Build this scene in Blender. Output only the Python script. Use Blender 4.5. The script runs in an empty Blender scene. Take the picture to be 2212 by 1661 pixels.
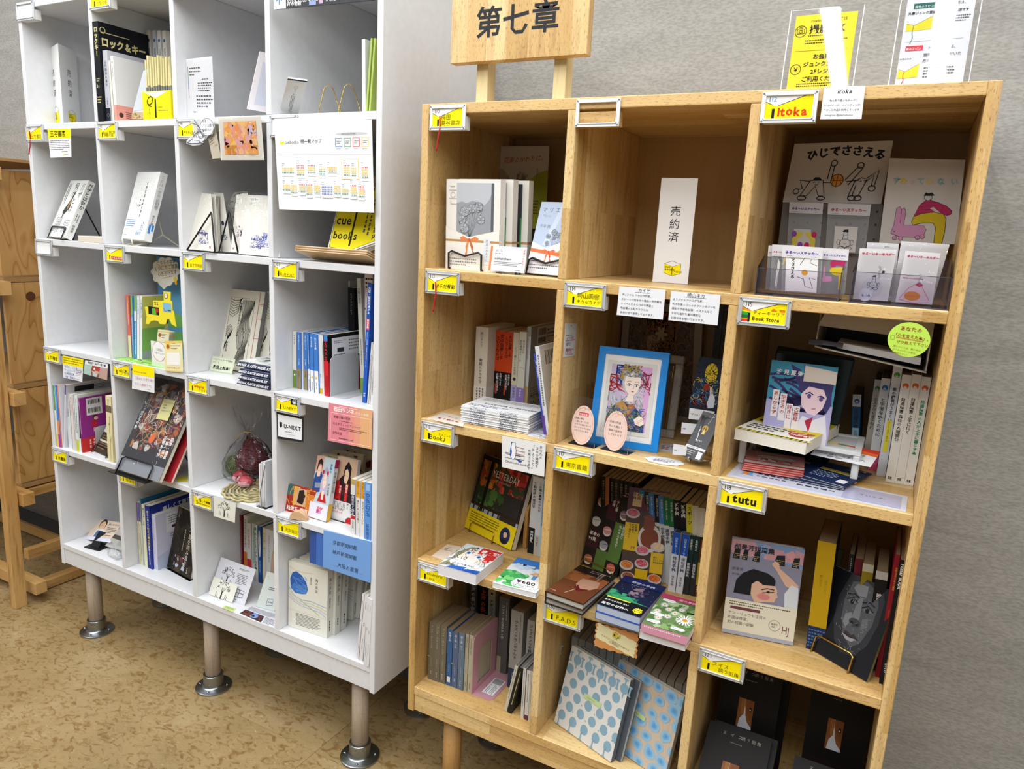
import bpy,bmesh,math,random
from mathutils import Vector,Matrix
from mathutils.geometry import tessellate_polygon
random.seed(7)
SC = bpy.context.scene
COL = SC.collection
# camera
FPX = 1578.96
CAMP = Vector((0.9219,-1.2903,-0.2452))
def _rot(a):
    cx,sx = math.cos(a[0]),math.sin(a[0]); cy,sy = math.cos(a[1]),math.sin(a[1]); cz,sz = math.cos(a[2]),math.sin(a[2])
    Rx = Matrix(((1,0,0),(0,cx,-sx),(0,sx,cx))); Ry = Matrix(((cy,0,sy),(0,1,0),(-sy,0,cy))); Rz = Matrix(((cz,-sz,0),(sz,cz,0),(0,0,1)))
    return Rz @ Ry @ Rx
RC = _rot((1.365097,-0.050680,0.496391))
cd = bpy.data.cameras.new('camera'); cam = bpy.data.objects.new('camera',cd); COL.objects.link(cam)
cd.sensor_width = 36.0; cd.lens = 36.0 * FPX / 2212.0; cd.clip_start = 0.02; cd.clip_end = 50
m4 = RC.to_4x4(); m4.translation = CAMP; cam.matrix_world = m4; SC.camera = cam
# light
SC.view_settings.view_transform = 'Standard'; SC.view_settings.look = 'None'
SC.view_settings.exposure = -0.40; SC.view_settings.gamma = 1.0; SC.view_settings.use_curve_mapping = False
w = bpy.data.worlds.new('world'); SC.world = w; w.use_nodes = True
w.node_tree.nodes['Background'].inputs[0].default_value = (.985,.99,1.0,1); w.node_tree.nodes['Background'].inputs[1].default_value = 0.34
def area(name,loc,sx,sy,power,rot=(0,0,0),col=(.975,.99,1.0)):
    l = bpy.data.lights.new(name,'AREA'); l.shape = 'RECTANGLE'; l.size = sx; l.size_y = sy; l.energy = power; l.color = col
    o = bpy.data.objects.new(name,l); o.location = loc; o.rotation_euler = rot; COL.objects.link(o); return o
for k in range(14):
    for ly in (-.7,-2.25): area('ceiling_tube_light',(.5+.4*(k-8),ly,1.12),.07,1.35,10.4)
# point helpers (real planes at real depths)
def ray(p): return RC @ Vector(((p[0]-1106)/FPX,(830.5-p[1])/FPX,-1.0))
def on(ax,p,val):
    r = ray(p); return CAMP + r * ((val - CAMP[ax]) / r[ax])
def on_plane(p,o,n):
    r = ray(p); return CAMP + r * ((o - CAMP).dot(n) / r.dot(n))
REG = dict(A=(0,0,5.19),B=(360,0,4.424),C=(40,240,5.19),D=(380,240,4.809),E=(60,500,4.614),F=(380,540,4.809),G=(90,740,4.885),
 H=(400,800,4.371),I=(100,960,4.885),J=(400,1050,4.152),K=(900,0,5.19),L=(900,200,3.955),M=(1220,180,3.612),N=(1620,0,3.7365),
 O=(1600,260,3.776),Q=(880,580,4.153),S=(1190,600,3.774),T=(1540,620,3.322),U=(870,890,3.954),V=(1160,960,3.61),X=(1490,1030,3.322),
 Y=(860,1180,3.453),Z=(1140,1260,4.1425),a=(1460,1370,4.608),P=(0,0,1))
def g(r,p):
    x0,y0,s = REG[r]; return (x0 + p[0]/s,y0 + p[1]/s)
# materials
def lin(c):
    if isinstance(c,str):
        c = c.lstrip('#')
        if len(c) == 3: c = ''.join(k*2 for k in c)
        c = [int(c[i:i+2],16)/255 for i in (0,2,4)]
    return tuple((x/12.92 if x <= .04045 else ((x+.055)/1.055)**2.4) for x in c)
MC = {}
def paint(c,rough=.5,metal=0.0,spec=.5,coat=0.0):
    k = (str(c),rough,metal,spec,coat)
    if k in MC: return MC[k]
    m = bpy.data.materials.new('paint'); m.use_nodes = True; b = m.node_tree.nodes['Principled BSDF']
    b.inputs['Base Color'].default_value = (*lin(c),1); b.inputs['Roughness'].default_value = rough
    b.inputs['Metallic'].default_value = metal; b.inputs['Specular IOR Level'].default_value = spec; b.inputs['Coat Weight'].default_value = coat
    MC[k] = m; return m
def nodes(name):
    m = bpy.data.materials.new(name); m.use_nodes = True; nt = m.node_tree; b = nt.nodes['Principled BSDF']
    def N(t,**kw):
        n = nt.nodes.new(t)
        for k,v in kw.items():
            if k[0] == '_': setattr(n,k[1:],v)
            else: n.inputs[k.replace('__',' ')].default_value = v
        return n
    return m,nt,b,N
def mapping(nt,N,scale,src='Object',rot=(0,0,0)):
    tc = N('ShaderNodeTexCoord'); mp = N('ShaderNodeMapping'); mp.inputs['Scale'].default_value = scale; mp.inputs['Rotation'].default_value = rot
    nt.links.new(tc.outputs[src],mp.inputs[0]); return mp
def ramp(nt,N,fac,stops):
    r = N('ShaderNodeValToRGB'); nt.links.new(fac,r.inputs[0]); e = r.color_ramp.elements
    while len(e) < len(stops): e.new(.5)
    for i,(p,c) in enumerate(stops): e[i].position = p; e[i].color = (*lin(c),1)
    return r
def mixc(nt,N,f,a,b,mode='MIX'):
    m = N('ShaderNodeMix',_data_type='RGBA',_blend_type=mode)
    for k,s in ((0,f),(6,a),(7,b)):
        if hasattr(s,'links'): nt.links.new(s,m.inputs[k])
        elif k == 0: m.inputs[0].default_value = s
        else: m.inputs[k].default_value = (*lin(s),1)
    return m.outputs[2]
def wood(name,grain,c0,c1,c2,staves=True,rough=.42,pore=.5,sw=.045,sl=.36,streak=.5):
    """grain: axis index of the grain; across: the other wide axis is found by using both"""
    m,nt,b,N = nodes(name)
    tc = N('ShaderNodeTexCoord'); sx = N('ShaderNodeSeparateXYZ'); nt.links.new(tc.outputs['Object'],sx.inputs[0])
    oth = [i for i in range(3) if i != grain]
    ad = N('ShaderNodeMath',_operation='ADD'); nt.links.new(sx.outputs[oth[0]],ad.inputs[0]); nt.links.new(sx.outputs[oth[1]],ad.inputs[1])
    cb = N('ShaderNodeCombineXYZ'); nt.links.new(sx.outputs[grain],cb.inputs[0]); nt.links.new(ad.outputs[0],cb.inputs[1])
    col = None
    nz = N('ShaderNodeTexNoise',Scale=1.0,Detail=4.0,Roughness=.6); mp = N('ShaderNodeMapping'); mp.inputs['Scale'].default_value = (5,55,1)
    nt.links.new(cb.outputs[0],mp.inputs[0])
    if staves:
        br = N('ShaderNodeTexBrick',Scale=1.0,_offset=.37,_offset_frequency=2,_squash=1.0)
        br.inputs['Mortar Size'].default_value = 0.0; br.inputs['Bias'].default_value = 0; br.inputs['Brick Width'].default_value = sl; br.inputs['Row Height'].default_value = sw
        br.inputs['Color1'].default_value = (0,0,0,1); br.inputs['Color2'].default_value = (1,1,1,1)
        nt.links.new(cb.outputs[0],br.inputs['Vector'])
        vm = N('ShaderNodeVectorMath',_operation='ADD'); sc = N('ShaderNodeVectorMath',_operation='SCALE'); sc.inputs['Scale'].default_value = 9.0
        nt.links.new(br.outputs['Color'],sc.inputs[0]); nt.links.new(mp.outputs[0],vm.inputs[0]); nt.links.new(sc.outputs[0],vm.inputs[1])
        nt.links.new(vm.outputs[0],nz.inputs['Vector'])
        base = ramp(nt,N,br.outputs['Color'],[(0,c0),(.5,c1),(1,c2)]).outputs[0]
    else:
        nt.links.new(mp.outputs[0],nz.inputs['Vector'])
        n0 = N('ShaderNodeTexNoise',Scale=3.0,Detail=2.0); nt.links.new(tc.outputs['Object'],n0.inputs['Vector'])
        base = ramp(nt,N,n0.outputs[0],[(.3,c0),(.5,c1),(.7,c2)]).outputs[0]
    st = ramp(nt,N,nz.outputs[0],[(.3,'#a8815a'),(.5,'#ffffff'),(.75,'#e9d9c0')]).outputs[0]
    col = mixc(nt,N,streak,base,st,'MULTIPLY')
    n2 = N('ShaderNodeTexNoise',Scale=1.0,Detail=2.0); mp2 = N('ShaderNodeMapping'); mp2.inputs['Scale'].default_value = (110,520,1)
    nt.links.new(cb.outputs[0],mp2.inputs[0]); nt.links.new(mp2.outputs[0],n2.inputs['Vector'])
    po = ramp(nt,N,n2.outputs[0],[(.33,'#8a6238'),(.42,'#ffffff')]).outputs[0]
    col = mixc(nt,N,pore,col,po,'MULTIPLY')
    nt.links.new(col,b.inputs['Base Color']); b.inputs['Roughness'].default_value = rough
    bp = N('ShaderNodeBump',Strength=.12,Distance=.0006); nt.links.new(nz.outputs[0],bp.inputs['Height']); nt.links.new(bp.outputs[0],b.inputs['Normal'])
    return m
def film(name,tint=(1,1,1),amount=.10,rough=.03,rip=0,milk=0.0):
    m,nt,b,N = nodes(name); nt.nodes.remove(b); out = nt.nodes['Material Output']
    tr = N('ShaderNodeBsdfTransparent',Color=(*tint,1)); gl = N('ShaderNodeBsdfGlossy',Roughness=rough); lw = N('ShaderNodeLayerWeight',Blend=.13)
    mx = N('ShaderNodeMixShader'); ad = N('ShaderNodeMath',_operation='ADD',_use_clamp=True); ad.inputs[1].default_value = amount
    nt.links.new(lw.outputs['Fresnel'],ad.inputs[0]); nt.links.new(ad.outputs[0],mx.inputs[0]); nt.links.new(tr.outputs[0],mx.inputs[1]); nt.links.new(gl.outputs[0],mx.inputs[2])
    last = mx.outputs[0]
    if rip:
        nz = N('ShaderNodeTexNoise',Scale=rip,Detail=1.0,Distortion=1.5); tc = N('ShaderNodeTexCoord'); nt.links.new(tc.outputs['Object'],nz.inputs['Vector'])
        bp = N('ShaderNodeBump',Strength=.7,Distance=.01); nt.links.new(nz.outputs[0],bp.inputs['Height']); nt.links.new(bp.outputs[0],gl.inputs['Normal'])
    if milk:
        df = N('ShaderNodeBsdfDiffuse',Color=(.85,.87,.87,1)); m2 = N('ShaderNodeMixShader'); m2.inputs[0].default_value = milk
        nt.links.new(last,m2.inputs[1]); nt.links.new(df.outputs[0],m2.inputs[2]); last = m2.outputs[0]
    nt.links.new(last,out.inputs[0]); return m
def ink_mat(rough=.5,name='printed_ink'):
    m,nt,b,N = nodes(name); a = N('ShaderNodeAttribute',_attribute_name='Col'); nt.links.new(a.outputs['Color'],b.inputs['Base Color'])
    b.inputs['Roughness'].default_value = rough; b.inputs['Specular IOR Level'].default_value = .2 if rough > .4 else .5; return m
INK = ink_mat(.55); INKG = ink_mat(.22,'glossy_ink')
def grain_noise(name,c0,c1,scale,rough=.6,bump=0):
    m,nt,b,N = nodes(name); mp = mapping(nt,N,scale); nz = N('ShaderNodeTexNoise',Scale=1.0,Detail=3.0); nt.links.new(mp.outputs[0],nz.inputs['Vector'])
    nt.links.new(ramp(nt,N,nz.outputs[0],[(.3,c0),(.7,c1)]).outputs[0],b.inputs['Base Color']); b.inputs['Roughness'].default_value = rough
    if bump:
        bp = N('ShaderNodeBump',Strength=bump,Distance=.002); nt.links.new(nz.outputs[0],bp.inputs['Height']); nt.links.new(bp.outputs[0],b.inputs['Normal'])
    return m
def pages_mat():
    m,nt,b,N = nodes('page_edges'); mp = mapping(nt,N,(900,900,900)); nz = N('ShaderNodeTexNoise',Scale=1.0,Detail=1.0); nt.links.new(mp.outputs[0],nz.inputs['Vector'])
    oi = N('ShaderNodeAttribute',_attribute_name='Col')
    nt.links.new(mixc(nt,N,.25,oi.outputs['Color'],ramp(nt,N,nz.outputs[0],[(.35,'#b9b2a0'),(.65,'#ffffff')]).outputs[0],'MULTIPLY'),b.inputs['Base Color']); b.inputs['Roughness'].default_value = .8
    return m
PAGES = pages_mat()
# mesh helpers
def newmesh(name,verts,faces,mats,fmat=None,smooth=False,bevel=0,loc=None,parent=None):
    me = bpy.data.meshes.new(name); me.from_pydata([tuple(v) for v in verts],[],faces)
    for m in (mats if isinstance(mats,(list,tuple)) else [mats]): me.materials.append(m)
    if fmat: me.polygons.foreach_set('material_index',fmat)
    if smooth: me.polygons.foreach_set('use_smooth',[True]*len(me.polygons))
    if bevel:
        bm = bmesh.new(); bm.from_mesh(me); bmesh.ops.bevel(bm,geom=bm.edges[:],offset=bevel,segments=1,affect='EDGES',profile=.7); bm.to_mesh(me); bm.free()
    me.update()
    o = bpy.data.objects.new(name,me); COL.objects.link(o)
    if loc is not None: o.location = loc
    if parent is not None: o.parent = parent
    return o
B1 = {'bold':1}; B2 = {'bold':2}; J5 = {'jit':.05}; J4 = {'jit':.04}; J3 = {'jit':.03}
BF = [(0,3,2,1),(4,5,6,7),(0,1,5,4),(1,2,6,5),(2,3,7,6),(3,0,4,7)]
def boxv(a,b): return [(x,y,z) for z in (a[2],b[2]) for (x,y) in ((a[0],a[1]),(b[0],a[1]),(b[0],b[1]),(a[0],b[1]))]
class MB:
    def __init__(s): s.v = []; s.f = []; s.m = []
    def box(s,a,b,mi=0):
        n = len(s.v); s.v += boxv(a,b); s.f += [tuple(i+n for i in f) for f in BF]; s.m += [mi]*6; return s
    def add(s,v,f,mi=0):
        n = len(s.v); s.v += list(v); s.f += [tuple(i+n for i in q) for q in f]; s.m += [mi]*len(f); return s
    def quad(s,p,mi=0): return s.add(p,[(0,1,2,3)],mi)
    def tube(s,pts,r,n=8,mi=0,closed=False):
        pts = [Vector(p) for p in pts]; rings = []; N_ = len(pts)
        up = Vector((0.13,0.31,0.94)); nrm = None
        for i,p in enumerate(pts):
            d = (pts[(i+1) % N_ if closed else min(i+1,N_-1)] - pts[(i-1) % N_ if closed else max(i-1,0)]).normalized()
            if nrm is None: nrm = d.cross(up).normalized()
            nrm = (nrm - d*nrm.dot(d)).normalized(); b = d.cross(nrm)
            rings.append([p + (nrm*math.cos(t)+b*math.sin(t))*r for t in [2*math.pi*k/n for k in range(n)]])
        v = [q for rg in rings for q in rg]; f = []
        for i in range(N_ if closed else N_-1):
            for k in range(n):
                a = i*n+k; c = i*n+(k+1) % n; j = ((i+1) % N_)*n
                f.append((a,c,j+(k+1) % n,j+k))
        if not closed: f += [tuple(range(n))[::-1],tuple(range((N_-1)*n,N_*n))]
        return s.add(v,f,mi)
    def lathe(s,prof,n=24,mi=0,c=(0,0,0)):
        v = []; f = []
        for (r,z) in prof: v += [(c[0]+r*math.cos(2*math.pi*k/n),c[1]+r*math.sin(2*math.pi*k/n),c[2]+z) for k in range(n)]
        for i in range(len(prof)-1):
            for k in range(n): f.append((i*n+k,i*n+(k+1) % n,(i+1)*n+(k+1) % n,(i+1)*n+k))
        f += [tuple(range(n))[::-1],tuple(range((len(prof)-1)*n,len(prof)*n))]
        return s.add(v,f,mi)
    def ball(s,c,r,mi=0,sq=(1,1,1),nu=10,nv=7,jit=0):
        v = []; f = []
        for i in range(nv+1):
            t = math.pi*i/nv
            for k in range(nu):
                a = 2*math.pi*k/nu; j = 1+random.uniform(-jit,jit)
                v.append((c[0]+r*sq[0]*j*math.sin(t)*math.cos(a),c[1]+r*sq[1]*j*math.sin(t)*math.sin(a),c[2]+r*sq[2]*j*math.cos(t)))
        for i in range(nv):
            for k in range(nu): f.append((i*nu+k,(i+1)*nu+k,(i+1)*nu+(k+1) % nu,i*nu+(k+1) % nu))
        return s.add(v,f,mi)
    def obj(s,name,mats,parent=None,**kw):
        return newmesh(name,s.v,s.f,mats,s.m if isinstance(mats,(list,tuple)) and len(mats) > 1 else None,parent=parent,**kw)
def tag(o,label=None,cat=None,group=None,kind=None):
    if label: o['label'] = label
    if cat: o['category'] = cat
    if group: o['group'] = group
    if kind: o['kind'] = kind
    return o
def empty(name,loc,label,cat,group=None,mat=None):
    o = bpy.data.objects.new(name,None); o.empty_display_size = .02; COL.objects.link(o)
    if mat is not None: o.matrix_world = mat
    else: o.location = loc
    return tag(o,label,cat,group)
# glyphs
GL = {}
def glyph(ch,bold):
    k = (ch,bold)
    if k in GL: return GL[k]
    if ch in ' 　': GL[k] = ([],[],.28 if ch == ' ' else 1.0); return GL[k]
    c = bpy.data.curves.new('glyph','FONT'); c.body = ch; c.resolution_u = 2 if ord(ch) < 256 else 1; c.fill_mode = 'FRONT'; c.offset = {0:0,1:.018,2:.04}[bold]
    o = bpy.data.objects.new('glyph',c); me = o.to_mesh()
    v = [(q.co.x,q.co.y) for q in me.vertices]; f = [tuple(p.vertices) for p in me.polygons]
    if ord(ch) > 0x2E00: adv = 1.0
    else: adv = (max(x for x,y in v) + .07) if v else .3
    o.to_mesh_clear(); bpy.data.objects.remove(o); bpy.data.curves.remove(c)
    GL[k] = (v,f,adv); return GL[k]
def ngon(cx,cy,rx,ry,n=28): return [(cx+rx*math.cos(2*math.pi*i/n),cy+ry*math.sin(2*math.pi*i/n)) for i in range(n)]
class Art:
    """flat print in percent coordinates (0..100 across, 0..100 up) of a face of aspect H/W"""
    def __init__(s,asp): s.asp = asp; s.L = []          # list of (verts, faces, col) layers
    def poly(s,pts,col):
        if len(pts) > 4 or True:
            t = tessellate_polygon([[Vector((x,y*s.asp,0)) for x,y in pts]]); s.L.append((pts,[tuple(q) for q in t],col))
    def rect(s,x0,y0,x1,y1,col): s.L.append(([(x0,y0),(x1,y0),(x1,y1),(x0,y1)],[(0,1,2,3)],col))
    def line(s,pts,w,col,same=False):
        v = []; f = []; n = len(pts); a = s.asp
        P = [Vector((x,y*a)) for x,y in pts]
        for i,p in enumerate(P):
            d = P[min(i+1,n-1)] - P[max(i-1,0)]
            d = d.normalized() if d.length > 1e-9 else Vector((1,0)); q = Vector((-d.y,d.x))*w/2
            v += [(p.x+q.x,(p.y+q.y)/a),(p.x-q.x,(p.y-q.y)/a)]
            if i < n-1: f.append((2*i,2*i+1,2*i+3,2*i+2))
        if same and s.L and s.L[-1][2] == col:
            V,F,c = s.L[-1]; k = len(V); s.L[-1] = (V+v,F+[tuple(j+k for j in q) for q in f],c)
        else: s.L.append((v,f,col))
    def text(s,txt,x,y,size,col,vert=False,align='l',bold=0,slant=0,jit=0,ls=1.0,lh=1.25,cond=1.0,rot=0):
        V = []; F = []; a = s.asp; ca,sa = math.cos(rot),math.sin(rot)
        lines = txt.split('\n')
        for li,ln in enumerate(lines):
            if vert:
                cx = x - li*size*lh; cy = 0.0
                for ch in ln:
                    if y - (cy + size*.7)/a < 0: break
                    v,f,adv = glyph(ch,bold); k = len(V); h = (.92 if ord(ch) > 0x2E00 else (.75 if ch != ' ' else .4))
                    jx = random.uniform(-jit,jit)*size; jr = random.uniform(-jit,jit)
                    if ch == 'ー' or ord(ch) < 0x2E00 or ch in '「」()（）～':
                        w_ = 1.0 if ord(ch) > 0x2E00 else adv
                        for (gx,gy) in v: V.append((cx + (gy-.36)*size + jx,y - (cy + gx*size)/a))
                        cy += w_*size*ls*(.98 if ord(ch) > 0x2E00 else 1.0)
                    else:
                        for (gx,gy) in v:
                            ux = (gx-.5)*size*cond + gy*slant*size; uy = (gy-.84)*size + jr*(gx-.5)*size
                            V.append((cx + ux + jx,y + (uy - cy)/a))
                        cy += h*size*ls*1.08
                    F += [tuple(j+k for j in q) for q in f]
            else:
                wd = sum(glyph(ch,bold)[2] for ch in ln)*size*ls*cond
                cx = x - (wd/2 if align == 'c' else (wd if align == 'r' else 0)); yy = -li*size*lh
                if y + yy/a < -1: break
                for ch in ln:
                    v,f,adv = glyph(ch,bold)
                    if cx + adv*size*cond*.9 > 101: break
                    k = len(V); jy = random.uniform(-jit,jit)*size; jr = random.uniform(-jit,jit)*.6
                    for (gx,gy) in v:
                        X_ = cx + gx*size*cond + gy*slant*size; Y_ = yy + gy*size + jy + jr*gx*size
                        if rot:
                            dx = X_-x; dy = Y_; X_ = x + dx*ca - dy*sa; Y_ = dx*sa + dy*ca
                        V.append((X_,y + Y_/a))
                    F += [tuple(j+k for j in q) for q in f]; cx += adv*size*ls*cond
        if F: s.L.append((V,F,col))
    def lines(s,x0,y0,x1,y1,n,col,vert=False,fill=.5):
        """unreadable small print: rows of short broken dashes"""
        V = []; F = []
        for i in range(n):
            if vert:
                cx = x1 - (i+.5)*(x1-x0)/n; w_ = (x1-x0)/n*fill/2; y = y1; step = (x1-x0)/n/s.asp
                end = y0 + (random.uniform(0,.4) if i == n-1 else random.uniform(0,.06))*(y1-y0)
                while y > end:
                    h = step*random.uniform(.45,.75); k = len(V); ww = w_*random.uniform(.6,1)
                    V += [(cx-ww,y-h),(cx+ww,y-h),(cx+ww,y),(cx-ww,y)]; F.append((k,k+1,k+2,k+3)); y -= h + step*.25
            else:
                cy = y1 - (i+.5)*(y1-y0)/n; hh = (y1-y0)/n*fill/2; x = x0; step = (y1-y0)/n*s.asp
                end = x1 - (random.uniform(.1,.5) if i == n-1 else random.uniform(0,.08))*(x1-x0)
                while x < end:
                    w_ = step*random.uniform(.4,.7); k = len(V); h2 = hh*random.uniform(.55,1)
                    V += [(x,cy-h2),(x+w_,cy-h2),(x+w_,cy+h2),(x,cy+h2)]; F.append((k,k+1,k+2,k+3)); x += w_ + step*.22
        if F: s.L.append((V,F,col))
    def blobs(s,x0,y0,x1,y1,n,r0,r1,cols,seed=1,k=9):
        rd = random.Random(seed); by = {}
        for i in range(n):
            c = rd.choice(cols); cx = rd.uniform(x0,x1); cy = rd.uniform(y0,y1); r = rd.uniform(r0,r1)
            pts = []
            for j in range(k):
                a = 2*math.pi*j/k; q = r*rd.uniform(.55,1.2)
                pts.append((min(x1,max(x0,cx+q*math.cos(a))),min(y1,max(y0,cy+q*math.sin(a)/s.asp))))
            by.setdefault(i*5//n,[]).append((pts,c))
        for grp in by.values():
            for c in cols:
                V = []; F = []
                for pts,cc in grp:
                    if cc == c:
                        b = len(V); V += pts; F.append(tuple(range(b,b+len(pts))))
                if F: s.L.append((V,F,c))
    def strokes(s,x0,y0,x1,y1,n,ln,w_,col,seed=1,curl=.6,steps=6,dirn=None):
        rd = random.Random(seed); first = True
        for i in range(n):
            x = rd.uniform(x0,x1); y = rd.uniform(y0,y1); a = rd.uniform(0,6.28) if dirn is None else dirn+rd.uniform(-.4,.4); pts = [(x,y)]
            cu = rd.uniform(-curl,curl)
            for k in range(steps):
                a += cu; x += math.cos(a)*ln/steps; y += math.sin(a)*ln/steps/s.asp
                pts.append((min(x1,max(x0,x)),min(y1,max(y0,y))))
            s.line(pts,w_,col,same=not first); first = False
    def run(s,ops):
        for o in ops:
            k = o[0]
            if callable(k): k(s,*o[1:])
            elif k == 'r': s.rect(*o[1:])
            elif k == 'e': s.poly(ngon(o[1],o[2],o[3],(o[4] if o[4] else o[3]/s.asp)),o[5])
            elif k == 'p': s.poly(o[1],o[2])
            elif k == 'l': s.line(o[1],o[2],o[3])
            elif k == 'o':                                   # outlined ellipse
                rx,ry = o[3],(o[4] if o[4] else o[3]/s.asp); s.line(ngon(o[1],o[2],rx,ry)+[(o[1]+rx,o[2])],o[5],o[6])
            elif k == 't': s.text(o[1],o[2],o[3],o[4],o[5],**(o[6] if len(o) > 6 else {}))
            elif k == 'v': s.text(o[1],o[2],o[3],o[4],o[5],vert=True,**(o[6] if len(o) > 6 else {}))
            elif k == 'b': s.lines(*o[1:7],**(o[7] if len(o) > 7 else {}))
            elif k == 'bv': s.lines(*o[1:7],vert=True,**(o[7] if len(o) > 7 else {}))
            elif k == 'blob': s.blobs(*o[1:9],**(o[9] if len(o) > 9 else {}))
            elif k == 'str': s.strokes(*o[1:9],**(o[9] if len(o) > 9 else {}))
        return s
    def build(s,name,fn,nrm,parent,off=.00025,mat=None,step=.00003):
        V = []; F = []; C = []; step = min(step,.0012/(len(s.L)+1))
        for i,(v,f,c) in enumerate(s.L):
            k = len(V); d = nrm*(off + step*i); cl = lin(c)
            for (x,y) in v: V.append(fn(x/100,y/100) + d); C.append(cl)
            F += [tuple(j+k for j in q) for q in f]
        if not F: return None
        o = newmesh(name,V,F,mat or INK,parent=parent)
        at = o.data.color_attributes.new('Col','FLOAT_COLOR','POINT'); at.data.foreach_set('color',[x for c in C for x in (*c,1)])
        return o
def setcol(o,c):
    at = o.data.color_attributes.new('Col','FLOAT_COLOR','POINT'); at.data.foreach_set('color',list((*lin(c),1))*len(o.data.vertices))
# oriented boxes, books, sheets
def frame(o,ex,ey,ez):
    m = Matrix(((ex.x,ey.x,ez.x,o.x),(ex.y,ey.y,ez.y,o.y),(ex.z,ey.z,ez.z,o.z),(0,0,0,1))); return m
def face_map(D,side):
    a,b,c = D
    return {'F': (lambda s,t: Vector((s*a,0,t*c)),Vector((0,-1,0)),c/a),'K': (lambda s,t: Vector(((1-s)*a,b,t*c)),Vector((0,1,0)),c/a),
            'R': (lambda s,t: Vector((a,s*b,t*c)),Vector((1,0,0)),c/b),'L': (lambda s,t: Vector((0,(1-s)*b,t*c)),Vector((-1,0,0)),c/b),
            'T': (lambda s,t: Vector((s*a,t*b,c)),Vector((0,0,1)),b/a)}[side]
def book(m4,D,k,spine,cover,label,art={},band=None,pages='#e9e2cf',name='book',cat='book',group=None,hard=False,gloss=False,spinecol=None,back=None):
    """k: axis across the boards; spine: (axis, sign)"""
    root = empty(name,None,label,cat,group,mat=m4)
    ct = .0022 if hard else .0007; oh = .0025 if hard else .0006
    lo = [0,0,0]; hi = list(D); lo[k] = ct; hi[k] = D[k]-ct
    for ax in range(3):
        if ax == k: continue
        if ax == spine[0]:
            if spine[1] < 0: lo[ax] = ct; hi[ax] -= oh
            else: hi[ax] -= ct; lo[ax] = oh
        else: lo[ax] = oh; hi[ax] -= oh
    mb = MB()
    a = [0,0,0]; b = list(D); b[k] = ct; mb.box(a,b)
    a = [0,0,0]; b = list(D); a[k] = D[k]-ct; mb.box(a,b)
    a = [0,0,0]; b = list(D)
    if spine[1] < 0: b[spine[0]] = ct
    else: a[spine[0]] = D[spine[0]]-ct
    a[k] = ct; b[k] = D[k]-ct; mb.box(a,b,1)
    cm = paint(cover,.25 if gloss else .5,spec=.5 if gloss else .2); mb.obj('cover',[cm,paint(spinecol,.4) if spinecol else cm],root)
    pg = MB().box(lo,hi).obj('page_block',PAGES,root); setcol(pg,pages)
    off = .0002
    if band:
        h,bc = band[:2]; e = .0004; mb = MB(); up = 2 if k != 2 else (1 if spine[0] == 0 else 0); off = .0006
        a = [-e]*3; b = [x+e for x in D]; b[up] = D[up]*h; a[up] = 0
        for ax in range(3):
            if ax == up: continue
            if ax == k or ax == spine[0]:
                for sg in (-1,1):
                    if ax == spine[0] and ax != k and sg != spine[1]: continue
                    aa = list(a); bb = list(b)
                    if sg < 0: bb[ax] = -e+.0003
                    else: aa[ax] = D[ax]+e-.0003
                    mb.box(aa,bb)
        o = mb.obj('paper_band',paint(bc,.4),root)
    for side,ops in art.items():
        fn,n,asp = face_map(D,side); A = Art(asp).run(ops)
        issp = (side in 'LR' and spine[0] == 0) or (side == 'F' and spine[0] == 1)
        A.build('spine_lettering' if issp else 'cover_print',fn,n,root,off=off,mat=INKG if gloss else INK)
    return root
def xyz_frame(o,yaw=0,roll=0,lean=0):
    """yaw about z, lean: top goes back (about local x), roll: top goes right"""
    ex = Vector((math.cos(yaw),math.sin(yaw),0)); ey = Vector((-math.sin(yaw),math.cos(yaw),0)); ez = Vector((0,0,1))
    if lean: ey,ez = ey*math.cos(lean) - ez*math.sin(lean),ez*math.cos(lean) + ey*math.sin(lean)
    if roll: ex,ez = ex*math.cos(roll) - ez*math.sin(roll),ez*math.cos(roll) + ex*math.sin(roll)
    return frame(o,ex,ey,ez),ex,ey,ez
def sb(z,r,bl,tl,xr,dep,cover,label,art={},Y=None,T=None,H=None,yaw=0,lift=0,**kw):
    """book standing with its spine out"""
    p = on(2,g(r,bl),z) if Y is None else on(1,g(r,bl),Y); y = p.y
    t = on(1,g(r,tl),y); o = Vector((p.x,y,z+lift))
    roll = math.atan2(t.x-o.x,t.z-o.z)
    if abs(roll) < .02: roll = 0
    h = H or math.hypot(t.x-o.x,t.z-o.z)
    if T is None:
        q = on(1,g(r,(xr,bl[1])),y)
        for _ in range(4):
            P_ = RC.transposed() @ (Vector((q.x,y,z)) - CAMP); v = 830.5 + FPX*P_.y/P_.z
            q = on(1,(g(r,(xr,0))[0],v),y)
        T = max(.003,(q.x-o.x)*math.cos(roll))
    if roll < 0: pass
    m,ex,ey,ez = xyz_frame(o,yaw,roll)
    if roll > 0: m = Matrix.Translation((0,0,T*math.sin(roll))) @ m
    return book(m,(T,dep,h),0,(1,-1),cover,label,art,**kw)
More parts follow.
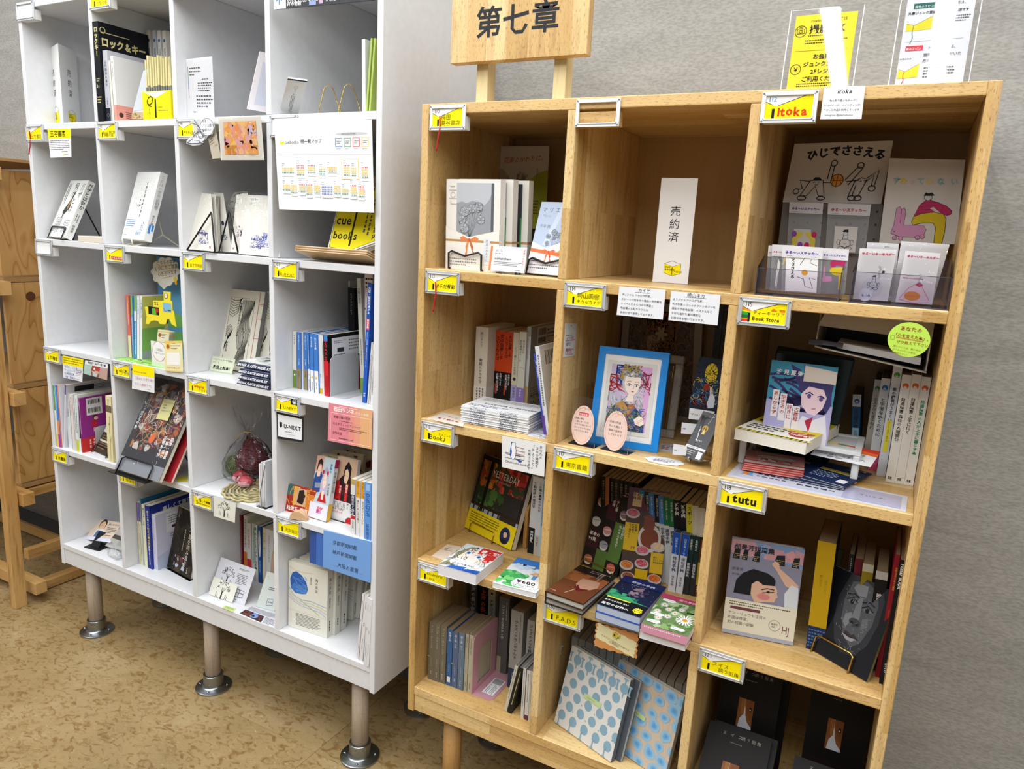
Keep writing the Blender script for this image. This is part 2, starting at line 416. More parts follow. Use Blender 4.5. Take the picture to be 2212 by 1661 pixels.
def fb(z,r,bl,br,tl,T,cover,label,art={},spine='R',lean=None,H=None,Y=None,lift=.0,spine_out=None,W=None,**kw):
    """book standing face out, leaning back"""
    if Y is None: a = on(2,g(r,bl),z); b = on(2,g(r,br),z)
    else: a = on(1,g(r,bl),Y); b = on(1,g(r,br),Y + (spine_out or 0)); a.z = b.z = z
    if W:
        best = None
        for i in range(-45,46):
            c = on(1,g(r,br),a.y + i*.002); c.z = z; e = abs((c-a).length - W) + abs(i)*.00002
            if best is None or e < best[0]: best = (e,c)
        b = best[1]
    ex = (b-a); W = ex.length; ex.normalize(); yaw = math.atan2(ex.y,ex.x)
    if lean is None or H is None:
        q = on_plane(g(r,tl),a,ex); bk = Vector((-ex.y,ex.x,0)); dy = (q-a).dot(bk); dz = q.z-a.z
        if lean is None: lean = math.atan2(dy,dz)
        if H is None: H = math.hypot(dy,dz) if lean is not None else dz
    o = a + Vector((0,0,lift)); m,ex,ey,ez = xyz_frame(o,yaw,0,lean)
    m = Matrix.Translation((0,0,T*math.sin(max(0,lean)))) @ m
    return book(m,(W,T,H),1,(0,1 if spine == 'R' else -1),cover,label,art,**kw)
def lb(z,r,fl,fr,bl,T,cover,label,art={},spine=(0,1),D=None,**kw):
    """book lying flat"""
    a = on(2,g(r,fl),z+T); b = on(2,g(r,fr),z+T); c = on(2,g(r,bl),z+T)
    ex = b-a; W = ex.length; ex.normalize(); ey = Vector((-ex.y,ex.x,0)); L = (c-a).dot(ey)
    if D: L = D
    m = frame(Vector((a.x,a.y,z)),ex,ey,Vector((0,0,1)))
    return book(m,(W,L,T),2,spine,cover,label,art,**kw)
def bil(P,s,t):
    a = P[3].lerp(P[2],s); b = P[0].lerp(P[1],s); return a.lerp(b,t)
def sheet(pts,col,label,cat,ops=[],name='card',th=.0004,mat=None,parent=None,group=None,gloss=False,bulge=0,n=1,pname='print',off=.0002,amat=None):
    """thin card on the four corners TL TR BR BL"""
    P = [Vector(p) for p in pts]; nr = (P[2]-P[3]).cross(P[0]-P[3]).normalized(); d = P[1]-CAMP     # keep the four corners in one plane
    if abs(d.normalized().dot(nr)) > .12: P[1] = CAMP + d*((P[3]-CAMP).dot(nr)/d.dot(nr))
    c = sum(P,Vector())/4; Q = [p-c for p in P]
    if nr.dot(CAMP-c) < 0: nr = -nr
    def fn(s,t):
        return bil(Q,s,t) + nr*bulge*(4*t*(1-t))
    V = []; F = []; N_ = n if not bulge else 8
    for j in range(N_+1):
        for i in (0,1): V.append(fn(i,j/N_))
    k = len(V); V += [v - nr*th for v in V]
    for j in range(N_):
        a = 2*j; F += [(a,a+1,a+3,a+2),(k+a,k+a+2,k+a+3,k+a+1),(a,a+2,k+a+2,k+a),(a+1,k+a+1,k+a+3,a+3)]
    F += [(0,k,k+1,1),(2*N_,2*N_+1,k+2*N_+1,k+2*N_)]
    o = newmesh(name,V,F,mat or paint(col,.25 if gloss else .6),loc=None if parent and False else c,parent=None)
    if parent is not None: o.parent = parent; o.matrix_parent_inverse = Matrix.Translation(-parent.location)
    if cat: tag(o,label,cat,group)
    elif label: o['label'] = label
    W = (Q[1]-Q[0]).length + (Q[2]-Q[3]).length; H = (Q[0]-Q[3]).length + (Q[1]-Q[2]).length
    if ops:
        A = Art(H/W).run(ops); A.build(pname,fn,nr,o,mat=amat or (INKG if gloss else INK),off=off)
    return o
def px4(r,q,ax,val): return [on(ax,g(r,p),val) for p in q]
def wire(name,pts,r,mat,parent=None,n=6,closed=False,**kw):
    return MB().tube(pts,r,n,closed=closed).obj(name,mat,parent,smooth=True,**kw)
def local(m,p): return m.inverted() @ Vector(p)
WHITE = paint('#dcdcd9',.32); BLACKW = paint('#15161a',.35,.3); GOLDW = paint('#c9a85c',.25,1.0); ZINC = paint('#9aa0a4',.28,1.0)
CLEAR = film('clear_acrylic',amount=.03); EDGE = film('acrylic_edge',amount=.35,rough=.2); BAG = film('clear_bag',amount=.02,rip=28); FROST = film('frosted_plastic',amount=.05,rough=.3,milk=.45)
# setting
FL = -1.637; WALL = 0.412
LNX,LNY = 1.33,0.9
def lino():
    m,nt,b,N = nodes('linoleum'); tc = N('ShaderNodeTexCoord'); oi = N('ShaderNodeObjectInfo')
    va = N('ShaderNodeVectorMath',_operation='ADD'); geo = N('ShaderNodeNewGeometry'); nt.links.new(geo.outputs['Position'],va.inputs[0]); nt.links.new(oi.outputs['Random'],va.inputs[1])
    def nz(scale,det,dist,sx=1,sy=1,ro=.55):
        mp = N('ShaderNodeMapping'); mp.inputs['Scale'].default_value = (sx,sy,1); nt.links.new(va.outputs[0],mp.inputs[0])
        n = N('ShaderNodeTexNoise',Scale=scale,Detail=det,Distortion=dist,Roughness=ro); nt.links.new(mp.outputs[0],n.inputs['Vector']); return n.outputs[0]
    base = ramp(nt,N,nz(5,3,.4),[(.3,'#8e7851'),(.5,'#998259'),(.72,'#a48f69')]).outputs[0]
    mid = ramp(nt,N,nz(34,4,1.2,1,1.6),[(.34,'#c3a77c'),(.5,'#ffffff'),(.64,'#ffffff')]).outputs[0]
    c = mixc(nt,N,.8,base,mid,'MULTIPLY')
    dk = ramp(nt,N,nz(80,5,1.3,1,1.8,.7),[(.60,'#000'),(.66,'#fff')]).outputs[0]
    dkm = N('ShaderNodeMath',_operation='MULTIPLY'); dkm.inputs[1].default_value = .38; nt.links.new(dk,dkm.inputs[0]); c = mixc(nt,N,dkm.outputs[0],c,'#8c6a3e')
    lt = ramp(nt,N,nz(78,5,1.4,1,1.8,.7),[(.60,'#000'),(.70,'#fff')]).outputs[0]
    ltm = N('ShaderNodeMath',_operation='MULTIPLY'); ltm.inputs[1].default_value = .6; nt.links.new(lt,ltm.inputs[0]); c = mixc(nt,N,ltm.outputs[0],c,'#cbb792')
    nt.links.new(c,b.inputs['Base Color']); b.inputs['Roughness'].default_value = .38; return m
LINO = lino()
fl = MB().box((-4.4,-4.4,FL-.05),(3.6,.46,FL-.004)).obj('floor',paint('#6f5a3c',.8)); tag(fl,'mottled tan linoleum floor laid in large sheets',kind='structure')
tm = None
for i in range(-4,4):
    for j in range(-5,1):
        x0 = -.30 + i*LNX; y0 = .003 + j*LNY
        if x0 < -4.2 or y0 < -3.8: continue
        if tm is None:
            o = MB().box((0,0,-.004),(LNX-.0008,LNY-.0008,0)).obj('floor_tile',LINO,fl,bevel=.0004); tm = o.data
        else: o = bpy.data.objects.new('floor_tile',tm); COL.objects.link(o); o.parent = fl
        o.location = (x0,y0,FL)
def wallm():
    m,nt,b,N = nodes('stone_wallpaper'); mp = mapping(nt,N,(2.2,1,9),rot=(0,.55,0)); n = N('ShaderNodeTexNoise',Scale=1.6,Detail=6.0,Distortion=.7,Roughness=.6); nt.links.new(mp.outputs[0],n.inputs['Vector'])
    mp2 = mapping(nt,N,(70,70,170),rot=(0,.55,0)); n2 = N('ShaderNodeTexNoise',Scale=1.5,Detail=4.0); nt.links.new(mp2.outputs[0],n2.inputs['Vector'])
    c = ramp(nt,N,n.outputs[0],[(.3,'#918f8b'),(.5,'#9a9893'),(.7,'#a2a09b')]).outputs[0]
    c = mixc(nt,N,.35,c,ramp(nt,N,n2.outputs[0],[(.35,'#a8a6a0'),(.6,'#ffffff')]).outputs[0],'MULTIPLY')
    nt.links.new(c,b.inputs['Base Color']); b.inputs['Roughness'].default_value = .8
    bp = N('ShaderNodeBump',Strength=.25,Distance=.003); nt.links.new(n2.outputs[0],bp.inputs['Height'])
    bp2 = N('ShaderNodeBump',Strength=.18,Distance=.008); nt.links.new(n.outputs[0],bp2.inputs['Height']); nt.links.new(bp.outputs[0],bp2.inputs['Normal']); nt.links.new(bp2.outputs[0],b.inputs['Normal']); return m
wl = MB().box((-4.4,WALL,FL-.05),(3.6,WALL+.1,1.35)).obj('wall_back',wallm()); tag(wl,'grey stone-textured wall behind the shelves',kind='structure')
bb = MB().box((-4.4,WALL-.008,FL),(3.6,WALL,FL+.075)).obj('baseboard_back',paint('#5a5d63',.5),bevel=.001); tag(bb,'dark grey baseboard along the foot of the wall',kind='structure')
# shelf units
def melamine():
    m,nt,b,N = nodes('white_melamine'); mp = mapping(nt,N,(30,30,30)); n = N('ShaderNodeTexNoise',Scale=2.0); nt.links.new(mp.outputs[0],n.inputs['Vector'])
    nt.links.new(ramp(nt,N,n.outputs[0],[(.3,'#d5d6d8'),(.7,'#dadbdd')]).outputs[0],b.inputs['Base Color']); b.inputs['Roughness'].default_value = .35
    return m
MEL = melamine()
RW = ('#bd9858','#cfac72','#e0c48c')
WX = wood('rubberwood_along_x',0,*RW); WY = wood('rubberwood_along_y',1,*RW); WZM = wood('rubberwood_upright',2,*RW)
WPLAIN = wood('back_veneer',2,'#ab8a55','#b4935e','#bb9b68',staves=False,pore=.15,streak=.12)
WZ = [-.0,-.329,-.657,-.990,-1.3207]; SZ = [.3165,-.0095,-.3355,-.6624,-.9857,-1.3156]
TW,TH = .0175,.0205
DEP = .385
def shelf_unit(name,label,x0,n,Wi,T,th,zs,bot,mats,depth=DEP,front=0.0):
    root = empty(name,(x0,front,FL),label,'shelf')
    L = lambda x,y,z: (x-x0,y-front,z-FL)
    mU,mH,mB = mats
    def part(nm,a,b,m,bev=.0012): return MB().box(L(*a),L(*b)).obj(nm,m,root,bevel=bev)
    x1 = x0 + n*Wi + (n+1)*T
    part('side_panel',(x0,front,bot),(x0+T,front+depth,zs[0]),mU); part('side_panel',(x1-T,front,bot),(x1,front+depth,zs[0]),mU)
    for i,z in enumerate(zs):
        part('top_board' if i == 0 else ('bottom_board' if i == len(zs)-1 else 'shelf_board'),(x0+T,front+.0005,z-th),(x1-T,front+depth-.006,z),mH)
        if i:
            for k in range(1,n):
                xd = x0 + k*(Wi+T)
                part('divider',(xd,front+.0005,z),(xd+T,front+depth-.006,zs[i-1]-th),mU)
    part('back_panel',(x0+T,front+depth-.006,zs[-1]-th),(x1-T,front+depth,zs[0]),mB,0)
    part('plinth_board',(x0+T,front+.004,bot+.002),(x1-T,front+.022,zs[-1]-th),mH)
    return root,x1
wc,wx1 = shelf_unit('wooden_shelf_unit','rubberwood cubby shelf unit of three columns standing right of the white one',0,3,.3097,TW,TH,WZ,-1.3877,(WZM,WX,WPLAIN))
wh,hx1 = shelf_unit('white_shelf_unit','white cubby shelf unit of four columns and five rows left of the wooden one',-1.4035,4,.306,.0155,.0173,SZ,-1.3877,(MEL,MEL,MEL))
def leg(root,x,y,mat,bot=-1.3877,r=.0225):
    lg = MB().lathe([(r,0),(r,bot-FL-.001)],24).obj('leg',mat,root,smooth=False); lg.location = (x-root.location.x,y-root.location.y,0)
    for p in lg.data.polygons: p.use_smooth = len(p.vertices) == 4
    f = MB().lathe([(.052,.0005),(.052,.005),(.049,.0065),(.034,.008),(.030,.011),(.0285,.016),(.0285,.045),(.0275,.046),(.0232,.046),(.0232,.02)],32).obj('floor_flange',ZINC,lg)
    for p in f.data.polygons: p.use_smooth = len(p.vertices) == 4
    md = f.modifiers.new('edge','EDGE_SPLIT'); md.split_angle = .7
    for k in range(4):
        a = k*math.pi/2+.5; MB().lathe([(.0035,0),(.0035,.0022),(.002,.0032)],10,c=(.041*math.cos(a),.041*math.sin(a),.0073)).obj('screw',ZINC,f)
ASH = wood('bleached_ash_leg',2,'#ab9a87','#b3a28f','#bdad9b',staves=False,pore=.25,streak=.45); LW = wood('tan_wood_leg',2,'#ad824a','#b98e55','#c29a60',staves=False,pore=.3,streak=.5)
for x in (-1.327,-.756,-.190):
    leg(wh,x,.055,ASH); leg(wh,x+.02,.31,ASH)
for x in (.098,.496,.90): leg(wc,x,.055,LW)
for x in (-.0+.085,.53,.90): leg(wc,x,.31,LW)
# timber rack on the left
PINE = wood('pine_x',0,'#b98d50','#c49a5e','#cfa86c',staves=False,pore=.1); PINEY = wood('pine_y',1,'#b98d50','#c49a5e','#cfa86c',staves=False,pore=.1); PINEZ = wood('pine_z',2,'#b98d50','#c49a5e','#cda668',staves=False,pore=.1,streak=.8)
def plywood():
    m,nt,b,N = nodes('pine_plywood_face'); tc = N('ShaderNodeTexCoord'); sp = N('ShaderNodeSeparateXYZ'); nt.links.new(tc.outputs['Object'],sp.inputs[0])
    n = N('ShaderNodeTexNoise',Scale=1.0,Detail=1.5,Distortion=.8); mp = N('ShaderNodeMapping'); mp.inputs['Scale'].default_value = (3,9,2.6); nt.links.new(tc.outputs['Object'],mp.inputs[0]); nt.links.new(mp.outputs[0],n.inputs['Vector'])
    mu = N('ShaderNodeMath',_operation='MULTIPLY'); mu.inputs[1].default_value = 9.0; nt.links.new(n.outputs[0],mu.inputs[0]); fr = N('ShaderNodeMath',_operation='FRACT'); nt.links.new(mu.outputs[0],fr.inputs[0])
    c = ramp(nt,N,fr.outputs[0],[(0,'#c09253'),(.6,'#c99d60'),(.9,'#b68647'),(.97,'#9c6f37'),(1,'#c09253')]).outputs[0]
    nt.links.new(c,b.inputs['Base Color']); b.inputs['Roughness'].default_value = .45; return m
PLYF = plywood(); PLYE = paint('#a98250',.6); KNOT = paint('#5b3413',.6)
rk = empty('timber_rack',(-1.70,.2,FL),'pine timber rack with plywood panels standing left of the white shelf unit','rack')
def rp(nm,a,b,m,bev=.001,lab=None):
    o = MB().box((a[0]+1.70,a[1]-.2,a[2]-FL),(b[0]+1.70,b[1]-.2,b[2]-FL)).obj(nm,m,rk,bevel=bev)
    if lab: o['label'] = lab
    return o
rp('post',(-1.714,-.014,FL),(-1.683,.026,-.12),PINEZ); rp('post',(-1.714,.345,FL),(-1.683,.385,-.05),PINEZ); rp('post',(-2.62,-.014,FL),(-2.59,.026,-.12),PINEZ); rp('post',(-2.62,.345,FL),(-2.59,.385,-.05),PINEZ)
for (y0,y1,za,zb) in ((.03,.07,-.165,-.125),(.03,.07,-.535,-.49),(.03,.07,-.905,-.86),(.03,.07,-1.262,-1.218),(.045,.085,FL+.035,FL+.078)):
    rp('cross_rail',(-2.7,y0,za),(-1.69 if za > -.6 else -1.66,y1,zb),PINE)
for z in (-1.262,FL+.035): rp('cross_rail',(-2.7,.33,z-.005),(-1.73,.344,z+.035),PINE)
rp('side_rail',(-1.775,.087,FL+.004),(-1.735,.40,FL+.036),PINEY); rp('side_rail',(-1.775,.075,-1.262),(-1.735,.344,-1.232),PINEY); rp('side_rail',(-1.775,.075,-1.50),(-1.745,.344,-1.462),PINEY)
for (za,zb) in ((-.475,-.13),(-.845,-.50),(-1.205,-.87)):
    p_ = MB().box((-1.757+1.70,.072-.2,za-FL),(-1.745+1.70,.395-.2,zb-FL)).obj('plywood_panel',PLYF,rk,bevel=.0006)
    MB().box((-2.65+1.70,.075-.2,za-.022-FL),(-1.745+1.70,.395-.2,za-.006-FL)).obj('plywood_shelf',PLYE,rk,bevel=.0006)
rp('top_board',(-2.7,-.02,-.104),(-1.70,.40,-.094),PLYE,.0006); rp('corner_block',(-1.76,.30,-.094),(-1.69,.335,-.05),PINEZ)
q = on(0,(66,640),-1.7449); kn = MB().lathe([(.016,0),(.016,.0006)],20).obj('knot',KNOT,rk); kn.rotation_euler = (0,math.pi/2,0); kn.location = (q.x+1.70,q.y-.2,q.z-FL)
# chapter sign
sg = empty('chapter_sign',(.21,.03,0),'wooden sign board reading 第七章 on two short posts above the wooden shelf','sign')
a = on(1,g('K',(375,725)),.008); b = on(1,g('K',(1900,598)),.008)
sx0,sx1,sz0 = a.x,b.x,(a.z+b.z)/2
SBD = MB().box((sx0-.21,.008-.03,sz0),(sx1-.21,.03-.03,sz0+.20)).obj('sign_board',WZM,sg,bevel=.001)
A = Art(.2/(sx1-sx0))
for ch,kx,ky,kh in (('第',812,245,330),('七',1112,215,290),('章',1445,180,345)):
    p = on(1,g('K',(kx,ky)),.008); s = (p.x-sx0)/(sx1-sx0)*100; t = (p.z-sz0)/.2*100
    size = 20.0; A.text(ch,s-size/2,t-size*.38/A.asp,size,'#26282c',bold=1)
A.build('sign_lettering',lambda s,t: Vector((sx0-.21+s*(sx1-sx0),.008-.03,sz0+t*.2)),Vector((0,-1,0)),sg)
for kx in (670,1530):
    p = on(1,g('K',(kx,900)),.032); MB().box((p.x-.21,.032-.03,.0003),(p.x+.026-.21,.062-.03,.15)).obj('sign_post',wood('pale_post',2,'#d8c48f','#dfcd9b','#e4d4a6',staves=False,pore=.05,streak=.3),sg,bevel=.0008)
# label holders
KY = '#1c1c1c'; YEL = '#f3df00'; PW = '#e9e9ea'
def cube_logo(A,cx,cy,w,col=KY,txt=True):
    h = w*.98/A.asp
    A.poly([(cx-w/2,cy+h*.22),(cx,cy+h*.06),(cx,cy-h*.5),(cx-w/2,cy-h*.34)],YEL); A.poly([(cx,cy+h*.06),(cx+w/2,cy+h*.22),(cx+w/2,cy-h*.34),(cx,cy-h*.5)],YEL)
    A.line([(cx-w/2,cy+h*.22),(cx-w*.05,cy+h*.42),(cx+w/2,cy+h*.24),(cx,cy+h*.06),(cx-w/2,cy+h*.22),(cx-w/2,cy-h*.34),(cx,cy-h*.5),(cx+w/2,cy-h*.34),(cx+w/2,cy+h*.24)],w*.018,col)
    A.line([(cx,cy+h*.02),(cx,cy-h*.46)],w*.04,col)
    if txt: A.text('cue\nbooks',cx-w*.46,cy-h*.03,w*.22,col,bold=1,lh=.75)
def holder(x,z,ops=None,num=None,numcol=KY,silver='#c2c4c6',label=None,blank=False,empty_frame=False):
    W,H = .085,.048
    r = empty('label_holder',(x,-.0005,z-H),label,'label','label holders on the shelf edges')
    fr = MB(); t = .0035; bw = .0065
    for (a,b) in (((0,-.0035,0),(W,0,bw)),((0,-.0035,H-bw),(W,0,H)),((0,-.0035,bw),(bw,0,H-bw)),((W-bw,-.0035,bw),(W,0,H-bw))): fr.box(a,b)
    i = .0045
    for (a,b) in (((i,-.005,i),(W-i,-.0035,i+.002)),((i,-.005,H-i-.002),(W-i,-.0035,H-i)),((i,-.005,i),(i+.002,-.0035,H-i)),((W-i-.002,-.005,i),(W-i,-.0035,H-i))): fr.box(a,b)
    fr.obj('frame',paint(silver,.4,.35),r,bevel=.0004)
    for sx in (.0028,W-.0028):
        for sz in (.0028,H-.0028):
            s_ = MB().lathe([(.0017,0),(.0013,.0012)],8).obj('screw',ZINC,r); s_.rotation_euler = (math.pi/2,0,0); s_.location = (sx,-.0034,sz)
    MB().box((.003,.0008,.0005),(W-.001,.018,H-.0215)).obj('mounting_block',WX if empty_frame else paint('#dcdcd8',.5),r,bevel=.0006)
    if empty_frame: return r
    c = MB().box((.006,-.0016,.006),(W-.006,-.001,H-.006)).obj('card',paint('#ececec',.5),r)
    if blank:
        A = Art((H-.012)/(W-.012)); A.rect(0,69,100,70,'#c9c9c9')
    else:
        A = Art((H-.012)/(W-.012)); A.rect(0,0,100,100,'#ebebeb')
        A.poly([(0,0),(100,0),(100,100),(87,100),(28,56),(21,56),(17,59),(0,74)],YEL)
        A.line([(0,74),(17,59)],1.3,KY); A.line([(28,57),(87,100)],1.3,KY)
        if ops is not None and ops and ops[0] == 'nobar': ops = ops[1:]
        else: A.rect(16,6,21.5,42,KY)
        if num: A.text(num,5,74,15,numcol,jit=.02)
        A.run(ops or [])
    A.build('card_print',lambda s,t: Vector((.006+s*(W-.012),-.0016,.006+t*(H-.012))),Vector((0,-1,0)),c,off=.0001)
    return r
HW = dict(jit=.03,bold=0)
def wlab(c,rz,**k): return holder(-1.4035 + (.0005 if c == 0 else .0155*(c+1)+.306*c),SZ[rz]-.002,**k)
def olab(c,rz,**k): return holder(.0225 if c == 0 else TW*(c+1)+.3097*c,WZ[rz]-.004,**k)
SW = '#d6d8dc'
wlab(0,0,blank=True,silver=SW,label='blank white label holder at the top left corner of the white shelf unit')
wlab(1,0,ops=[('t','つなぐ本',30,14,15,KY,HW)],num='91',silver=SW,label='yellow label holder cut by the top of the picture, above the black comic')
wlab(2,0,blank=True,silver=SW,label='blank white label holder at the top above the rainbow picture')
hw0 = wlab(0,1,ops=[('t','三宅書店',24,12,17,KY,{})],num='094',silver=SW,label='yellow label holder numbered 094 with a red cord, on the white unit')
wlab(1,1,ops=[('t','Book 断切所',24,30,13,KY,HW),('t','訊鹿什商',27,9,14,KY,HW)],num='95',silver=SW,label='yellow label holder numbered 95 under the black comic')
wlab(2,1,ops=[('t','人生まいるまで',25,20,10,KY,HW)],num='96',silver=SW,label='yellow label holder numbered 96 beside the clear sticker')
wlab(3,1,blank=True,silver=SW,label='blank label holder half hidden by the shelf map poster')
wlab(0,2,blank=True,label='blank grey framed label holder under the Gaza book')
wlab(1,2,ops=['nobar',('r',27,8,100,34,'#b51f2a'),('t','少年写真新聞',30,14,11,'#f2e6e6',{}),('r',16,6,21.5,40,KY)],num='99',numcol='#8a8a8a',label='yellow label holder numbered 99 with a red name strip')
wlab(2,2,ops=[('t','会了回図記',30,15,13,KY,HW)],num='100',label='yellow label holder numbered 100')
wlab(3,2,ops=[('t','BLUE POST',24,15,12,KY,HW),('l',[(24,9),(90,12)],1.2,KY)],num='101',label='yellow label holder reading BLUE POST')
wlab(0,3,ops=[('t','風鳴舎',32,14,18,KY,B1)],num='102',label='yellow label holder numbered 102 in the left column of the white unit')
wlab(1,3,ops=[('str',32,36,88,52,14,14,1.6,KY),('t','クリ什',42,12,17,KY,{'slant':.3})],num='107',label='yellow label holder with scribbled black name left of the pencilled note')
wlab(2,3,ops=[('t','weave',28,34,18,'#c0381c',{'bold':1,'jit':.04}),('t','クラフト',50,10,13,KY,HW)],num='106',label='yellow label holder reading weave in red, numbered 106')
wlab(3,3,ops=[('t','U-NEXT',32,14,15,'#4a4014',{}),('r',66,55,100,100,'#26282c'),('o',83,77,8,None,2.2,'#eeeeee'),('p',[(77,80),(89,80),(87,68),(83,64),(79,68)],'#eeeeee')],num='105',numcol='#888',label='yellow label holder reading U-NEXT')
wlab(0,4,ops=[('t','光書房',34,16,18,KY,B1)],num='104',numcol='#9a9a9a',label='lowest yellow label holder of the left column, under the magenta book')
wlab(1,4,ops=[('t','宿なな',34,16,18,KY,HW)],num='107',label='yellow label holder partly hidden by the plastic wrapped magazine')
wlab(2,4,ops=[('t','癒しの本屋',32,36,12,KY,{'bold':1,'jit':.04}),('t','Book ambulance',25,14,8.4,KY,B1)],num='108',label='yellow label holder numbered 108 beside the tree card')
wlab(3,4,ops=[('t','天女書店',32,17,15,'#6d6a20',HW)],num='109',numcol='#6f9ac0',label='yellow label holder numbered 109 left of the blue cloth')
ho0 = olab(0,0,ops=[('t','梅田\n蔦谷書店',29,41,15.5,'#4d4813',{'lh':1.02})],num='110',numcol='#555',silver='#eceef0',label='white framed yellow label numbered 110 with a red cord, top left of the wooden unit')
olab(1,0,empty_frame=True,silver='#eceef0',label='empty white label frame on the top board of the wooden shelf')
olab(2,0,ops=['nobar',('r',15,2,21,44,KY),('t','itoka',27,14,25,'#cf3b10',{'bold':2,'jit':.04})],num='112',numcol='#2a7fc0',silver='#e6e8ea',label='yellow label holder reading itoka')
ho1 = olab(0,1,ops=[('t','はらだ有彩',24,22,13.6,KY,{'slant':.2,'jit':.05,'bold':1})],num='113',label='yellow label holder numbered 113 with a red cord, on the wooden unit')
olab(1,1,ops=[('t','崎山画廊',29,40,15.5,KY,HW),('t','キカ＆カイゲ',28,12,11.2,KY,HW)],num='114',label='yellow label holder numbered 114 above the blue framed picture')
olab(2,1,ops=['nobar',('p',[(0,70),(20,57),(20,50),(0,58)],'#e88b28'),('p',[(0,50),(20,46),(20,34),(0,34)],'#3f9b3a'),('p',[(0,34),(20,34),(20,20),(0,18)],'#1f6b33'),('p',[(0,14),(20,18),(20,2),(0,2)],'#d33c28'),('r',15,0,20,44,KY),('t','ディーキャリア',25,40,10.2,KY,{}),('t','Book Store',25,12,11.6,KY,B1),('r',68,66,74,72,'#d9731c'),('r',66,60,78,66,'#d9731c'),('r',84,60,96,70,'#d9731c')],num='115',label='yellow label holder numbered 115 reading Book Store, with a coloured stripe corner')
olab(0,2,ops=['nobar',('r',15,8,22,46,KY),('t','Book♪',20,12,21,KY,HW),('t','ちょこっと',52,44,9,KY,{'slant':.2,'jit':.06})],num='116',numcol='#20409a',label='yellow label holder numbered 116 reading Book, left of the paper stack')
olab(1,2,ops=[('t','東京書籍',29,17,16,'#4d4813',{})],num='117',label='yellow label holder numbered 117 under the pink oval cards')
olab(2,2,ops=[('t','tutu',30,17,29,KY,B2)],num='118',label='yellow label holder reading tutu')
olab(0,3,ops=[('t','eccentric\n- era',24,42,14.5,KY,{'slant':.3,'lh':1.05})],num='119',numcol='#5a8a5a',label='yellow label holder reading eccentric era')
olab(1,3,ops=[('t','F.A.D.S',32,14,19,'#3b370f',{})],num='120',numcol='#555',label='yellow label holder reading F.A.D.S')
olab(2,3,ops=[('t','スイス',28,38,13,KY,{'ls':1.1}),('t','誘う街角',44,10,13,KY,{})],num='121',label='yellow label holder numbered 121 above the black books')
RED = paint('#b0101c',.8)
def cord(r,pts,hold):
    P = [on(1,g(r,p),-.008 + .004*(i > 0)) for i,p in enumerate(pts)]; c = P[0].copy(); Q = []
    for i in range(len(P)-1):
        for k in range(4): Q.append(P[i].lerp(P[i+1],k/4)-c)
    Q.append(P[-1]-c); o = MB().tube([q+c-hold.location for q in Q],.0016,7).obj('cord',RED,hold,smooth=True); o['label'] = 'red cord'
cord('C',[(122,220),(132,300),(128,400),(117,485)],hw0)
cord('L',[(198,203),(200,300),(182,400),(168,500)],ho0)
cord('Q',[(252,122),(256,220),(240,310),(230,385)],ho1)
# helpers for small things
def taped(r,q,col,label,ops,cat='card',y=-.0035,name='card',**k):
    pts = [on(1,g(r,p),y) for p in q]
    ym = pts[2] - pts[0]
    return sheet(pts,col,label,cat,ops,name=name,**k)
def upright(r,tl,tr,bl,br,z,lean=.12,Y=None,H=None,yaw=None):
    """card standing with base on z: base corners bl br; top from lean and H or pixels"""
    if Y is None: a = on(2,g(r,bl),z); b = on(2,g(r,br),z)
    else: a = on(1,g(r,bl),Y); b = on(1,g(r,br),Y + (yaw or 0)); a.z = b.z = z
    ex = (b-a).normalized(); bk = Vector((-ex.y,ex.x,0))
    q = on_plane(g(r,tl),a,ex); dy = (q-a).dot(bk); dz = q.z-a.z
    if H is None: H = math.hypot(dy,dz) if lean is None else None
    if lean is None: lean = math.atan2(dy,dz)
    if H is None: H = dz/math.cos(lean)
    up = Vector((0,0,math.cos(lean)))+bk*math.sin(lean)
    lift = Vector((0,0,.0006))
    return [a+up*H+lift,b+up*H+lift,b+lift,a+lift]
def wire_easel(pts3,r,mat,label,name='wire_easel',cat='stand',group='wire easels'):
    """several polylines -> one root with a wire part each"""
    c = Vector(pts3[0][0]); c.z = min(p[2] for l in pts3 for p in l)
    root = empty(name,c,label,cat,group)
    for i,l in enumerate(pts3): wire('front_hook' if i == 0 else 'support_wire',[Vector(p)-c for p in l],r,mat,root)
    return root
def easel_for(bk,W,lean,hookh=.03,r=.0018,mat=None,label='',z=0,back=.09,T=.02,wide=.6,cx=None,group='wire easels',kind='loop'):
    """easel in the frame of a leaning book root bk"""
    m = bk.matrix_world; ex = m.col[0].xyz; o = m.col[3].xyz.copy(); exh = Vector((ex.x,ex.y,0)).normalized(); bkd = Vector((-exh.y,exh.x,0)); up = m.col[2].xyz
    cx = W/2 if cx is None else cx; h = W*wide/2
    o = Vector((o.x,o.y,z + r)); f = -bkd*(.004+r)
    L = o + exh*(cx-h) + f; R = o + exh*(cx+h) + f
    t = bkd*(T+.012)
    if kind == 'loop': front = [L+t,L,L+up*hookh,L+up*hookh+exh*.006+up*.004,R+up*hookh-exh*.006+up*.004,R+up*hookh,R,R+t]
    elif kind == 'dip': front = [L+t,L,L+up*hookh,L+exh*.008+up*(hookh+.004),(L+R)/2+up*(hookh-.005),R-exh*.008+up*(hookh+.004),R+up*hookh,R,R+t]
    else: front = [L+t,L,L+up*hookh]
    a = L+t; b = R+t
    top = (a+b)/2 + up*.12
    backs = [[a,top-exh*.006,top+exh*.006,b],[top,(a+b)/2 + bkd*back]]
    backs = [[p for p in q] for q in backs]
    return wire_easel([front]+backs,r,mat or BLACKW,label,group=group)
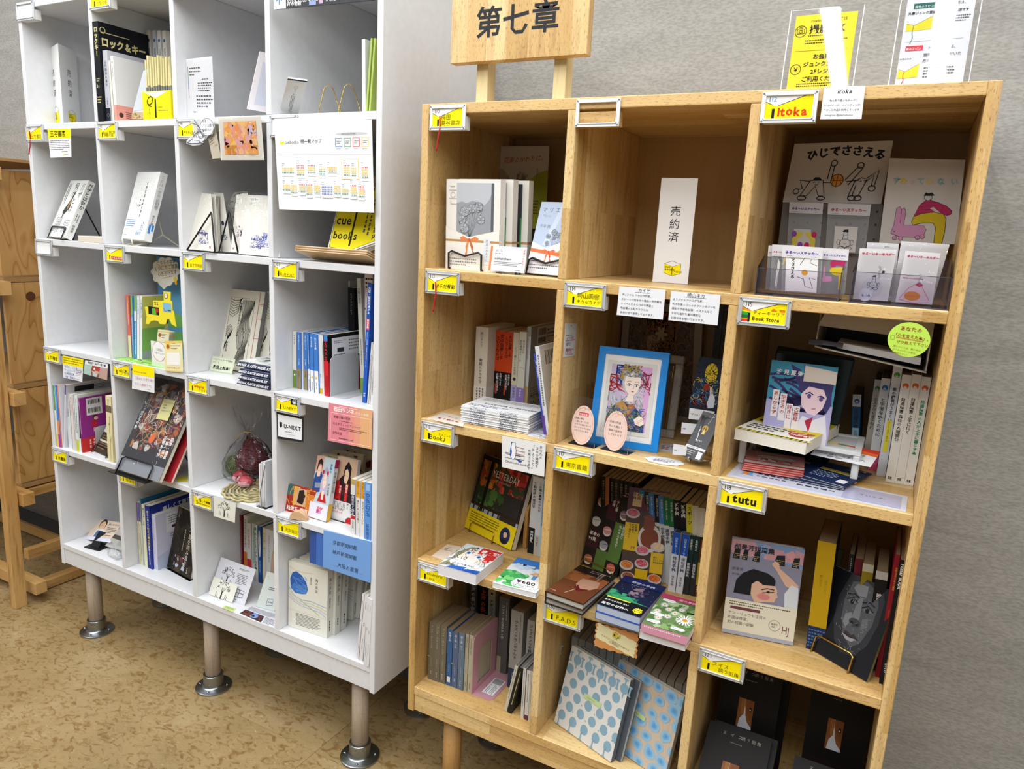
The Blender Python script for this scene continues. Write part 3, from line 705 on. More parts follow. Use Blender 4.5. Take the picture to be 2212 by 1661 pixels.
# WHITE UNIT, row 1 (top)
Z0,Z1,Z2,Z3,Z4 = SZ[1:]
def sold(z,r,tl,tm,tr,label,ym,yl,yr):
    """folded three sided standing card 売約済"""
    M = on(1,g(r,tm),ym); L_ = on(1,g(r,tl),yl); c = Vector((M.x,M.y,z));
    Rr = on(1,g(r,tr),yr)
    H = M.z - z; root = empty('sold_sign',c,label,'sign','folded sold signs')
    Mb = Vector((0,0,0)); Lb = Vector((L_.x-M.x,L_.y-M.y,0)); Rb = Vector((Rr.x-M.x,Rr.y-M.y,0)); up = Vector((0,0,H))
    v = [Mb,Lb,Rb,Mb+up,Lb+up,Rb+up]; MB().add(v,[(0,1,4,3),(1,2,5,4),(2,0,3,5)]).obj('paper_sleeve',paint('#e6e6e4',.6),root)
    for (p,q) in ((Lb,Mb),(Mb,Rb)):
        d = q-p; n = Vector((d.y,-d.x,0)).normalized()
        if n.dot(CAMP-c) < 0: n = -n
        A = Art(H/d.length)
        q_ = min(34,9.6*A.asp)
        for i,ch in enumerate('売約済'): A.text(ch,50-q_/2,65-i*12.6,q_,'#2a2c33')
        cube_logo(A,52,16,40,txt=True)
        A.build('print',lambda s,t,p=p,q=q: p.lerp(q,s)+up*t,n,root)
    return root
sold(Z0,'A',(510,510),(648,484),(851,552),'white folded 売約済 sold sign in the top left cubby of the white unit',.05,.10,.135)
YEF = '#cfc489'
sb(Z0,'A',(1100,1350),(1032,243),1165,.145,'#121419','large black comic book ロックキー standing at the left of its cubby',
   {'F': [('v','ロックキー',50,95,62,YEF,B2),('t','01',18,34,46,YEF,B1),('b',15,18,85,26,3,YEF),('b',20,40,80,44,2,YEF)],
    'R': [('v','',0,0,1,KY),('t','ロック＆キー',4,77,17.6,YEF,{'bold':2,'cond':.85}),('l',[(6,90),(60,90)],1.2,YEF),('o',8,92,5,None,1.2,YEF),('t','JOE HILL',12,69,7,YEF),('t','GABRIEL RODRIGUEZ',12,65.5,4.6,YEF),('t','ジョー・ヒル 作',12,61,4.6,YEF),('blob',20,8,95,50,30,3,9,['#3b2410','#6b3a12','#221408'],{'seed':3})]},Y=-.0005,T=.024)
sb(Z0,'A',(1195,1345),(1146,566),1252,.125,'#b9bac2','grey lavender paperback left of the cream ones in the second top cubby',
   {'F': [('v','白死騎狼人事件',50,86,50,'#34363e'),('v','小林雪工',50,34,34,'#34363e'),('r',0,0,100,19,'#1f2227'),('o',50,9,22,None,4,'#8b8e95')]},Y=.006,T=.019)
sb(Z0,'A',(1262,1345),(1208,680),1290,.12,'#dfdbcd','thin cream book between the grey paperback and the white banded book',{},Y=.008,T=.008)
sb(Z0,'A',(1290,1345),(1236,628),1320,.142,'#dcdcda','white softcover with a salmon pink paper band',
   {'F': [('v','暮らしと本のあいだ',50,92,40,'#55565c')],'R': [('b',18,5,80,17,4,'#5a3a36'),('e',8,10,4.5,None,'#4a3335')]},Y=.006,T=.011,band=(.25,'#e2988a'))
o_ = sheet([on(1,g('A',(1608,790)),.02),on(1,g('A',(1700,770)),.03),on(1,g('A',(1600,1335)),.03),on(1,g('A',(1465,1335)),.02)],'#cfd6e2','pale blue leaning picture book with a landscape strip','book',
   [('l',[(20,45),(40,50),(60,46)],.8,'#6a7d9c'),('l',[(0,16),(100,20)],1.5,'#b4574a'),('r',0,0,100,14,'#c3ad85'),('blob',0,1,100,13,12,6,14,['#8b6f42','#a98d58'],{'seed':4})],name='book',th=.004)
sb(Z0,'A',(1660,1345),(1577,350),1720,.14,'#17181b','black paperback with pink spine lettering behind the bundle',{'F': [('v','ペットロの',50,70,60,'#c12f60',B1),('bv',30,74,70,97,1,'#bcbcbc')]},Y=.16,T=.013)
for i,(x,c1,c2) in enumerate(((1640,'#dad7cf','#555'),(1705,'#cdd2da','#3173ad'),(1758,'#e6e6e6','#2b6fb0'),(1815,'#e2dfd8','#2b6fb0'))):
    sb(Z0,'A',(x+70,1345),(x,340+i*2),x+120,.13,c1,['white comic volume','pale comic volume with dark figures','white comic with blue emblem','cream comic with blue emblem'][i]+' at the back right of the second top cubby',{'F': [('e',50,90,30,None,c2),('bv',20,50,80,82,2,'#333')]},Y=.15,T=.0135)
a = on(1,g('A',(1605,1325)),.012); b_ = on(1,g('A',(1922,1320)),.012); wbx = b_.x-a.x
t_ = on(1,g('A',(1602,1030)),.012); hb = t_.z - Z0
rt = empty('bookmark_box',(a.x,.012,Z0),'yellow card box holding a bundle of wrapped sticks','box')
MB().box((0,0,.0004),(wbx,.045,hb)).obj('box',paint(YEL,.35),rt,bevel=.0006)
A = Art(hb/wbx).run([('p',[(8,98),(30,98),(92,98),(48,76)],'#e9e6da'),('r',44,8,49,72,KY),('t','Q',12,52,30,'#3d3a10',{'slant':.3}),('v','セーラー書店',24,56,8.6,'#3d3a10'),('b',56,30,94,36,1,KY),('b',56,42,80,46,1,KY)])
A.build('box_print',lambda s,t: Vector((s*wbx,0,t*hb)),Vector((0,-1,0)),rt)
for i in range(11):
    for j in range(1):
        x = .004 + i*(wbx-.012)/10.5; ht = .118 + random.uniform(-.006,.008); tp = random.uniform(-.004,.004) + (i-5)*.0006
        s_ = MB(); n0 = [(x,.010,hb*.5),(x+.0045,.010,hb*.5),(x+.0045,.030,hb*.5),(x,.030,hb*.5)]; n1 = [(p[0]+tp,p[1],hb*.5+ht) for p in n0]; nm = [(p[0]*.5+q[0]*.5,p[1],hb*.5+ht*.42) for p,q in zip(n0,n1)]
        s_.add(n0+nm,BF,1); s_.add(nm+n1,BF,0)
        o = s_.obj('bookmark_packet',[paint('#d9cf9a',.3),paint('#77787a',.3)],None); o.location = rt.location; tag(o,'slim wrapped cream and grey stick packet standing in the yellow box','packet','wrapped packets in the yellow box')
# ---- third top cubby
P_ = [on(1,g('B',p),y) for p,y in (((165,568),.03),((435,538),.06),((458,1118),.06),((195,1118),.03))]
P_[2].z = P_[3].z = Z0+.001
acr = sheet(P_,'#e3e3e6','white text card in a clear acrylic stand in the third top cubby','card',
   [('l',[(12,88),(12,40)],1.5,'#3c8a52'),('l',[(12,65),(12,50)],1.5,'#3d57a5'),('l',[(12,50),(12,36)],1.5,'#b5416a'),('b',17,82,60,87,1,'#444'),('b',17,77,75,81,1,'#555'),('b',17,72,40,76,1,'#555'),('b',60,64,92,68,1,'#333'),('b',45,46,92,62,4,'#333'),('b',38,20,94,42,4,'#555'),('r',44,8,55,17,'#e3e3e6'),('b',25,12,42,15,1,'#555')],name='card')
c_ = acr.location
pn = MB(); Q = [p-c_ for p in P_]; nn = (Q[2]-Q[3]).cross(Q[0]-Q[3]).normalized(); nn = nn if nn.dot(CAMP-c_) > 0 else -nn
pn.quad([q+nn*.002 for q in (Q[3],Q[2],Q[1],Q[0])]); pn.quad([Q[3]+nn*.002,Q[2]+nn*.002,Q[2]-nn*.03,Q[3]-nn*.03]); pn.obj('acrylic_stand',CLEAR,acr)
P_ = [on(1,g('B',p),y) for p,y in (((890,490),.045),((1040,560),.20),((935,1085),.05),((765,1040),.03))]
P_ = [on(1,g('B',(890,490)),.05),Vector((-.4415,.19,0)),Vector((-.4415,.17,0)),on(1,g('B',(768,1040)),.03)]
P_[1].z = P_[0].z - .01; P_[2].z = P_[3].z-.012
sheet(P_,'#dfd9dc','framed rainbow rectangle print leaning against the right side of its cubby','picture',[('r',8,10,92,84,'#c6c9d6'),('r',25,22,92,84,'#3f9a41'),('r',33,29,92,84,'#4b8fc4'),('r',38,33,92,84,'#3a49b4'),('r',42,37,92,84,'#7a3fae'),('r',47,41,92,84,'#b2479b'),('t','RAINBOW',30,90,6,'#b33a44',{}),('t','2TKICK',40,13,7,'#b33a44',B1)],name='picture',th=.006)
# ---- fourth top cubby
fbk = fb(Z0,'B',(1065,1085),(1240,1090),(1158,748),.004,'#dcdcda','white booklet with a small hand drawing on a clear easel in the fourth top cubby',{'F': [('o',52,82,9,None,1,'#55585e'),('l',[(52,78),(52,68)],1,'#55585e'),('bv',38,20,60,62,3,'#666'),('r',0,97,100,100,'#2a3050'),('b',44,64,60,67,1,'#555')]},Y=.05,spine_out=.035)
def gold_stand(xa,label):
    o = on(1,g('B',(xa,1070)),.10); o.z = Z0+.002
    wire_easel([[o+Vector(p) for p in ((-.03,-.02,.012),(-.03,-.02,0),(0,0,0),(.014,.012,.075),(.02,.02,.083),(.026,.028,.075),(.042,.05,0),(.01,.02,0))]],.0013,GOLDW,label,group='gold wire easels')
gold_stand(1432,'gold wire easel left of the other in the fourth top cubby'); gold_stand(1622,'gold wire easel nearer the kraft box in the fourth top cubby')
a = on(1,g('B',(1655,1060)),.22); MBk = MB().box((0,0,.001),(.10,.06,.045)).obj('kraft_box',paint('#b59a5e',.7),None,loc=(-.235,.20,Z0),bevel=.001); tag(MBk,'low kraft cardboard box behind the wire easels','box')
tin = MB().lathe([(.03,0),(.038,.018),(.04,.022),(.038,.022),(.03,.004)],24).obj('metal_dish',ZINC,None,smooth=True,loc=(-.20,.12,Z0+.0005)); tag(tin,'small silver dish beside the green folders','dish')
sb(Z0,'B',(1870,1060),(1865,375),1898,.16,'#d8d8d6','thick white binder left of the green folders',{},Y=.022,T=.009,name='binder',cat='binder')
for i,(x0,xt,x1) in enumerate(((1900,1950,1925),(1930,1982,1960))):
    sb(Z0,'B',(x0,1056),(xt,366),x1,.15,'#a9bd62',['left','right'][i]+' green folder leaning at the right end of the fourth top cubby',{},Y=.022,T=.0045,name='folder',cat='folder')
ps = [on(1,g('B',p),-.004) for p in ((1020,-60),(1990,-150),(1985,0),(1025,92))]
sheet([ps[0],ps[1],ps[2],ps[3]],'#23252b','dark information strip taped to the top edge of the white unit','sign',[('r',0,0,13,100,'#dfe2e6'),('l',[(6,25),(6,70)],1,'#2e7fc8'),('l',[(3,52),(6,70),(9,52)],1,'#2e7fc8'),('t','を超えて繋がる知と本の',14,32,3.6,'#e8e8e8',B1),('t','97の物語',14,14,3.6,'#e8e8e8',B1),('r',37,6,44,34,'#8d99c6'),('r',47,10,51,36,'#b69ab4'),('t','ました',53,20,3.6,'#e8e8e8')],name='strip',th=.003)
# row 2
taped('C',[(325,205),(585,195),(593,515),(358,523)],'#e5e6e8','white card with yellow heading 三宅書店 taped under the shelf edge',[('r',0,67,100,100,YEL),('t','三宅書店',9,75,17,KY,B1),('b',6,26,94,62,6,'#555'),('b',55,18,85,23,1,'#333'),('b',72,8,95,12,1,'#888'),('e',69,10,3,None,YEL)])
bk = fb(Z1,'C',(325,1408),(520,1438),(590,808),.02,'#dedfdc','white book ガザとは何か on a black wire easel',{'F': [('v','ガザ',84,94,20,'#5d4a33'),('v','とは',64,70,20,'#33322e'),('v','何か',50,96,20,'#33322e'),('bv',6,58,20,94,2,KY),('p',[(52,78),(60,82),(54,66),(58,50),(40,38),(36,26),(34,40),(28,44),(40,58),(48,68)],'#3c3a33'),('p',[(50,70),(54,60),(50,48),(44,52)],'#a88a58'),('bv',14,8,46,34,5,'#666'),('bv',60,8,92,30,5,'#777')],
   'R': [('v','ガザとは何か',50,96,70,'#2e2d2a',B1),('bv',20,30,80,42,2,'#555'),('v','岡真理',50,24,40,'#333')]},spine='R',Y=.02,W=.128)
def lean_of(bk):
    u = bk.matrix_world.col[2].xyz; return u
easel_for(bk,.128,.4,hookh=.035,r=.0022,label='black wire easel holding the white black-lettered book in the left column',z=Z1,T=.022,wide=.75,back=.1)
def blockobj(name,label,cat,a,b,mat,bev=.001,rot=0,group=None):
    c = Vector(((a[0]+b[0])/2,(a[1]+b[1])/2,a[2])); v = [(p[0]-c.x,p[1]-c.y,p[2]-c.z) for p in (a,b)]
    o = MB().box(v[0],v[1]).obj(name,mat,None,bevel=bev,loc=c); o.rotation_euler = (0,0,rot); return tag(o,label,cat,group)
blockobj('cream_box','low cream box lying at the right of the cubby with the Gaza book'.replace('Gaza book','black-lettered book'),'box',(-1.195,.002,Z1+.0003),(-1.084,.10,Z1+.017),paint('#d9cfbd',.6))
# ---- row 2, second cubby
bk = fb(Z1,'C',(1155,1445),(1405,1492),(1342,758),.021,'#dfdfdd','white paperback with faint print on a cream wire easel',{'F': [('bv',14,40,88,92,9,'#d3d3d1'),('bv',52,30,62,84,1,'#77797d'),('bv',40,50,48,60,1,'#77797d'),('l',[(30,52),(42,47)],.7,'#666'),('l',[(42,49),(60,53)],.7,'#666'),('b',6,18,44,30,4,'#4a88c8'),('t','100分',56,7,10,'#4a88c8'),('bv',72,14,84,26,2,'#6a90c0'),('b',6,4,30,7,1,'#888')],'R': [('v','ことばの使用説明書',50,96,50,'#9a9ca0'),('bv',30,46,80,60,3,'#8a8c90'),('v','橋本大輔',50,38,34,'#777'),('r',20,11,48,24,'#3f83cc'),('r',60,15,85,24,'#3f83cc')]},Y=.03,W=.128,lift=.012)
o = bk.matrix_world.col[3].xyz.copy(); ex = Vector((bk.matrix_world.col[0].x,bk.matrix_world.col[0].y,0)).normalized(); bd = Vector((-ex.y,ex.x,0)); CR = paint('#cfc6ae',.5)
def hk(s):
    p = o+ex*s; p.z = Z1+.002; return [p+bd*.045+Vector((0,0,.012)),p+Vector((0,0,.0)),p-bd*.012+Vector((0,0,0)),p-bd*.014+Vector((0,0,.016))]
mid = o+ex*.085+bd*.075; bz = Vector((mid.x,mid.y,Z1+.002))
wire_easel([hk(.035),hk(.09),[o+ex*.085+bd*.055+Vector((0,0,.11)),bz+Vector((0,0,.03)),bz+ex*.035+bd*.03],[bz+Vector((0,0,.03)),bz-ex*.05-bd*.02]],.0018,CR,'cream wire easel under the white paperback',group='wire easels')
blockobj('metal_case','small grey metal plate standing behind the cream easel','case',(-.80,.10,Z1+.0003),(-.775,.135,Z1+.033),paint('#a3a19d',.4,.3))
sheet([Vector((-.776,.045,Z1+.052)),Vector((-.7625,.045,Z1+.056)),Vector((-.7625,.04,Z1+.0008)),Vector((-.786,.04,Z1+.0008))],'#d83fc6','magenta tag card at the right edge of its cubby','card',[('bv',30,10,70,90,1,'#5b2a66')],th=.001)
# ---- row 2, third cubby: bagged prints
def rabbit(A,x,y,s,c,seed):
    A.strokes(x-s,y-s*.9/A.asp,x+s,y+s*.9/A.asp,34,s*.8,s*.085,c,seed=seed,curl=.9)
    A.line([(x-s*.2,y+s*.4/A.asp),(x-s*.35,y+s*1.3/A.asp),(x-s*.1,y+s*1.35/A.asp),(x,y+s*.5/A.asp),(x+s*.15,y+s*1.3/A.asp),(x+s*.4,y+s*1.2/A.asp),(x+s*.3,y+s*.4/A.asp)],s*.1,c)
def bagprint(q,Y,label,ops,W=None,bag=True,dy=0.0,rt=.0):
    b = on(1,g('D',q[3]),Y); c = on(1,g('D',q[2]),Y+dy); z = Z1+.0025
    t0 = on(1,g('D',q[0]),Y+.055); t1 = on(1,g('D',q[1]),Y+dy+.055); b.z = c.z = z
    s = sheet([t0,t1,c,b],'#d9d5cb',label,'print',ops,name='art_print',group='prints in clear sleeves',th=.001)
    if bag:
        m = s.location; n = (c-b).cross(t0-b).normalized(); n = n if n.dot(CAMP-m) > 0 else -n; u = (t0-b).normalized(); e = (c-b).normalized()
        Q = [t0+u*.006-e*.002,t1+u*.006+e*.002,c+e*.002-u*.001,b-e*.002-u*.001]; v = [p-m+n*.0016 for p in (Q[3],Q[2],Q[1],Q[0])]
        MB().quad(v).obj('clear_sleeve',BAG,s)
    return s
stk = [('r',6,82,38,96,'#e4e2da'),('t','漫画 専水',8,91,6,'#333'),('t','感動プリント',8,84,5,'#4b7a4f'),('l',[(7,88.5),(37,88.5),(37,83),(7,83),(7,88.5)],.5,'#6a8a6a')]
for i in range(3):
    bagprint([(128-i*18+40,838),(400-i*14+40,868),(445-i*12+20,1455),(150-i*16+20,1440)],.018+.006*(3-i),'cream sleeve stacked behind the front rabbit print',[],bag=False)
bagprint([(65,830),(365,862),(415,1460),(105,1440)],.012,'blue brush animal print in a clear sleeve, front left of the third column',stk+[(rabbit,62,22,16,'#4a5594',5),('r',80,5,84,9,'#a33')])
bagprint([(385,840),(492,855),(580,1440),(440,1450)],.05,'grey toned print with a round-headed figure behind the triangular wire',[(rabbit,60,25,22,'#3a4468',8),('e',60,48,12,None,'#2d3552')],dy=-.01)
bagprint([(490,850),(745,832),(640,1400),(560,1380)],.10,'dense blue floral brush print standing behind',[('str',2,30,98,98,60,20,1.6,'#3b4676',{'seed':9,'curl':.9}),('str',2,30,98,98,40,12,2.6,'#2e3a66',{'seed':3,'curl':.9})],dy=.01)
bagprint([(630,868),(748,850),(760,1480),(565,1460)],.03,'print with a purple brown fox drawing in a clear sleeve',stk+[('blob',30,28,70,46,16,3,8,['#6e5468','#5b4a60','#8a7684'],{'seed':2}),('str',25,24,75,50,20,14,1.2,'#4a3d55',{'seed':4}),('r',12,6,16,9,'#a33')])
p4 = bagprint([(752,870),(1080,885),(1080,1505),(650,1480)],.012,'print with two blue frogs drawing in a clear sleeve beside the divider',stk+[(rabbit,40,20,13,'#43509a',15),(rabbit,62,24,14,'#3d55a8',16)],dy=.005)
def tri(pts,label,Yf=-.004):
    P3 = [on(1,g('D',p),y) for p,y in pts]
    return P3
zt = Z1+.0025
def triframe(x0,x1,y,h,label,sk=0):
    c0 = Vector((x0,y,zt)); c1 = Vector((x1,y,zt)); ap = Vector(((x0+x1)/2+sk,y+.035,zt+h))
    wire_easel([[c0,ap+Vector((-.002,0,-.003)),ap,ap+Vector((.002,0,-.003)),c1],[c0,c1],[c1,c1+Vector((.06,.05,0))]],.0022,BLACKW,label,group='wire easels')
a = on(1,g('D',(115,1430)),-.002); b_ = on(1,g('D',(405,1455)),-.002); triframe(a.x,b_.x,-.002,.098,'black triangular wire frame in front of the left rabbit print')
a = on(1,g('D',(480,1460)),.03); triframe(a.x,a.x+.07,.02,.10,'black triangular wire frame further back between the prints',-.035)
pl = [(150,100),(240,70),(300,60),(390,85),(402,160),(380,240),(330,262),(300,300),(255,350),(180,360),(110,340),(108,310),(170,250),(180,190)]
q = [on(1,g('D',p),-.006) for p in pl]; c = sum(q,Vector())/len(q)
st_ = newmesh('clear_sticker',[p-c for p in q]+[p-c+Vector((0,.0008,0)) for p in q],[tuple(range(len(q)))[::-1],tuple(range(len(q),2*len(q)))],film('sticker_film',amount=.05,milk=.45),loc=c)
tag(st_,'clear cut-out sticker with an ink drawn rabbit and speech bubble','sticker')
x0,x1,z0,z1 = min(p.x for p in q),max(p.x for p in q),min(p.z for p in q),max(p.z for p in q); A = Art((z1-z0)/(x1-x0))
A.poly(ngon(74,64,23,30),'#d9dadd'); A.poly([(4,10),(20,6),(60,10),(62,20),(50,50),(44,40),(26,32)],'#d5d7db')
A.line(ngon(74,64,23,30)+[(97,64)],.9,'#3a3d48'); A.text('もも\nアソコ墓れ\n神経あべい\n森こ',58,80,7.8,'#3a3d48',jit=.04,slant=.15)
A.line([(4,10),(22,24),(34,44),(52,50),(58,34),(70,30),(60,14),(40,8),(20,8),(4,10)],1.6,'#454b60'); A.line([(30,92),(44,70),(50,60),(38,74),(22,80)],1.4,'#454b60'); A.strokes(14,8,62,60,16,20,1.1,'#4a5068',seed=3)
A.build('print',lambda s,t: Vector((x0-c.x+s*(x1-x0),0,z0-c.z+t*(z1-z0))),Vector((0,-1,0)),st_)
taped('D',[(325,230),(400,120),(470,488),(378,495)],'#b5ac98','kraft note tag with handwriting half behind the orange print',[('t','いてヽ墓ん\n小墓店サンど\n墓(港)ん',6,76,15,'#2a2a2c',J4),('l',[(10,52),(60,52)],3,'#8c2f2c'),('t','これは',46,38,13,'#2a2a2c')],y=.0,name='note_tag')
orp = taped('D',[(440,72),(882,52),(917,508),(468,510)],'#dad5c9','orange and pink abstract print in a clear sleeve taped to the shelf edge',[('r',11,13,88,90,'#e8a55c'),('blob',11,13,88,90,260,2,9,['#e8974c','#e8aa5e','#e59c74','#e39a9c','#ecc070','#e6a24c','#e8b48c','#dca6a8'],{'seed':11}),('blob',70,55,88,80,10,2,5,['#c9b6cf','#d6b8c2'],{'seed':2}),('blob',12,13,40,35,14,2,6,['#d97a2c','#c98e3a'],{'seed':5}),('b',70,9,90,11,1,'#888')],cat='print',name='art_print',y=-.009)
v = [p.co.copy() for p in orp.data.vertices]
P_ = [on(1,g('D',p),-.0115) - orp.location for p in ((468,510),(917,508),(885,30),(430,65))]; MB().quad(P_).obj('clear_sleeve',BAG,orp)
# ---- row 2, fourth cubby: poster map and yellow leaflets
def mapfn(A):
    A.rect(1.5,60,98,88,'#d0d1d4'); cube_logo(A,7.5,74,4.2,txt=False); A.text('cuebooks',10.4,72.5,3.5,'#3a3a3c',bold=1); A.text('棚一覧マップ',27.6,72.6,3.7,'#333338',bold=1)
    A.text('osaka',15.5,69.4,1.1,'#444'); A.line([(58,65),(58,86)],.15,'#b5b6ba')
    A.poly(ngon(80,81.5,16,1.9,20),'#b4b5b9'); A.lines(70,80.6,90,82.4,1,'#444')
    for i,c in enumerate(('#3d74b8','#3f8a5c','#c9414e','#e0bb3c')):
        x = 63.5+i*8.7; A.rect(x,68,x+7,77.5,c); A.rect(x+.6,68.6,x+6.4,76.9,'#dcdcdc'); A.lines(x+1.5,71,x+5.5,75,2,'#333'); A.lines(x+1,65.5,x+6,66.8,1,'#555')
    def grid(x,y,n,m,cols,s=1.62):
        for j in range(m):
            c = cols[j]
            for i in range(n):
                A.rect(x+i*s,y-(j+1)*2.5,x+i*s+s*.86,y-(j+1)*2.5+2.1,'#e7dcc0' if c == 'y' else '#e6e6e6')
                A.poly(ngon(x+i*s+s*.43,y-(j+1)*2.5+1,s*.36,s*.36/A.asp,7),{'y':'#dfaf3c','r':'#cf4450','g':'#2f7a68','b':'#3b57a6'}[c])
        A.rect(x,y-(m+1)*2.5-.6,x+n*s,y-m*2.5-.5,'#e2e2e2'); A.lines(x,y+.8,x+3.2,y+1.8,1,'#7a4a50'); A.lines(x,y+3,x+3.5,y+4.2,1,'#2a5f80')
    A.rect(69,34,86,55.5,'#e0bb3c'); A.rect(69.5,34.5,85.5,55,'#dddddd')
    for g_ in ((6,47,8,3,'yyg'),(22,50,5,5,'rryyg'),(34,50,5,4,'ryyg'),(46,46,4,3,'ygg'),(54.5,48,6,3,'yyg'),(71,50,4,5,'ryyyg'),(79,47,3,4,'yyyg'),(89,48,4,5,'ryyyg')[:5]): grid(*g_)
    for g_ in ((6,28,5,3,'yyg'),(15,28,4,4,'yyyg'),(24,29,4,4,'ryyg'),(31.5,29,4,5,'ryyyg')[:5],(40,28,4,4,'yyyg'),(48,27,7,4,'bbbb'),(61,28,4,4,'yyyg'),(69,25,4,3,'yyg'),(77.5,29,4,5,'ryyyg'),(85.5,28,4,5,'rryyg')): grid(*g_)
ps = [on(1,g('D',p),y) for p,y in (((1018,80),-.0065),((2035,42),-.0065),((2057,1055),-.012),((1072,1018),-.02))]
sheet(ps,'#dcdcdb','large white shelf map poster with small coloured grids taped under the shelf edge','poster',[(mapfn,)],name='poster',off=.0004)
yl = on(1,g('D',(1228,1432)),-.012); yr = on(1,g('D',(1975,1500)),-.012)
zf = (yl.z+yr.z)/2; xl,xr_ = yl.x,min(yr.x,-.1195)
stn = empty('plywood_display_stand',((xl+xr_)/2,.03,Z1),'small plywood display stand holding the yellow leaflets','stand'); c = stn.location
def L_(*p): return Vector(p)-c
up_ = Vector((0,.33,.94)).normalized(); fw = Vector((0,-.94,.33)).normalized()
b0 = Vector((xl,.055,Z1+.013)); wd = Vector((xr_-xl,0,0));
def slab(nm,o,e1,e2,e3,m):
    v = [o,o+e1,o+e1+e2,o+e2]; v = [p-c for p in v]; v2 = [p+e3 for p in v]; return MB().add(v+v2,BF).obj(nm,m,stn,bevel=.0006)
PLYL = wood('birch_ply',0,'#c9ab80','#d0b48b','#d6bb94',staves=False,pore=.05,streak=.3)
slab('backboard',b0+Vector((.035,0,0)),wd-Vector((.035,0,0)),up_*.20,Vector((0,.010,.003)),PLYL)
for k in range(5): slab('ledge',b0+fw*0+up_*(-.0125+.0025*k),wd,fw*.066,up_*.0025,PLYL if k % 2 == 0 else paint('#8a6238',.6)) if k in (0,) else slab('ply_layer',b0+up_*(-.0125+.0025*k)+fw*.0005*(k % 2),wd,fw*(.066),up_*.0025,PLYL if k % 2 == 0 else paint('#8f683f',.6))
slab('rear_foot',Vector((xl+.08,.075,Z1+.0005)),Vector((.1,0,0)),Vector((0,.012,0)),Vector((0,0,.10)),PLYL)
def cubeleaf(A):
    A.poly([(3,5),(44,1),(44,98),(3,98)],'#e9e9e6'); A.poly([(44,1),(98,20),(98,98),(44,98)],'#e9e9e6')
    A.poly([(5,7),(46,3.5),(46,90),(30,93),(5,97)],YEL); A.poly([(46,3.5),(95,22),(95,98),(64,98),(46,90)],'#e9d900')
    A.line([(5,7),(46,3.5),(95,22),(95,98)],.7,KY); A.line([(5,7),(5,98),(44,91),(64,98)],.7,KY); A.rect(42,10,45.5,84,KY)
    A.text('cue',8,42,20,KY,bold=1); A.text('books',8,20,17,KY,bold=1); A.text('オーナー募集案内',88,99,10.5,KY,vert=True,bold=1); A.lines(62,28,78,98,2,'#555',vert=True)
for i in range(6):
    t = i*.0032; o = Vector((xl+.062+i*.0105,.0,0)) + b0*1.0; o.x = xl+.060+i*.010; base = Vector((o.x,b0.y,b0.z)) + fw*(.030-t) + up_*.0015
    W_,H_ = .152,.16
    P_ = [base+up_*H_,base+Vector((min(W_,xr_-base.x-.002),0,0))+up_*H_,base+Vector((min(W_,xr_-base.x-.002),0,0))+up_*.0,base]
    w_ = P_[1].x-P_[0].x; cen = sum(P_,Vector())/4
    shp = [(3,5),(46,1.5),(98,20),(98,100),(3,100)] if w_ > W_*.97 else [(3,5),(46,1.5),(98,18),(98,100),(3,100)]
    vv = [base + Vector((w_*x/100,0,0)) + up_*(H_*y/100) - cen for x,y in shp]; n_ = fw
    k = len(vv); o_ = newmesh('leaflet',vv+[p-n_*.0015 for p in vv],[tuple(range(k)),tuple(range(k,2*k))[::-1]]+[(j,j+k,(j+1) % k+k,(j+1) % k) for j in range(k)],paint('#dfdfdc',.5),loc=cen)
    tag(o_,'front yellow cube-shaped leaflet reading cue books on the plywood stand' if i == 0 else 'leaflet edge stacked behind the front yellow cube-shaped one','leaflet','yellow leaflets on the plywood stand')
    A = Art(H_/w_)
    if i == 0: cubeleaf(A)
    else: A.poly([(4,6),(46,3),(97,21),(97,99),(4,99)],'#e0d300')
    A.build('print',lambda s,t: base+Vector((w_*s,0,0))+up_*(H_*t)-cen,n_,o_)
# row 3 (Z2)
sp = lambda txt,c,size=52,y=92: ('v',txt,50,y,size,c,{'bold': 1})
for i,(bl_,tl_,xr,cov,lab,f) in enumerate((
  ((1010,1250),(980,633),1038,'#d9705a','thin red and cream picture book at the left of the row in the second column',[('r',0,0,100,36,'#e6dcae'),('bv',30,35,70,96,1,'#f0e9d8')]),
  ((1044,1255),(1022,637),1060,'#5c9ccc','light blue thin picture book, left one',[('r',0,70,100,100,'#7fb25c'),('bv',20,4,80,66,1,'#e8eef2')]),
  ((1064,1258),(1060,640),1085,'#5c9ccc','light blue thin picture book, right one',[('r',0,76,100,100,'#7fb25c'),('r',0,60,100,76,'#e6e6e6'),('bv',20,4,80,58,1,'#e8eef2')]),
  ((1090,1262),(1088,645),1112,'#e2e4e4','white thin picture book with blue lettering, left one',[('v','心と体の発達を守ります',50,95,58,'#2d7bbd',B1)]),
  ((1120,1265),(1120,645),1140,'#e2e4e4','picture book with children on a yellow green cover',[('v','心と体の発達を守ります',50,95,58,'#2d7bbd',B1)]))):
    art = {'F': f}
    if i == 4: art['R'] = [('r',0,50,100,100,'#cfc55c'),('r',0,0,100,50,'#86b35a'),('p',[(30,60),(50,70),(70,62),(64,54),(40,54)],'#6b4a34'),('e',46,44,9,None,'#e5c7a0'),('e',66,40,9,None,'#e5c7a0'),('p',[(36,20),(56,22),(56,36),(40,36)],'#3a7a70'),('p',[(57,18),(78,18),(76,34),(60,34)],'#5b6aa8'),('r',0,0,100,14,'#9fa3a6'),('e',58,16,14,None,'#c23a36'),('t','いのち',46,14,8,'#fff',B1)]
    sb(Z2,'E',bl_,tl_,xr,.19 if i == 4 else .17,cov,lab,art,Y=.045)
gm = [on(2,g('E',p),Z2+.0006) for p in ((930,1245),(1500,1300),(1370,1368),(865,1272))]
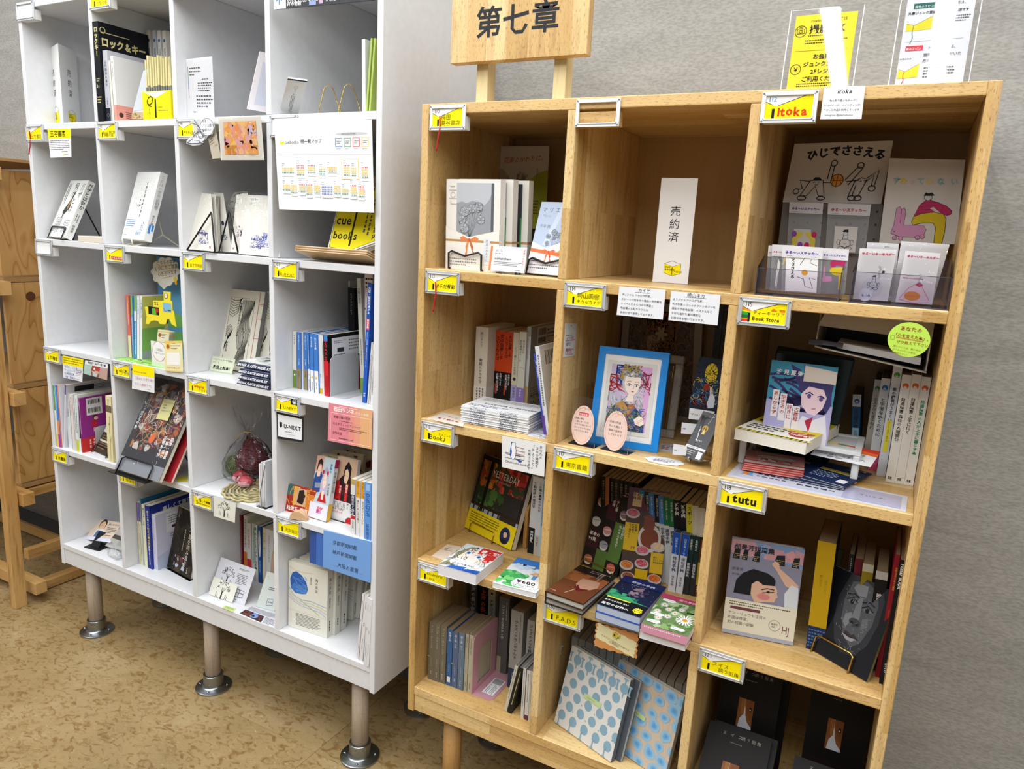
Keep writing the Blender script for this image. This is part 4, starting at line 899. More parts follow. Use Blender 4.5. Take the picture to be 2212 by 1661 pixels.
sheet(gm,'#8ec05e','bright green printed sheet lying on the shelf under the picture books','sheet',[('blob',0,0,100,100,30,6,14,['#a5cf74','#7ab44c'],{'seed':5}),('b',12,10,70,40,2,'#4e7a3a')])
yb = .30
def atY(r,q,Y): return [on(1,g(r,p),Y) for p in q]
P_ = atY('E',[(1278,245),(1500,262),(1532,945),(1298,930)],.13);
bd_ = blockobj('blue_board','light blue card board standing at the back of the cubby behind the yellow paper school','board',(P_[0].x,.13,Z2+.0005),(-.762,.134,P_[0].z),paint('#5f9fd0',.5))
A = Art(2).run([('blob',0,0,60,45,8,14,26,['#6aa35a','#79b066'],{'seed':2})]); bw = -.762-P_[0].x; bh = P_[0].z-Z2; A.build('print',lambda s,t: Vector((-bw/2+s*bw,-.002,t*bh)),Vector((0,-1,0)),bd_)
def cutout(r,pts,Y,col,label,cat,name,th=.002,extra=None,ops=None,group=None):
    q = [on(1,g(r,p),Y) for p in pts]; c = sum(q,Vector())/len(q); k = len(q)
    ar = sum(q[i].x*q[(i+1) % k].z-q[(i+1) % k].x*q[i].z for i in range(k));
    if ar < 0: q = q[::-1]
    vv = [p-c for p in q]; t = tessellate_polygon([vv]); F = [tuple(f) for f in t]; F2 = [tuple(j+k for j in f[::-1]) for f in F]
    nn = (vv[F[0][1]]-vv[F[0][0]]).cross(vv[F[0][2]]-vv[F[0][0]])
    if nn.y > 0: F = [f[::-1] for f in F]; F2 = [f[::-1] for f in F2]
    o = newmesh(name,vv+[p+Vector((0,th,0)) for p in vv],F+F2+[(j,(j+1) % k,(j+1) % k+k,j+k) for j in range(k)],paint(col,.6),loc=c); tag(o,label,cat,group)
    x0,x1,z0,z1 = min(p.x for p in q),max(p.x for p in q),min(p.z for p in q),max(p.z for p in q)
    if ops: Art((z1-z0)/(x1-x0)).run(ops).build('print',lambda s,t: Vector((x0-c.x+s*(x1-x0),0,z0-c.z+t*(z1-z0))),Vector((0,-1,0)),o)
    return o
cl = []
for k in range(10):
    a = 2*math.pi*k/10
    for j in range(5):
        b = a-.28+.14*j; rr = 118+20*math.cos((j-2)*.7); cl.append((1370+rr*math.cos(b)*1.05,400+rr*math.sin(b)*1.08))
cl = [p for p in cl if not (1325 < p[0] < 1375 and p[1] > 500)]
i_ = max(range(len(cl)),key=lambda i: cl[i][1] if cl[i][0] < 1330 and cl[i][1] > 480 else -1); cl = cl[:i_] + [(1357,578)] + cl[i_:] if cl[i_][0] > 1357 else cl[:i_] + [(1357,578)] + cl[i_:]
cutout('E',cl,.09,'#dcd8ce','white cloud-shaped speech bubble card with handwriting','card','speech_bubble_card',ops=[('t','こちらの本は',24,72,11,'#22302c',{'jit':.03,'rot':.16}),('t','レジにて ご精算',16,54,11,'#22302c',{'jit':.03,'rot':.16}),('t','いただけます',26,38,11,'#22302c',{'jit':.03,'rot':.16}),('l',[(27,69),(76,80)],1,'#d9a33c'),('l',[(25,50),(85,64)],1,'#d9a33c'),('l',[(40,34),(80,46)],1,'#d9a33c'),('e',84,34,6,None,'#e0c02c'),('e',86,24,4,None,'#d9a33c')])
Q = lambda l: l
sc_ = cutout('E',[(1165,750),(1250,750),(1250,687),(1355,690),(1350,598),(1422,603),(1420,690),(1437,700),(1440,790),(1452,790),(1478,952),(1430,920),(1425,905),(1408,870),(1390,872),(1372,925),(1315,922),(1300,895),(1262,885),(1225,895),(1205,925),(1175,920),(1185,850)],.035,'#e6d628','yellow cut paper school building with a clock tower','cutout','paper_school',
  ops=[('r',12,30,47,52,'#1d1f1c'),('e',30,42,6,None,'#5bb030'),('r',24,30,38,38,'#5bb030'),('r',36,38,45,48,'#c8322c'),('r',61,43,87,68,'#7db4d6'),('e',72,88,6.5,None,'#6b5a3a'),('e',72,88,5,None,'#e8dfc0'),('l',[(72,88),(72,91)],.8,'#333'),('r',34,64,38,67,'#333'),('r',41,64,45,67,'#333'),('r',34,59,38,62,'#333'),('r',41,59,45,62,'#333'),('l',[(62,52),(68,44),(72,46)],1.4,'#b03a70'),('r',76,46,86,50,'#2f6a3c')])
for i in range(5):
    x = 1285+i*14
    taped('E',[(x+14,975+i*3),(x+125,985+i*3),(x+120,1110),(x,1095)],'#ddd6b4',['front','second','third','fourth','rear'][i]+' squirrel card standing in the small holder',[('r',0,80,100,88,'#e0bf62'),('e',20,55,12,None,'#a05a2c'),('b',32,50,90,70,2,'#3d5a8c'),('b',40,30,70,44,1,'#b04a3a')] if i == 0 else [],y=.035+.007*i,group='small squirrel cards in the holder')
hb_ = empty('card_holder',on(1,g('E',(1235,1300)),.012),'white card holder with a red scalloped oval label','holder'); c = hb_.location
p0 = on(1,g('E',(1225,1088)),.012); p1 = on(1,g('E',(1365,1095)),.012); c.z = Z2
MB().box((p0.x-c.x,0,.0005),(p1.x-c.x+.012,.045,.012)).obj('base',paint('#d2e0c0',.5),hb_);
fr_ = MB().box((p0.x-c.x,0,.012),(p1.x-c.x+.01,.0015,p0.z-Z2)).obj('front_plate',paint('#dfe2dc',.5),hb_); wq = p1.x-p0.x+.01; hq = p0.z-Z2-.012
Art(hq/wq).run([('e',48,55,40,None,'#c25a5a'),('e',48,55,38,None,'#e6e6e2'),('t','ご自由に',28,58,12,KY),('t','お取りください',20,42,9,KY)]).build('print',lambda s,t: Vector((p0.x-c.x+s*wq,0,.012+t*hq)),Vector((0,-1,0)),fr_)
taped('E',[(1363,1092),(1538,1088),(1547,1402),(1368,1392)],'#e3d9a4','cream yellow card with a squirrel badge hanging over the shelf edge',[('r',0,93,100,100,'#dcbf62'),('e',20,84,13,None,'#e0b94a'),('e',20,82,8,None,'#a05a2c'),('b',40,90,80,93,1,'#555'),('b',36,81,96,87,1,'#2f4f86'),('b',38,73,92,78,1,'#444'),('r',14,22,84,62,'#e9e7e0'),('t','フォローをお願いします！',12,10,6.4,'#a0452c'),('r',0,0,100,3,'#dcbf62')],y=-.004)
taped('E',[(1045,1322),(1262,1360),(1262,1610),(1038,1565)],'#dfe0e2','note with yellow heading and red pencil writing taped under the shelf edge',[('r',0,60,100,100,YEL),('b',8,66,94,78,1,'#b39a18'),('t','ご自由にお持ち帰り\n下さい(無料です)',10,42,10,'#c98a90',{'jit':.04,'lh':1.8}),('b',68,8,94,12,1,'#888')],y=-.004)
# ---- row 3 third cubby
def waves(A,seed=1):
    rd = random.Random(seed); c = '#16181c'
    A.rect(0,0,100,100,'#dcd8c8'); A.line([(9,10),(9,90),(76,90),(76,4)],.8,c)
    for k in range(7): A.line([(10,88-k*3.2+0),(20,86-k*3.4),(34,87-k*2.6),(42-k,90-k*.2)],1.2,c)
    for k in range(6): A.line([(9.5,52-k*2.2),(18-k,56-k*2.4),(26-k*2.2,50-k*1.6),(22-k*1.5,42-k*.4),(14,36-k*.3),(9.5,30-k)],1.2,c)
    for k in range(12):
        A.line([(min(75.5,46+k*2.4+(3+.2*k)*math.sin(j*.55+k*.16)-(5 if 9 < j < 15 else 0)),88-j*4.2) for j in range(20)],1.1,c)
    A.line([(44,88),(48,60),(60,44),(58,32),(48,22),(40,10),(44,2)],.8,c); A.text('中高層オオカタケノススメ',40,84,6.4,c,vert=True,bold=1); A.text('戸井健太',16,34,5.6,c,vert=True,bold=1)
bk = fb(Z2,'F',(432,1235),(800,1290),(525,568),.013,'#dcd8c8','cream string-bound book with black wave line drawing',{'F': [(waves,)],'R': [('r',0,0,100,100,'#8c8d90')]},spine='R',Y=None,lean=.25,H=.225)
A = Art(1)
m = bk.matrix_world; W3 = (on(2,g('F',(800,1290)),Z2)-on(2,g('F',(432,1235)),Z2)).length
m2 = m.copy(); m2.translation = m.translation + m.col[0].xyz*(W3-.012) + Vector((m.col[1].x,m.col[1].y,0)).normalized()*.022
bk2 = book(m2,(.085,.012,.225),1,(0,1),'#d8d4c4','second cream string-bound wave book behind, cut by the divider',{'F': [(waves,4)]})
sb_ = MB()
for t in (.18,.42,.66,.84): sb_.tube([Vector((W3*.88,-.0008,.225*t)),Vector((W3+.0005,-.0008,.225*t)),Vector((W3+.0008,.013,.225*t))],.0005,5)
sb_.tube([Vector((W3*.88,-.0008,.002)),Vector((W3*.88,-.0008,.223))],.0005,5); sb_.obj('binding_thread',paint('#b5303c',.6),bk)
P_ = upright('F',(385,1100),(612,1140),(345,1255),(580,1295),Z2,lean=.35)
sheet(P_,'#ccd3b8','pale green handwritten card before the wave book','card',[('l',[(3,4),(97,4),(97,96),(3,96),(3,4)],1,'#9aa68c'),('t','シロプリンターで手製本\nでつくる',6,76,7.8,KY,{'jit':.04,'lh':1.3}),('t','和綴上製本！',12,20,14,KY,{'jit':.03,'bold':1})])
kz = Z2
for i,(q0,q1) in enumerate((((625,1372),(985,1448)),((640,1322),(985,1388)),((632,1260),(985,1325)),((618,1188),(985,1255)))):
    a = on(2,g('F',q0),Z2+.004+.0145*i); b = on(2,g('F',q1),Z2+.004+.0145*i); b.x = min(b.x,-.4405)
    ln = -.4405-a.x; r = empty('model_kit',(a.x,a.y,Z2+.0145*i+.0004),['lowest','second lowest','second highest','topmost'][i]+' model kit packet of the stack in the third column','kit','stacked model kit packets')
    n = 8; V = [];
    mb = MB(); V = [(0,0,0),(ln,-.002,0),(ln,.14,0),(.006,.14,0),(.012,.002,.013),(ln,.0,.0135),(ln,.14,.0135),(.02,.14,.013)]; mb.add(V,BF).obj('packet',paint('#252b47',.3),r,bevel=.001)
    def mp_(s,t): return Vector((s*ln+.010*t*(1-s),-.0006+.001*t-.002*s*(1-t),t*.013))
    Art(.013/ln).run([('t','MANGA PLASTIC MODEL KIT',3,24,7.3,'#e6e8ee',{'bold':2,'slant':.25,'cond':.87})]).build('lettering',mp_,Vector((0,-1,0)),r)
    if i == 3:
        o = MB().box((.008,.004,.0138),(ln-.001,.13,.0148)).obj('cover_sheet',paint('#d4d5d2',.3),r)
        Art(.8).run([('blob',2,2,98,98,18,5,12,['#bfc4c6','#e8e8e8','#c98c8c','#9fb0a8'],{'seed':6}),('t','アニメ 漫画入門',14,50,10,KY,{'bold':1,'jit':.05})]).build('print',lambda s,t: Vector((.010+s*(ln-.014),.006+t*.122,.0148)),Vector((0,0,1)),r)
# ---- row 3 fourth cubby
fr = 'F'
BLU = '#3f78c4'
lst = [((1218,1430),(1208,845),1252,'#dcdcd8','white and green book, leftmost of the row left of the black and red book',[('r',0,0,100,32,'#6e8a34'),sp('アイアック',KY,44,94),('e',50,24,22,None,'#fff')]),
 ((1262,1442),(1251,850),1300,BLU,'blue spine book with brown band, second in its row',[('r',0,0,100,36,'#8f7f56'),sp('世界の終りとハード','#cfe0f4',34,95),('v','村上春樹',50,54,34,'#dbe6f4'),('v','村上春樹',50,32,30,'#4a3f22')]),
 ((1306,1446),(1300,852),1322,'#e0dfda','thin white book between the two brown banded ones',[]),
 ((1330,1450),(1318,855),1366,BLU,'second blue spine book with brown band',[('r',0,0,100,36,'#8f7f56'),sp('世界の終りとハード','#cfe0f4',34,95),('v','村上春樹',50,54,34,'#dbe6f4'),('v','村上春樹',50,32,30,'#4a3f22')]),
 ((1378,1462),(1360,860),1396,BLU,'narrow blue topped book with yellow circle',[('r',0,0,100,38,'#e4e4e4'),('e',50,28,30,None,'#e0b43c'),('bv',20,44,80,96,1,'#dbe6f4'),('bv',20,4,80,20,1,'#456')]),
 ((1402,1476),(1388,868),1436,BLU,'blue topped paperback, second from the rubber band end',[('r',0,0,100,38,'#e4e4e4'),('e',50,26,26,None,'#e0b43c'),sp('ねじまき鳥',"#e6eef8",48,95),('bv',30,4,70,18,1,'#567')]),
 ((1444,1484),(1426,875),1484,BLU,'blue topped paperback nearest the white band book',[('r',0,0,100,38,'#e4e4e4'),('e',50,26,26,None,'#e0b43c'),sp('ねじまき鳥',"#e6eef8",48,95),('bv',30,4,70,18,1,'#567')]),
 ((1492,1488),(1478,882),1526,'#dedede','white paperback with yellow foot beside the red book',[('r',0,0,100,9,'#d9a92c'),('v','職業とする',50,34,40,'#7a4a8a')]),
 ((1532,1502),(1514,892),1542,'#e4e4e2','very thin white book next to the red spine',[('bv',20,10,80,90,1,'#555')])]
for (bl_,tl_,xr,cov,lab,f) in lst: sb(Z2,'F',bl_,tl_,xr,.15,cov,lab,{'F': f})
sb(Z2,'F',(1545,1515),(1530,880),1592,.135,'#101114','black and red book with tall red spine lettering and a barcode sticker',{'F': [('r',0,0,100,58,'#c3242c'),('r',10,90,90,100,'#3f78c4'),('t','NO RULES',30,40,1,KY),('v','NO RULES',46,90,66,'#d22a30',B1),('bv',20,4,80,34,3,'#2a1214')],
  'R': [('r',0,0,100,58,'#0f1013'),('r',0,0,100,55,'#b3202a'),('r',10,62,88,94,'#dcdce0'),('b',16,84,50,90,2,'#666'),('b',56,70,84,90,4,'#666'),('r',24,70,42,77,'#333'),('b',16,64,50,68,1,'#333'),('b',30,12,96,40,7,'#6a141a')]})
be_o = on(2,g('F',(1600,1525)),Z2)
def bookend(o,ln,h,col,label,foot=.05,open_=False,yaw=math.pi/2,grp='bookends',sticker=False):
    r = empty('bookend',o,label,'bookend',grp); r.rotation_euler = (0,0,yaw); m = paint(col,.4,.2); t = .0012
    def rr(w_,h_,k=.012):
        pts = [(0,0)]+[(0,h_-k)]+[(k-k*math.cos(a),h_-k+k*math.sin(a)) for a in (.4,.8,1.2,1.57)]+[(w_-k+k*math.sin(a),h_-k+k*math.cos(a)) for a in (0,.4,.8,1.2,1.57)]+[(w_,0)]
        return pts
    P = rr(ln,h); k = len(P)
    if not open_:
        v = [(x,0,z) for x,z in P]+[(x,-t,z) for x,z in P]; f = [tuple(range(k)),tuple(range(k,2*k))[::-1]]+[(j,j+k,(j+1) % k+k,(j+1) % k) for j in range(k)]
    else:
        I = [(ln*.5+(x-ln*.5)*.52,z*.62+h*.10) for x,z in rr(ln,h,.035)]
        v = [(x,0,z) for x,z in P]+[(x,0,z) for x,z in I]+[(x,-t,z) for x,z in P]+[(x,-t,z) for x,z in I]; kk = k; f = []
        for j in range(k):
            j2 = (j+1) % k
            f += [(j,j2,kk+j2,kk+j),(2*kk+j2,2*kk+j,3*kk+j,3*kk+j2),(j2,j,2*kk+j,2*kk+j2),(kk+j,kk+j2,3*kk+j2,3*kk+j)]
    newmesh('upright_plate',v,f,m,parent=r)
    F_ = [(0,0),(ln,0)]+[(ln-.012+.012*math.cos(a),-foot+.012-.012*math.sin(a)) for a in (0,.8,1.57)]+[(.012-.012*math.sin(a),-foot+.012-.012*math.cos(a)) for a in (0,.8,1.57)]; k = len(F_)
    newmesh('foot_plate',[(x,y,t) for x,y in F_]+[(x,y,.0002) for x,y in F_],[tuple(range(k))[::-1],tuple(range(k,2*k))]+[(j,(j+1) % k,(j+1) % k+k,j+k) for j in range(k)],m,parent=r)
    if sticker:
        Art(.32).run([('r',0,0,100,100,'#dedee0'),('b',4,60,60,90,2,'#333'),('b',4,14,60,52,3,'#444')]+[('r',66+i*2.6,10,66+i*2.6+(1+i % 3*.4),90,'#222') for i in range(12)]).build('barcode_sticker',lambda s,t_: Vector((.02+s*(ln-.05),-foot*.85+t_*foot*.55,t)),Vector((0,0,1)),r)
    return r
bookend(be_o+Vector((0,0,0)),.105,.098,'#c3c6c8','grey metal bookend against the black and red book',foot=.045)
for (bl_,tl_,xr,cov,lab,f,Y,D) in (
  ((1790,950),(1778,320),1800,'#cfccc4','cream paperback at the back, left of the black one',[('bv',20,60,80,96,1,'#666')],.20,.12),
  ((1800,975),(1786,390),1862,'#0e0f11','black paperback with white foot at the back of the cubby',[('r',0,0,100,26,'#d6d6d4'),('v','エゴイヲジンギス',50,95,34,'#9fa2a8')],.17,.12),
  ((1925,985),(1880,293),1960,'#d0cfc6','cream paperback leaning, titled in black, behind the blue magazine',[('v','大阪の選択',50,92,66,'#222'),('r',0,0,100,14,'#6fa243'),('bv',30,20,70,48,1,'#444')],.12,.12),
  ((1975,1000),(1960,250),2050,'#d9cdc6','tall booklet with a red and black photo at the back right',[('b',10,88,90,98,3,'#333'),('blob',0,20,100,80,26,8,20,['#b03a4a','#2a2f3a','#5b2b6b','#c9a440','#3f7a3a'],{'seed':5})],.10,.02)):
    sb(Z2,'F',bl_,tl_,xr,D,cov,lab,{'F': f},Y=Y)
sb(Z2,'F',(1935,1585),(1997,345),1972,.18,'#2456b4','tall blue magazine leaning at the right end of the fourth column',{'F': [('v','大阪・関西万博ぴあ',50,97,66,'#e8ecf4',B1),('r',8,62,92,71,'#d9566a'),('v','完全攻略',50,70.5,50,'#fff',B1),('v','張りおろし写真満載、万博会場の最新取材でわかった！',50,60,32,'#dfe6f2'),('v','ぴあ',50,9,52,'#fff',B1)]})
for i,(b_l,t_l,xr) in enumerate((((1985,1600),(2030,960),1998),((2003,1605),(2045,980),2015),((2020,1608),(2052,1010),2045))):
    sb(Z2,'F',b_l,t_l,xr,.14,['#d7d5cf','#c9c9c6','#d9d9d9'][i],['thin cream booklet next to the blue magazine','middle thin grey booklet at the right end','thin white booklet against the right side panel'][i],{'F': [('bv',20,4,80,80,1,'#555')]})
# WHITE UNIT row 4 (Z3)
for (b_l,t_l,xr,D,cov,lab,f,kw) in (
 ((165,1100),(110,447),180,.15,'#d8dcd8','thin white and green book at the far left of the row',[('r',0,60,100,100,'#4f9a5c'),('r',0,0,100,22,'#e0cf3c')],{}),
 ((184,1103),(130,448),204,.15,'#3f84c8','blue and magenta striped thin book, second from the left',[('r',0,0,100,22,'#b93a9c'),('r',0,22,100,44,'#e08a4c'),('bv',30,46,70,98,1,'#dbe6f2')],{}),
 ((206,1106),(160,448),222,.15,'#dc6a3c','orange spine thin book with white back cover',[('bv',30,10,70,96,1,'#f0dcc8')],{'R':[('r',0,0,100,100,'#dcdce2'),('r',62,80,88,97,'#d8d8d6'),('r',20,84,46,90,'#333'),('b',20,76,46,80,1,'#333')]}),
 ((232,1108),(245,447),244,.15,'#d3d3da','white backed book with a purple spine top and barcode',[('r',0,85,100,100,'#5a3f84')],{'R':[('r',18,86,60,96,'#2d2d30'),('b',62,88,96,96,3,'#555')]}),
 ((288,1112),(248,522),326,.135,'#d5dade','white paperback with faint blue lettering',[('v','心に効く読書術',50,90,46,'#8a97a2')],{}),
 ((335,1140),(295,545),355,.135,'#ddd2cc','thin cream book with pink lettering',[('v','母と娘の物語あれこれ',50,95,60,'#cf6f62')],{}),
 ((360,1143),(322,548),370,.135,'#dcdfe0','thin white book with grey lettering',[('bv',20,8,80,94,1,'#6a6f76')],{}),
 ((372,1150),(345,552),398,.135,'#d7dadc','white book with a lime green foot',[('r',0,0,100,22,'#c3cf3a'),('bv',25,28,75,94,1,'#4a5560')],{}),
 ((400,1152),(362,560),424,.135,'#2f3034','black topped white book left of the magenta one',[('r',0,0,100,25,'#e2e2e2'),('v','障害者の経済学',50,94,70,'#dcdcdc',B1)],{})):
    sb(Z3,'G',b_l,t_l,xr,D,cov,lab,{'F': f,**kw})
sb(Z3,'G',(428,1160),(392,585),440,.135,'#8e2c84','magenta book with two barcodes and a bowing girl on its back cover',{'F': [('r',0,0,100,26,'#c2302c'),('bv',20,30,80,92,1,'#e6c6e0')],
  'R': [('r',0,0,100,26,'#c2302c'),('r',14,66,52,97,'#dedee0'),('b',60,88,96,96,2,'#3c1640'),('b',60,76,90,84,3,'#3c1640'),('e',33,61,6,4,'#3a2a24'),('e',35,59,5,3.2,'#e3b99a'),('p',[(26,56),(36,55),(38,46),(24,42)],'#b81f2c'),('l',[(29,42),(29,35)],2,'#e3c0a8'),('l',[(32,42),(32,35)],2,'#e3c0a8'),('bv',14,2,60,22,5,'#ecc9c4')]+[('r',18+i*2.7,86,18+i*2.7+(1.2 if i%3 else 1.9),94,'#222') for i in range(11)]+[('r',18+i*2.7,70,18+i*2.7+(1.2 if i%3 else 1.6),79,'#222') for i in range(11)]})
bo = on(2,g('G',(440,1162)),Z3); bookend(Vector((bo.x+.003,bo.y+.04,Z3)),.08,.075,'#c9cbcc','grey metal bookend against the magenta book',foot=.03,grp='bookends in the white unit')
bk = fb(Z3,'G',(548,1150),(692,1215),(668,820),.006,'#3c3428','small brown booklet with photographs on a black wire easel',{'F': [('r',6,62,94,96,'#4a3f38'),('r',10,66,60,92,'#8d7a68'),('r',0,44,100,60,'#e0dcd0'),('b',10,48,70,56,1,'#444'),('b',10,8,90,40,6,'#8a7c5c'),('r',4,24,96,28,'#cfc8b4')]},lean=.55,H=.15,Y=None)
easel_for(bk,.09,.5,hookh=.022,r=.0018,label='black wire easel holding the small brown booklet',z=Z3,T=.008,wide=1.0,back=.05,cx=.045)
sb(Z3,'G',(700,1252),(672,562),742,.10,'#ddd0a2','tall cream box with a drawn flower stem at the right of the cubby',{'F': [('v','Candle',50,96,40,'#6a5c34'),('r',0,76,100,86,'#6b604a'),('l',[(60,2),(66,30),(50,50),(60,70)],4,'#5a7a3a'),('l',[(66,30),(80,40)],4,'#5a7a3a'),('e',52,58,12,None,'#7a9448')]},T=.026)
taped('G',[(222,135),(440,177),(428,415),(228,368)],'#dfe1e6','card with yellow heading and blue handwriting taped under the shelf edge',[('r',0,62,100,100,YEL),('b',4,66,98,96,3,'#6b5f14'),('t','今月だ、心ン遺\nウェルリーボックス\n左3冊現在男\n小屋く意味は',7,48,9.4,'#4a62a8',{'jit':.05,'lh':1.15}),('l',[(68,52),(96,54),(96,26),(68,24),(68,52)],1,'#c98a8a'),('b',70,28,94,50,3,'#5a5a62'),('b',66,6,94,10,1,'#888')])
taped('G',[(460,186),(700,226),(690,396),(440,326)],'#b9c2bc','flyer with a red house shape held in two hands, taped beside the yellow headed card',[('r',0,72,100,100,'#dfe2e4'),('t','闘病記・障がい者の本',12,80,8,KY,B1),('r',62,0,100,72,'#b79a90'),('r',0,0,34,72,'#a9c3b9'),('p',[(34,72),(68,72),(66,36),(30,34)],'#a6463c'),('p',[(30,34),(38,28),(40,0),(56,0),(60,24),(68,30),(66,0),(34,0)],'#8b5a48'),('t','★',38,42,12,'#eee'),('p',[(46,30),(52,26),(60,28),(64,40),(48,42)],'#d9a08a')])
# ---- row 4 second cubby: magazine in plastic
bl_ = on(2,g('G',(775,1345)),Z3+.012); br_ = on(2,g('G',(1235,1495)),Z3+.012)
def magart(A):
    A.rect(0,0,100,100,'#3a3a3e'); A.rect(0,0,100,14,'#8d9096')
    A.blobs(10,24,98,96,120,3,9,['#5b3a30','#8a4a38','#a9603c','#6d6a72','#3e3236','#8f7f70','#4b3f5c','#b07a4c','#2b2a2e','#c0b8b0'],seed=21)
    A.strokes(12,30,98,92,60,22,1.0,'#b08a5c',seed=3,curl=.5); A.strokes(12,30,98,80,40,20,1.1,'#8c2f30',seed=8,curl=.7); A.strokes(20,40,98,92,30,18,.8,'#d8d0c4',seed=13,curl=.6)
    A.poly(ngon(50,38,6,5),'#d46a3c'); A.text('リトル・プレスの糸あつめ',8,88,4.5,'#e4e4e4',vert=True); A.text('織工の糸',6,62,7,'#eeeeee',vert=True,bold=1); A.text('服飾・道具\n一期一会の\n織物あそび',92,44,6.5,'#f0f0f0',vert=True,bold=1,lh=1.15)
mg = fb(Z3+.012,'G',(775,1345),(1235,1495),(1330,440),.012,'#34353a','large magazine in clear plastic leaning on a black wire stand',{'F': [(magart,)]},spine='L',gloss=True,lean=.52,H=.285,name='magazine',cat='magazine')
m = mg.matrix_world; ex,ey,ez = m.col[0].xyz,m.col[1].xyz,m.col[2].xyz; Wm = (br_-bl_).length
MB().quad([Vector((-.006,-.0035,-.004)),Vector((Wm+.012,-.0045,-.004)),Vector((Wm+.012,-.0035,.294)),Vector((-.006,-.003,.294))]).obj('plastic_sleeve',film('crinkled_sleeve',amount=.10,rip=22),mg)
nt = MB().box((0,-.0008,0),(.05,0,.062)).obj('x',paint('#cfc98c',.6)); nt.name = 'sticky_note'; tag(nt,'pale yellow sticky note with handwriting stuck on the wrapped magazine','note'); nt.matrix_world = m @ Matrix.Translation((Wm*.44,-.0052,.165)) @ Matrix.Rotation(-.05,4,'Y')
Art(.062/.05).run([('t','プロスプラック\n小次郎\nご興味\nお声かけ下さい',14,80,11,'#5a6a8a',{'jit':.06,'lh':1.5})]).build('print',lambda s,t: Vector((s*.05,-.0008,t*.062)),Vector((0,-1,0)),nt)
exh = Vector((ex.x,ex.y,0)).normalized(); bd = Vector((-exh.y,exh.x,0)); o = m.col[3].xyz.copy(); o.z = Z3+.002
st0 = empty('magazine_stand',o,'wide black wire stand with a flat lip holding the wrapped magazine','stand'); rel = lambda p: p
def W_(*a): return exh*a[0]+bd*a[1]+Vector((0,0,a[2]))
MB().add([W_(-.012,-.014,.006),W_(Wm*.80,-.014,.006),W_(Wm*.80,.010,.0065),W_(-.012,.010,.0065),W_(-.012,-.014,.008),W_(Wm*.80,-.014,.008),W_(Wm*.80,.010,.0085),W_(-.012,.010,.0085)],BF).obj('lip_plate',BLACKW,st0)
u = ez; h0 = W_(.02,-.012,.008)-W_(0,.0,.0); wire('front_loop',[h0,h0+u*.045,h0+u*.052+exh*.012,h0+u*.052+exh*(Wm*.66),h0+u*.045+exh*(Wm*.70),h0+exh*(Wm*.70)],.0024,BLACKW,st0)
wire('rear_leg',[W_(.03,.02,.008),W_(.03,.02,.008)+u*.20+bd*.01,W_(.05,.20,.0),W_(Wm-.06,.20,.0),W_(Wm-.04,.02,.008)+u*.20+bd*.01,W_(Wm-.04,.02,.008)],.0024,BLACKW,st0)
m2 = m.copy(); m2.translation = m.translation + bd*.030 + exh*.02 + Vector((0,0,-.008))
book(m2,(Wm-.01,.008,.24),1,(0,-1),'#a3242c','red magazine peeping out behind the plastic wrapped one',{'R': []},name='magazine',cat='magazine')
blockobj('dark_file_box','black file box standing at the back behind the wrapped magazine','box',(-.915,.22,Z3+.0005),(-.764,.35,Z3+.245),paint('#1a1a20',.5))
sheet([on(2,g('G',p),Z3+.0007) for p in ((1330,1440),(1560,1400),(1560,1500),(1330,1470))],'#d8d8d6','white and yellow paper lying on the shelf right of the magazine','sheet',[('r',40,30,90,100,'#d9cf3a')])
# ---- row 4 third cubby: crafts
c = on(2,g('H',(520,1140)),Z3); c = Vector((c.x+.035,c.y+.02,Z3))
mat_ = empty('woven_mat',c,'round woven straw mat under the craft bags','mat'); mb = MB(); pts = []
ST = [paint('#b5a878',.8),paint('#8b8260',.8)]
for k in range(9):
    r_ = .010+.0095*k; n = max(10,int(r_*520)); mb.tube([(r_*math.cos(2*math.pi*i/n)+.002*math.sin(i*2.4),r_*.95*math.sin(2*math.pi*i/n)+.002*math.cos(i*2.1),.004+.0018*math.sin(i*1.9+k)) for i in range(n)],.0034,5,closed=True,mi=k % 2)
mb.obj('braid',ST,mat_,smooth=True)
def yarn(c_,r_,col,label,sq=(1,1,1),seed=1,n=26,parent=None,nm='yarn_ball',cat='yarn'):
    rd = random.Random(seed); root = empty(nm,c_,label,cat); m_ = paint(col,.75); MB().ball((0,0,0),r_*.93,sq=sq,nu=16,nv=10).obj('core',paint(tuple(.7*x for x in lin(col)) and col,.8),root,smooth=True)
    mb = MB()
    for i in range(n):
        ax = Vector((rd.gauss(0,1),rd.gauss(0,1),rd.gauss(0,1))).normalized(); e1 = ax.orthogonal().normalized(); e2 = ax.cross(e1); off = rd.uniform(-.35,.35)
        mb.tube([Vector((q.x*sq[0],q.y*sq[1],q.z*sq[2])) for q in [(e1*math.cos(t)+e2*math.sin(t))*r_*math.sqrt(1-off*off)+ax*off*r_ for t in [2*math.pi*j/22 for j in range(22)]]],r_*.055,5,closed=True)
    mb.obj('strands',m_,root,smooth=True); return root
bc = on(2,g('H',(560,1040)),Z3); bc = Vector((bc.x,bc.y+.03,Z3))
yarn(bc+Vector((.0,.0,.055)),.042,'#5c1b22','dark red knitted yarn skein in the clear bag',(1.15,1,1.0),3,34)
yarn(bc+Vector((-.048,-.02,.034)),.027,'#5d6b3a','olive green yarn ball at the left of the clear bag',(1,1,1.1),5,26)
yarn(bc+Vector((-.03,.03,.085)),.026,'#6a2228','smaller red yarn ball on top in the clear bag',(1.1,1,.9),6,22)
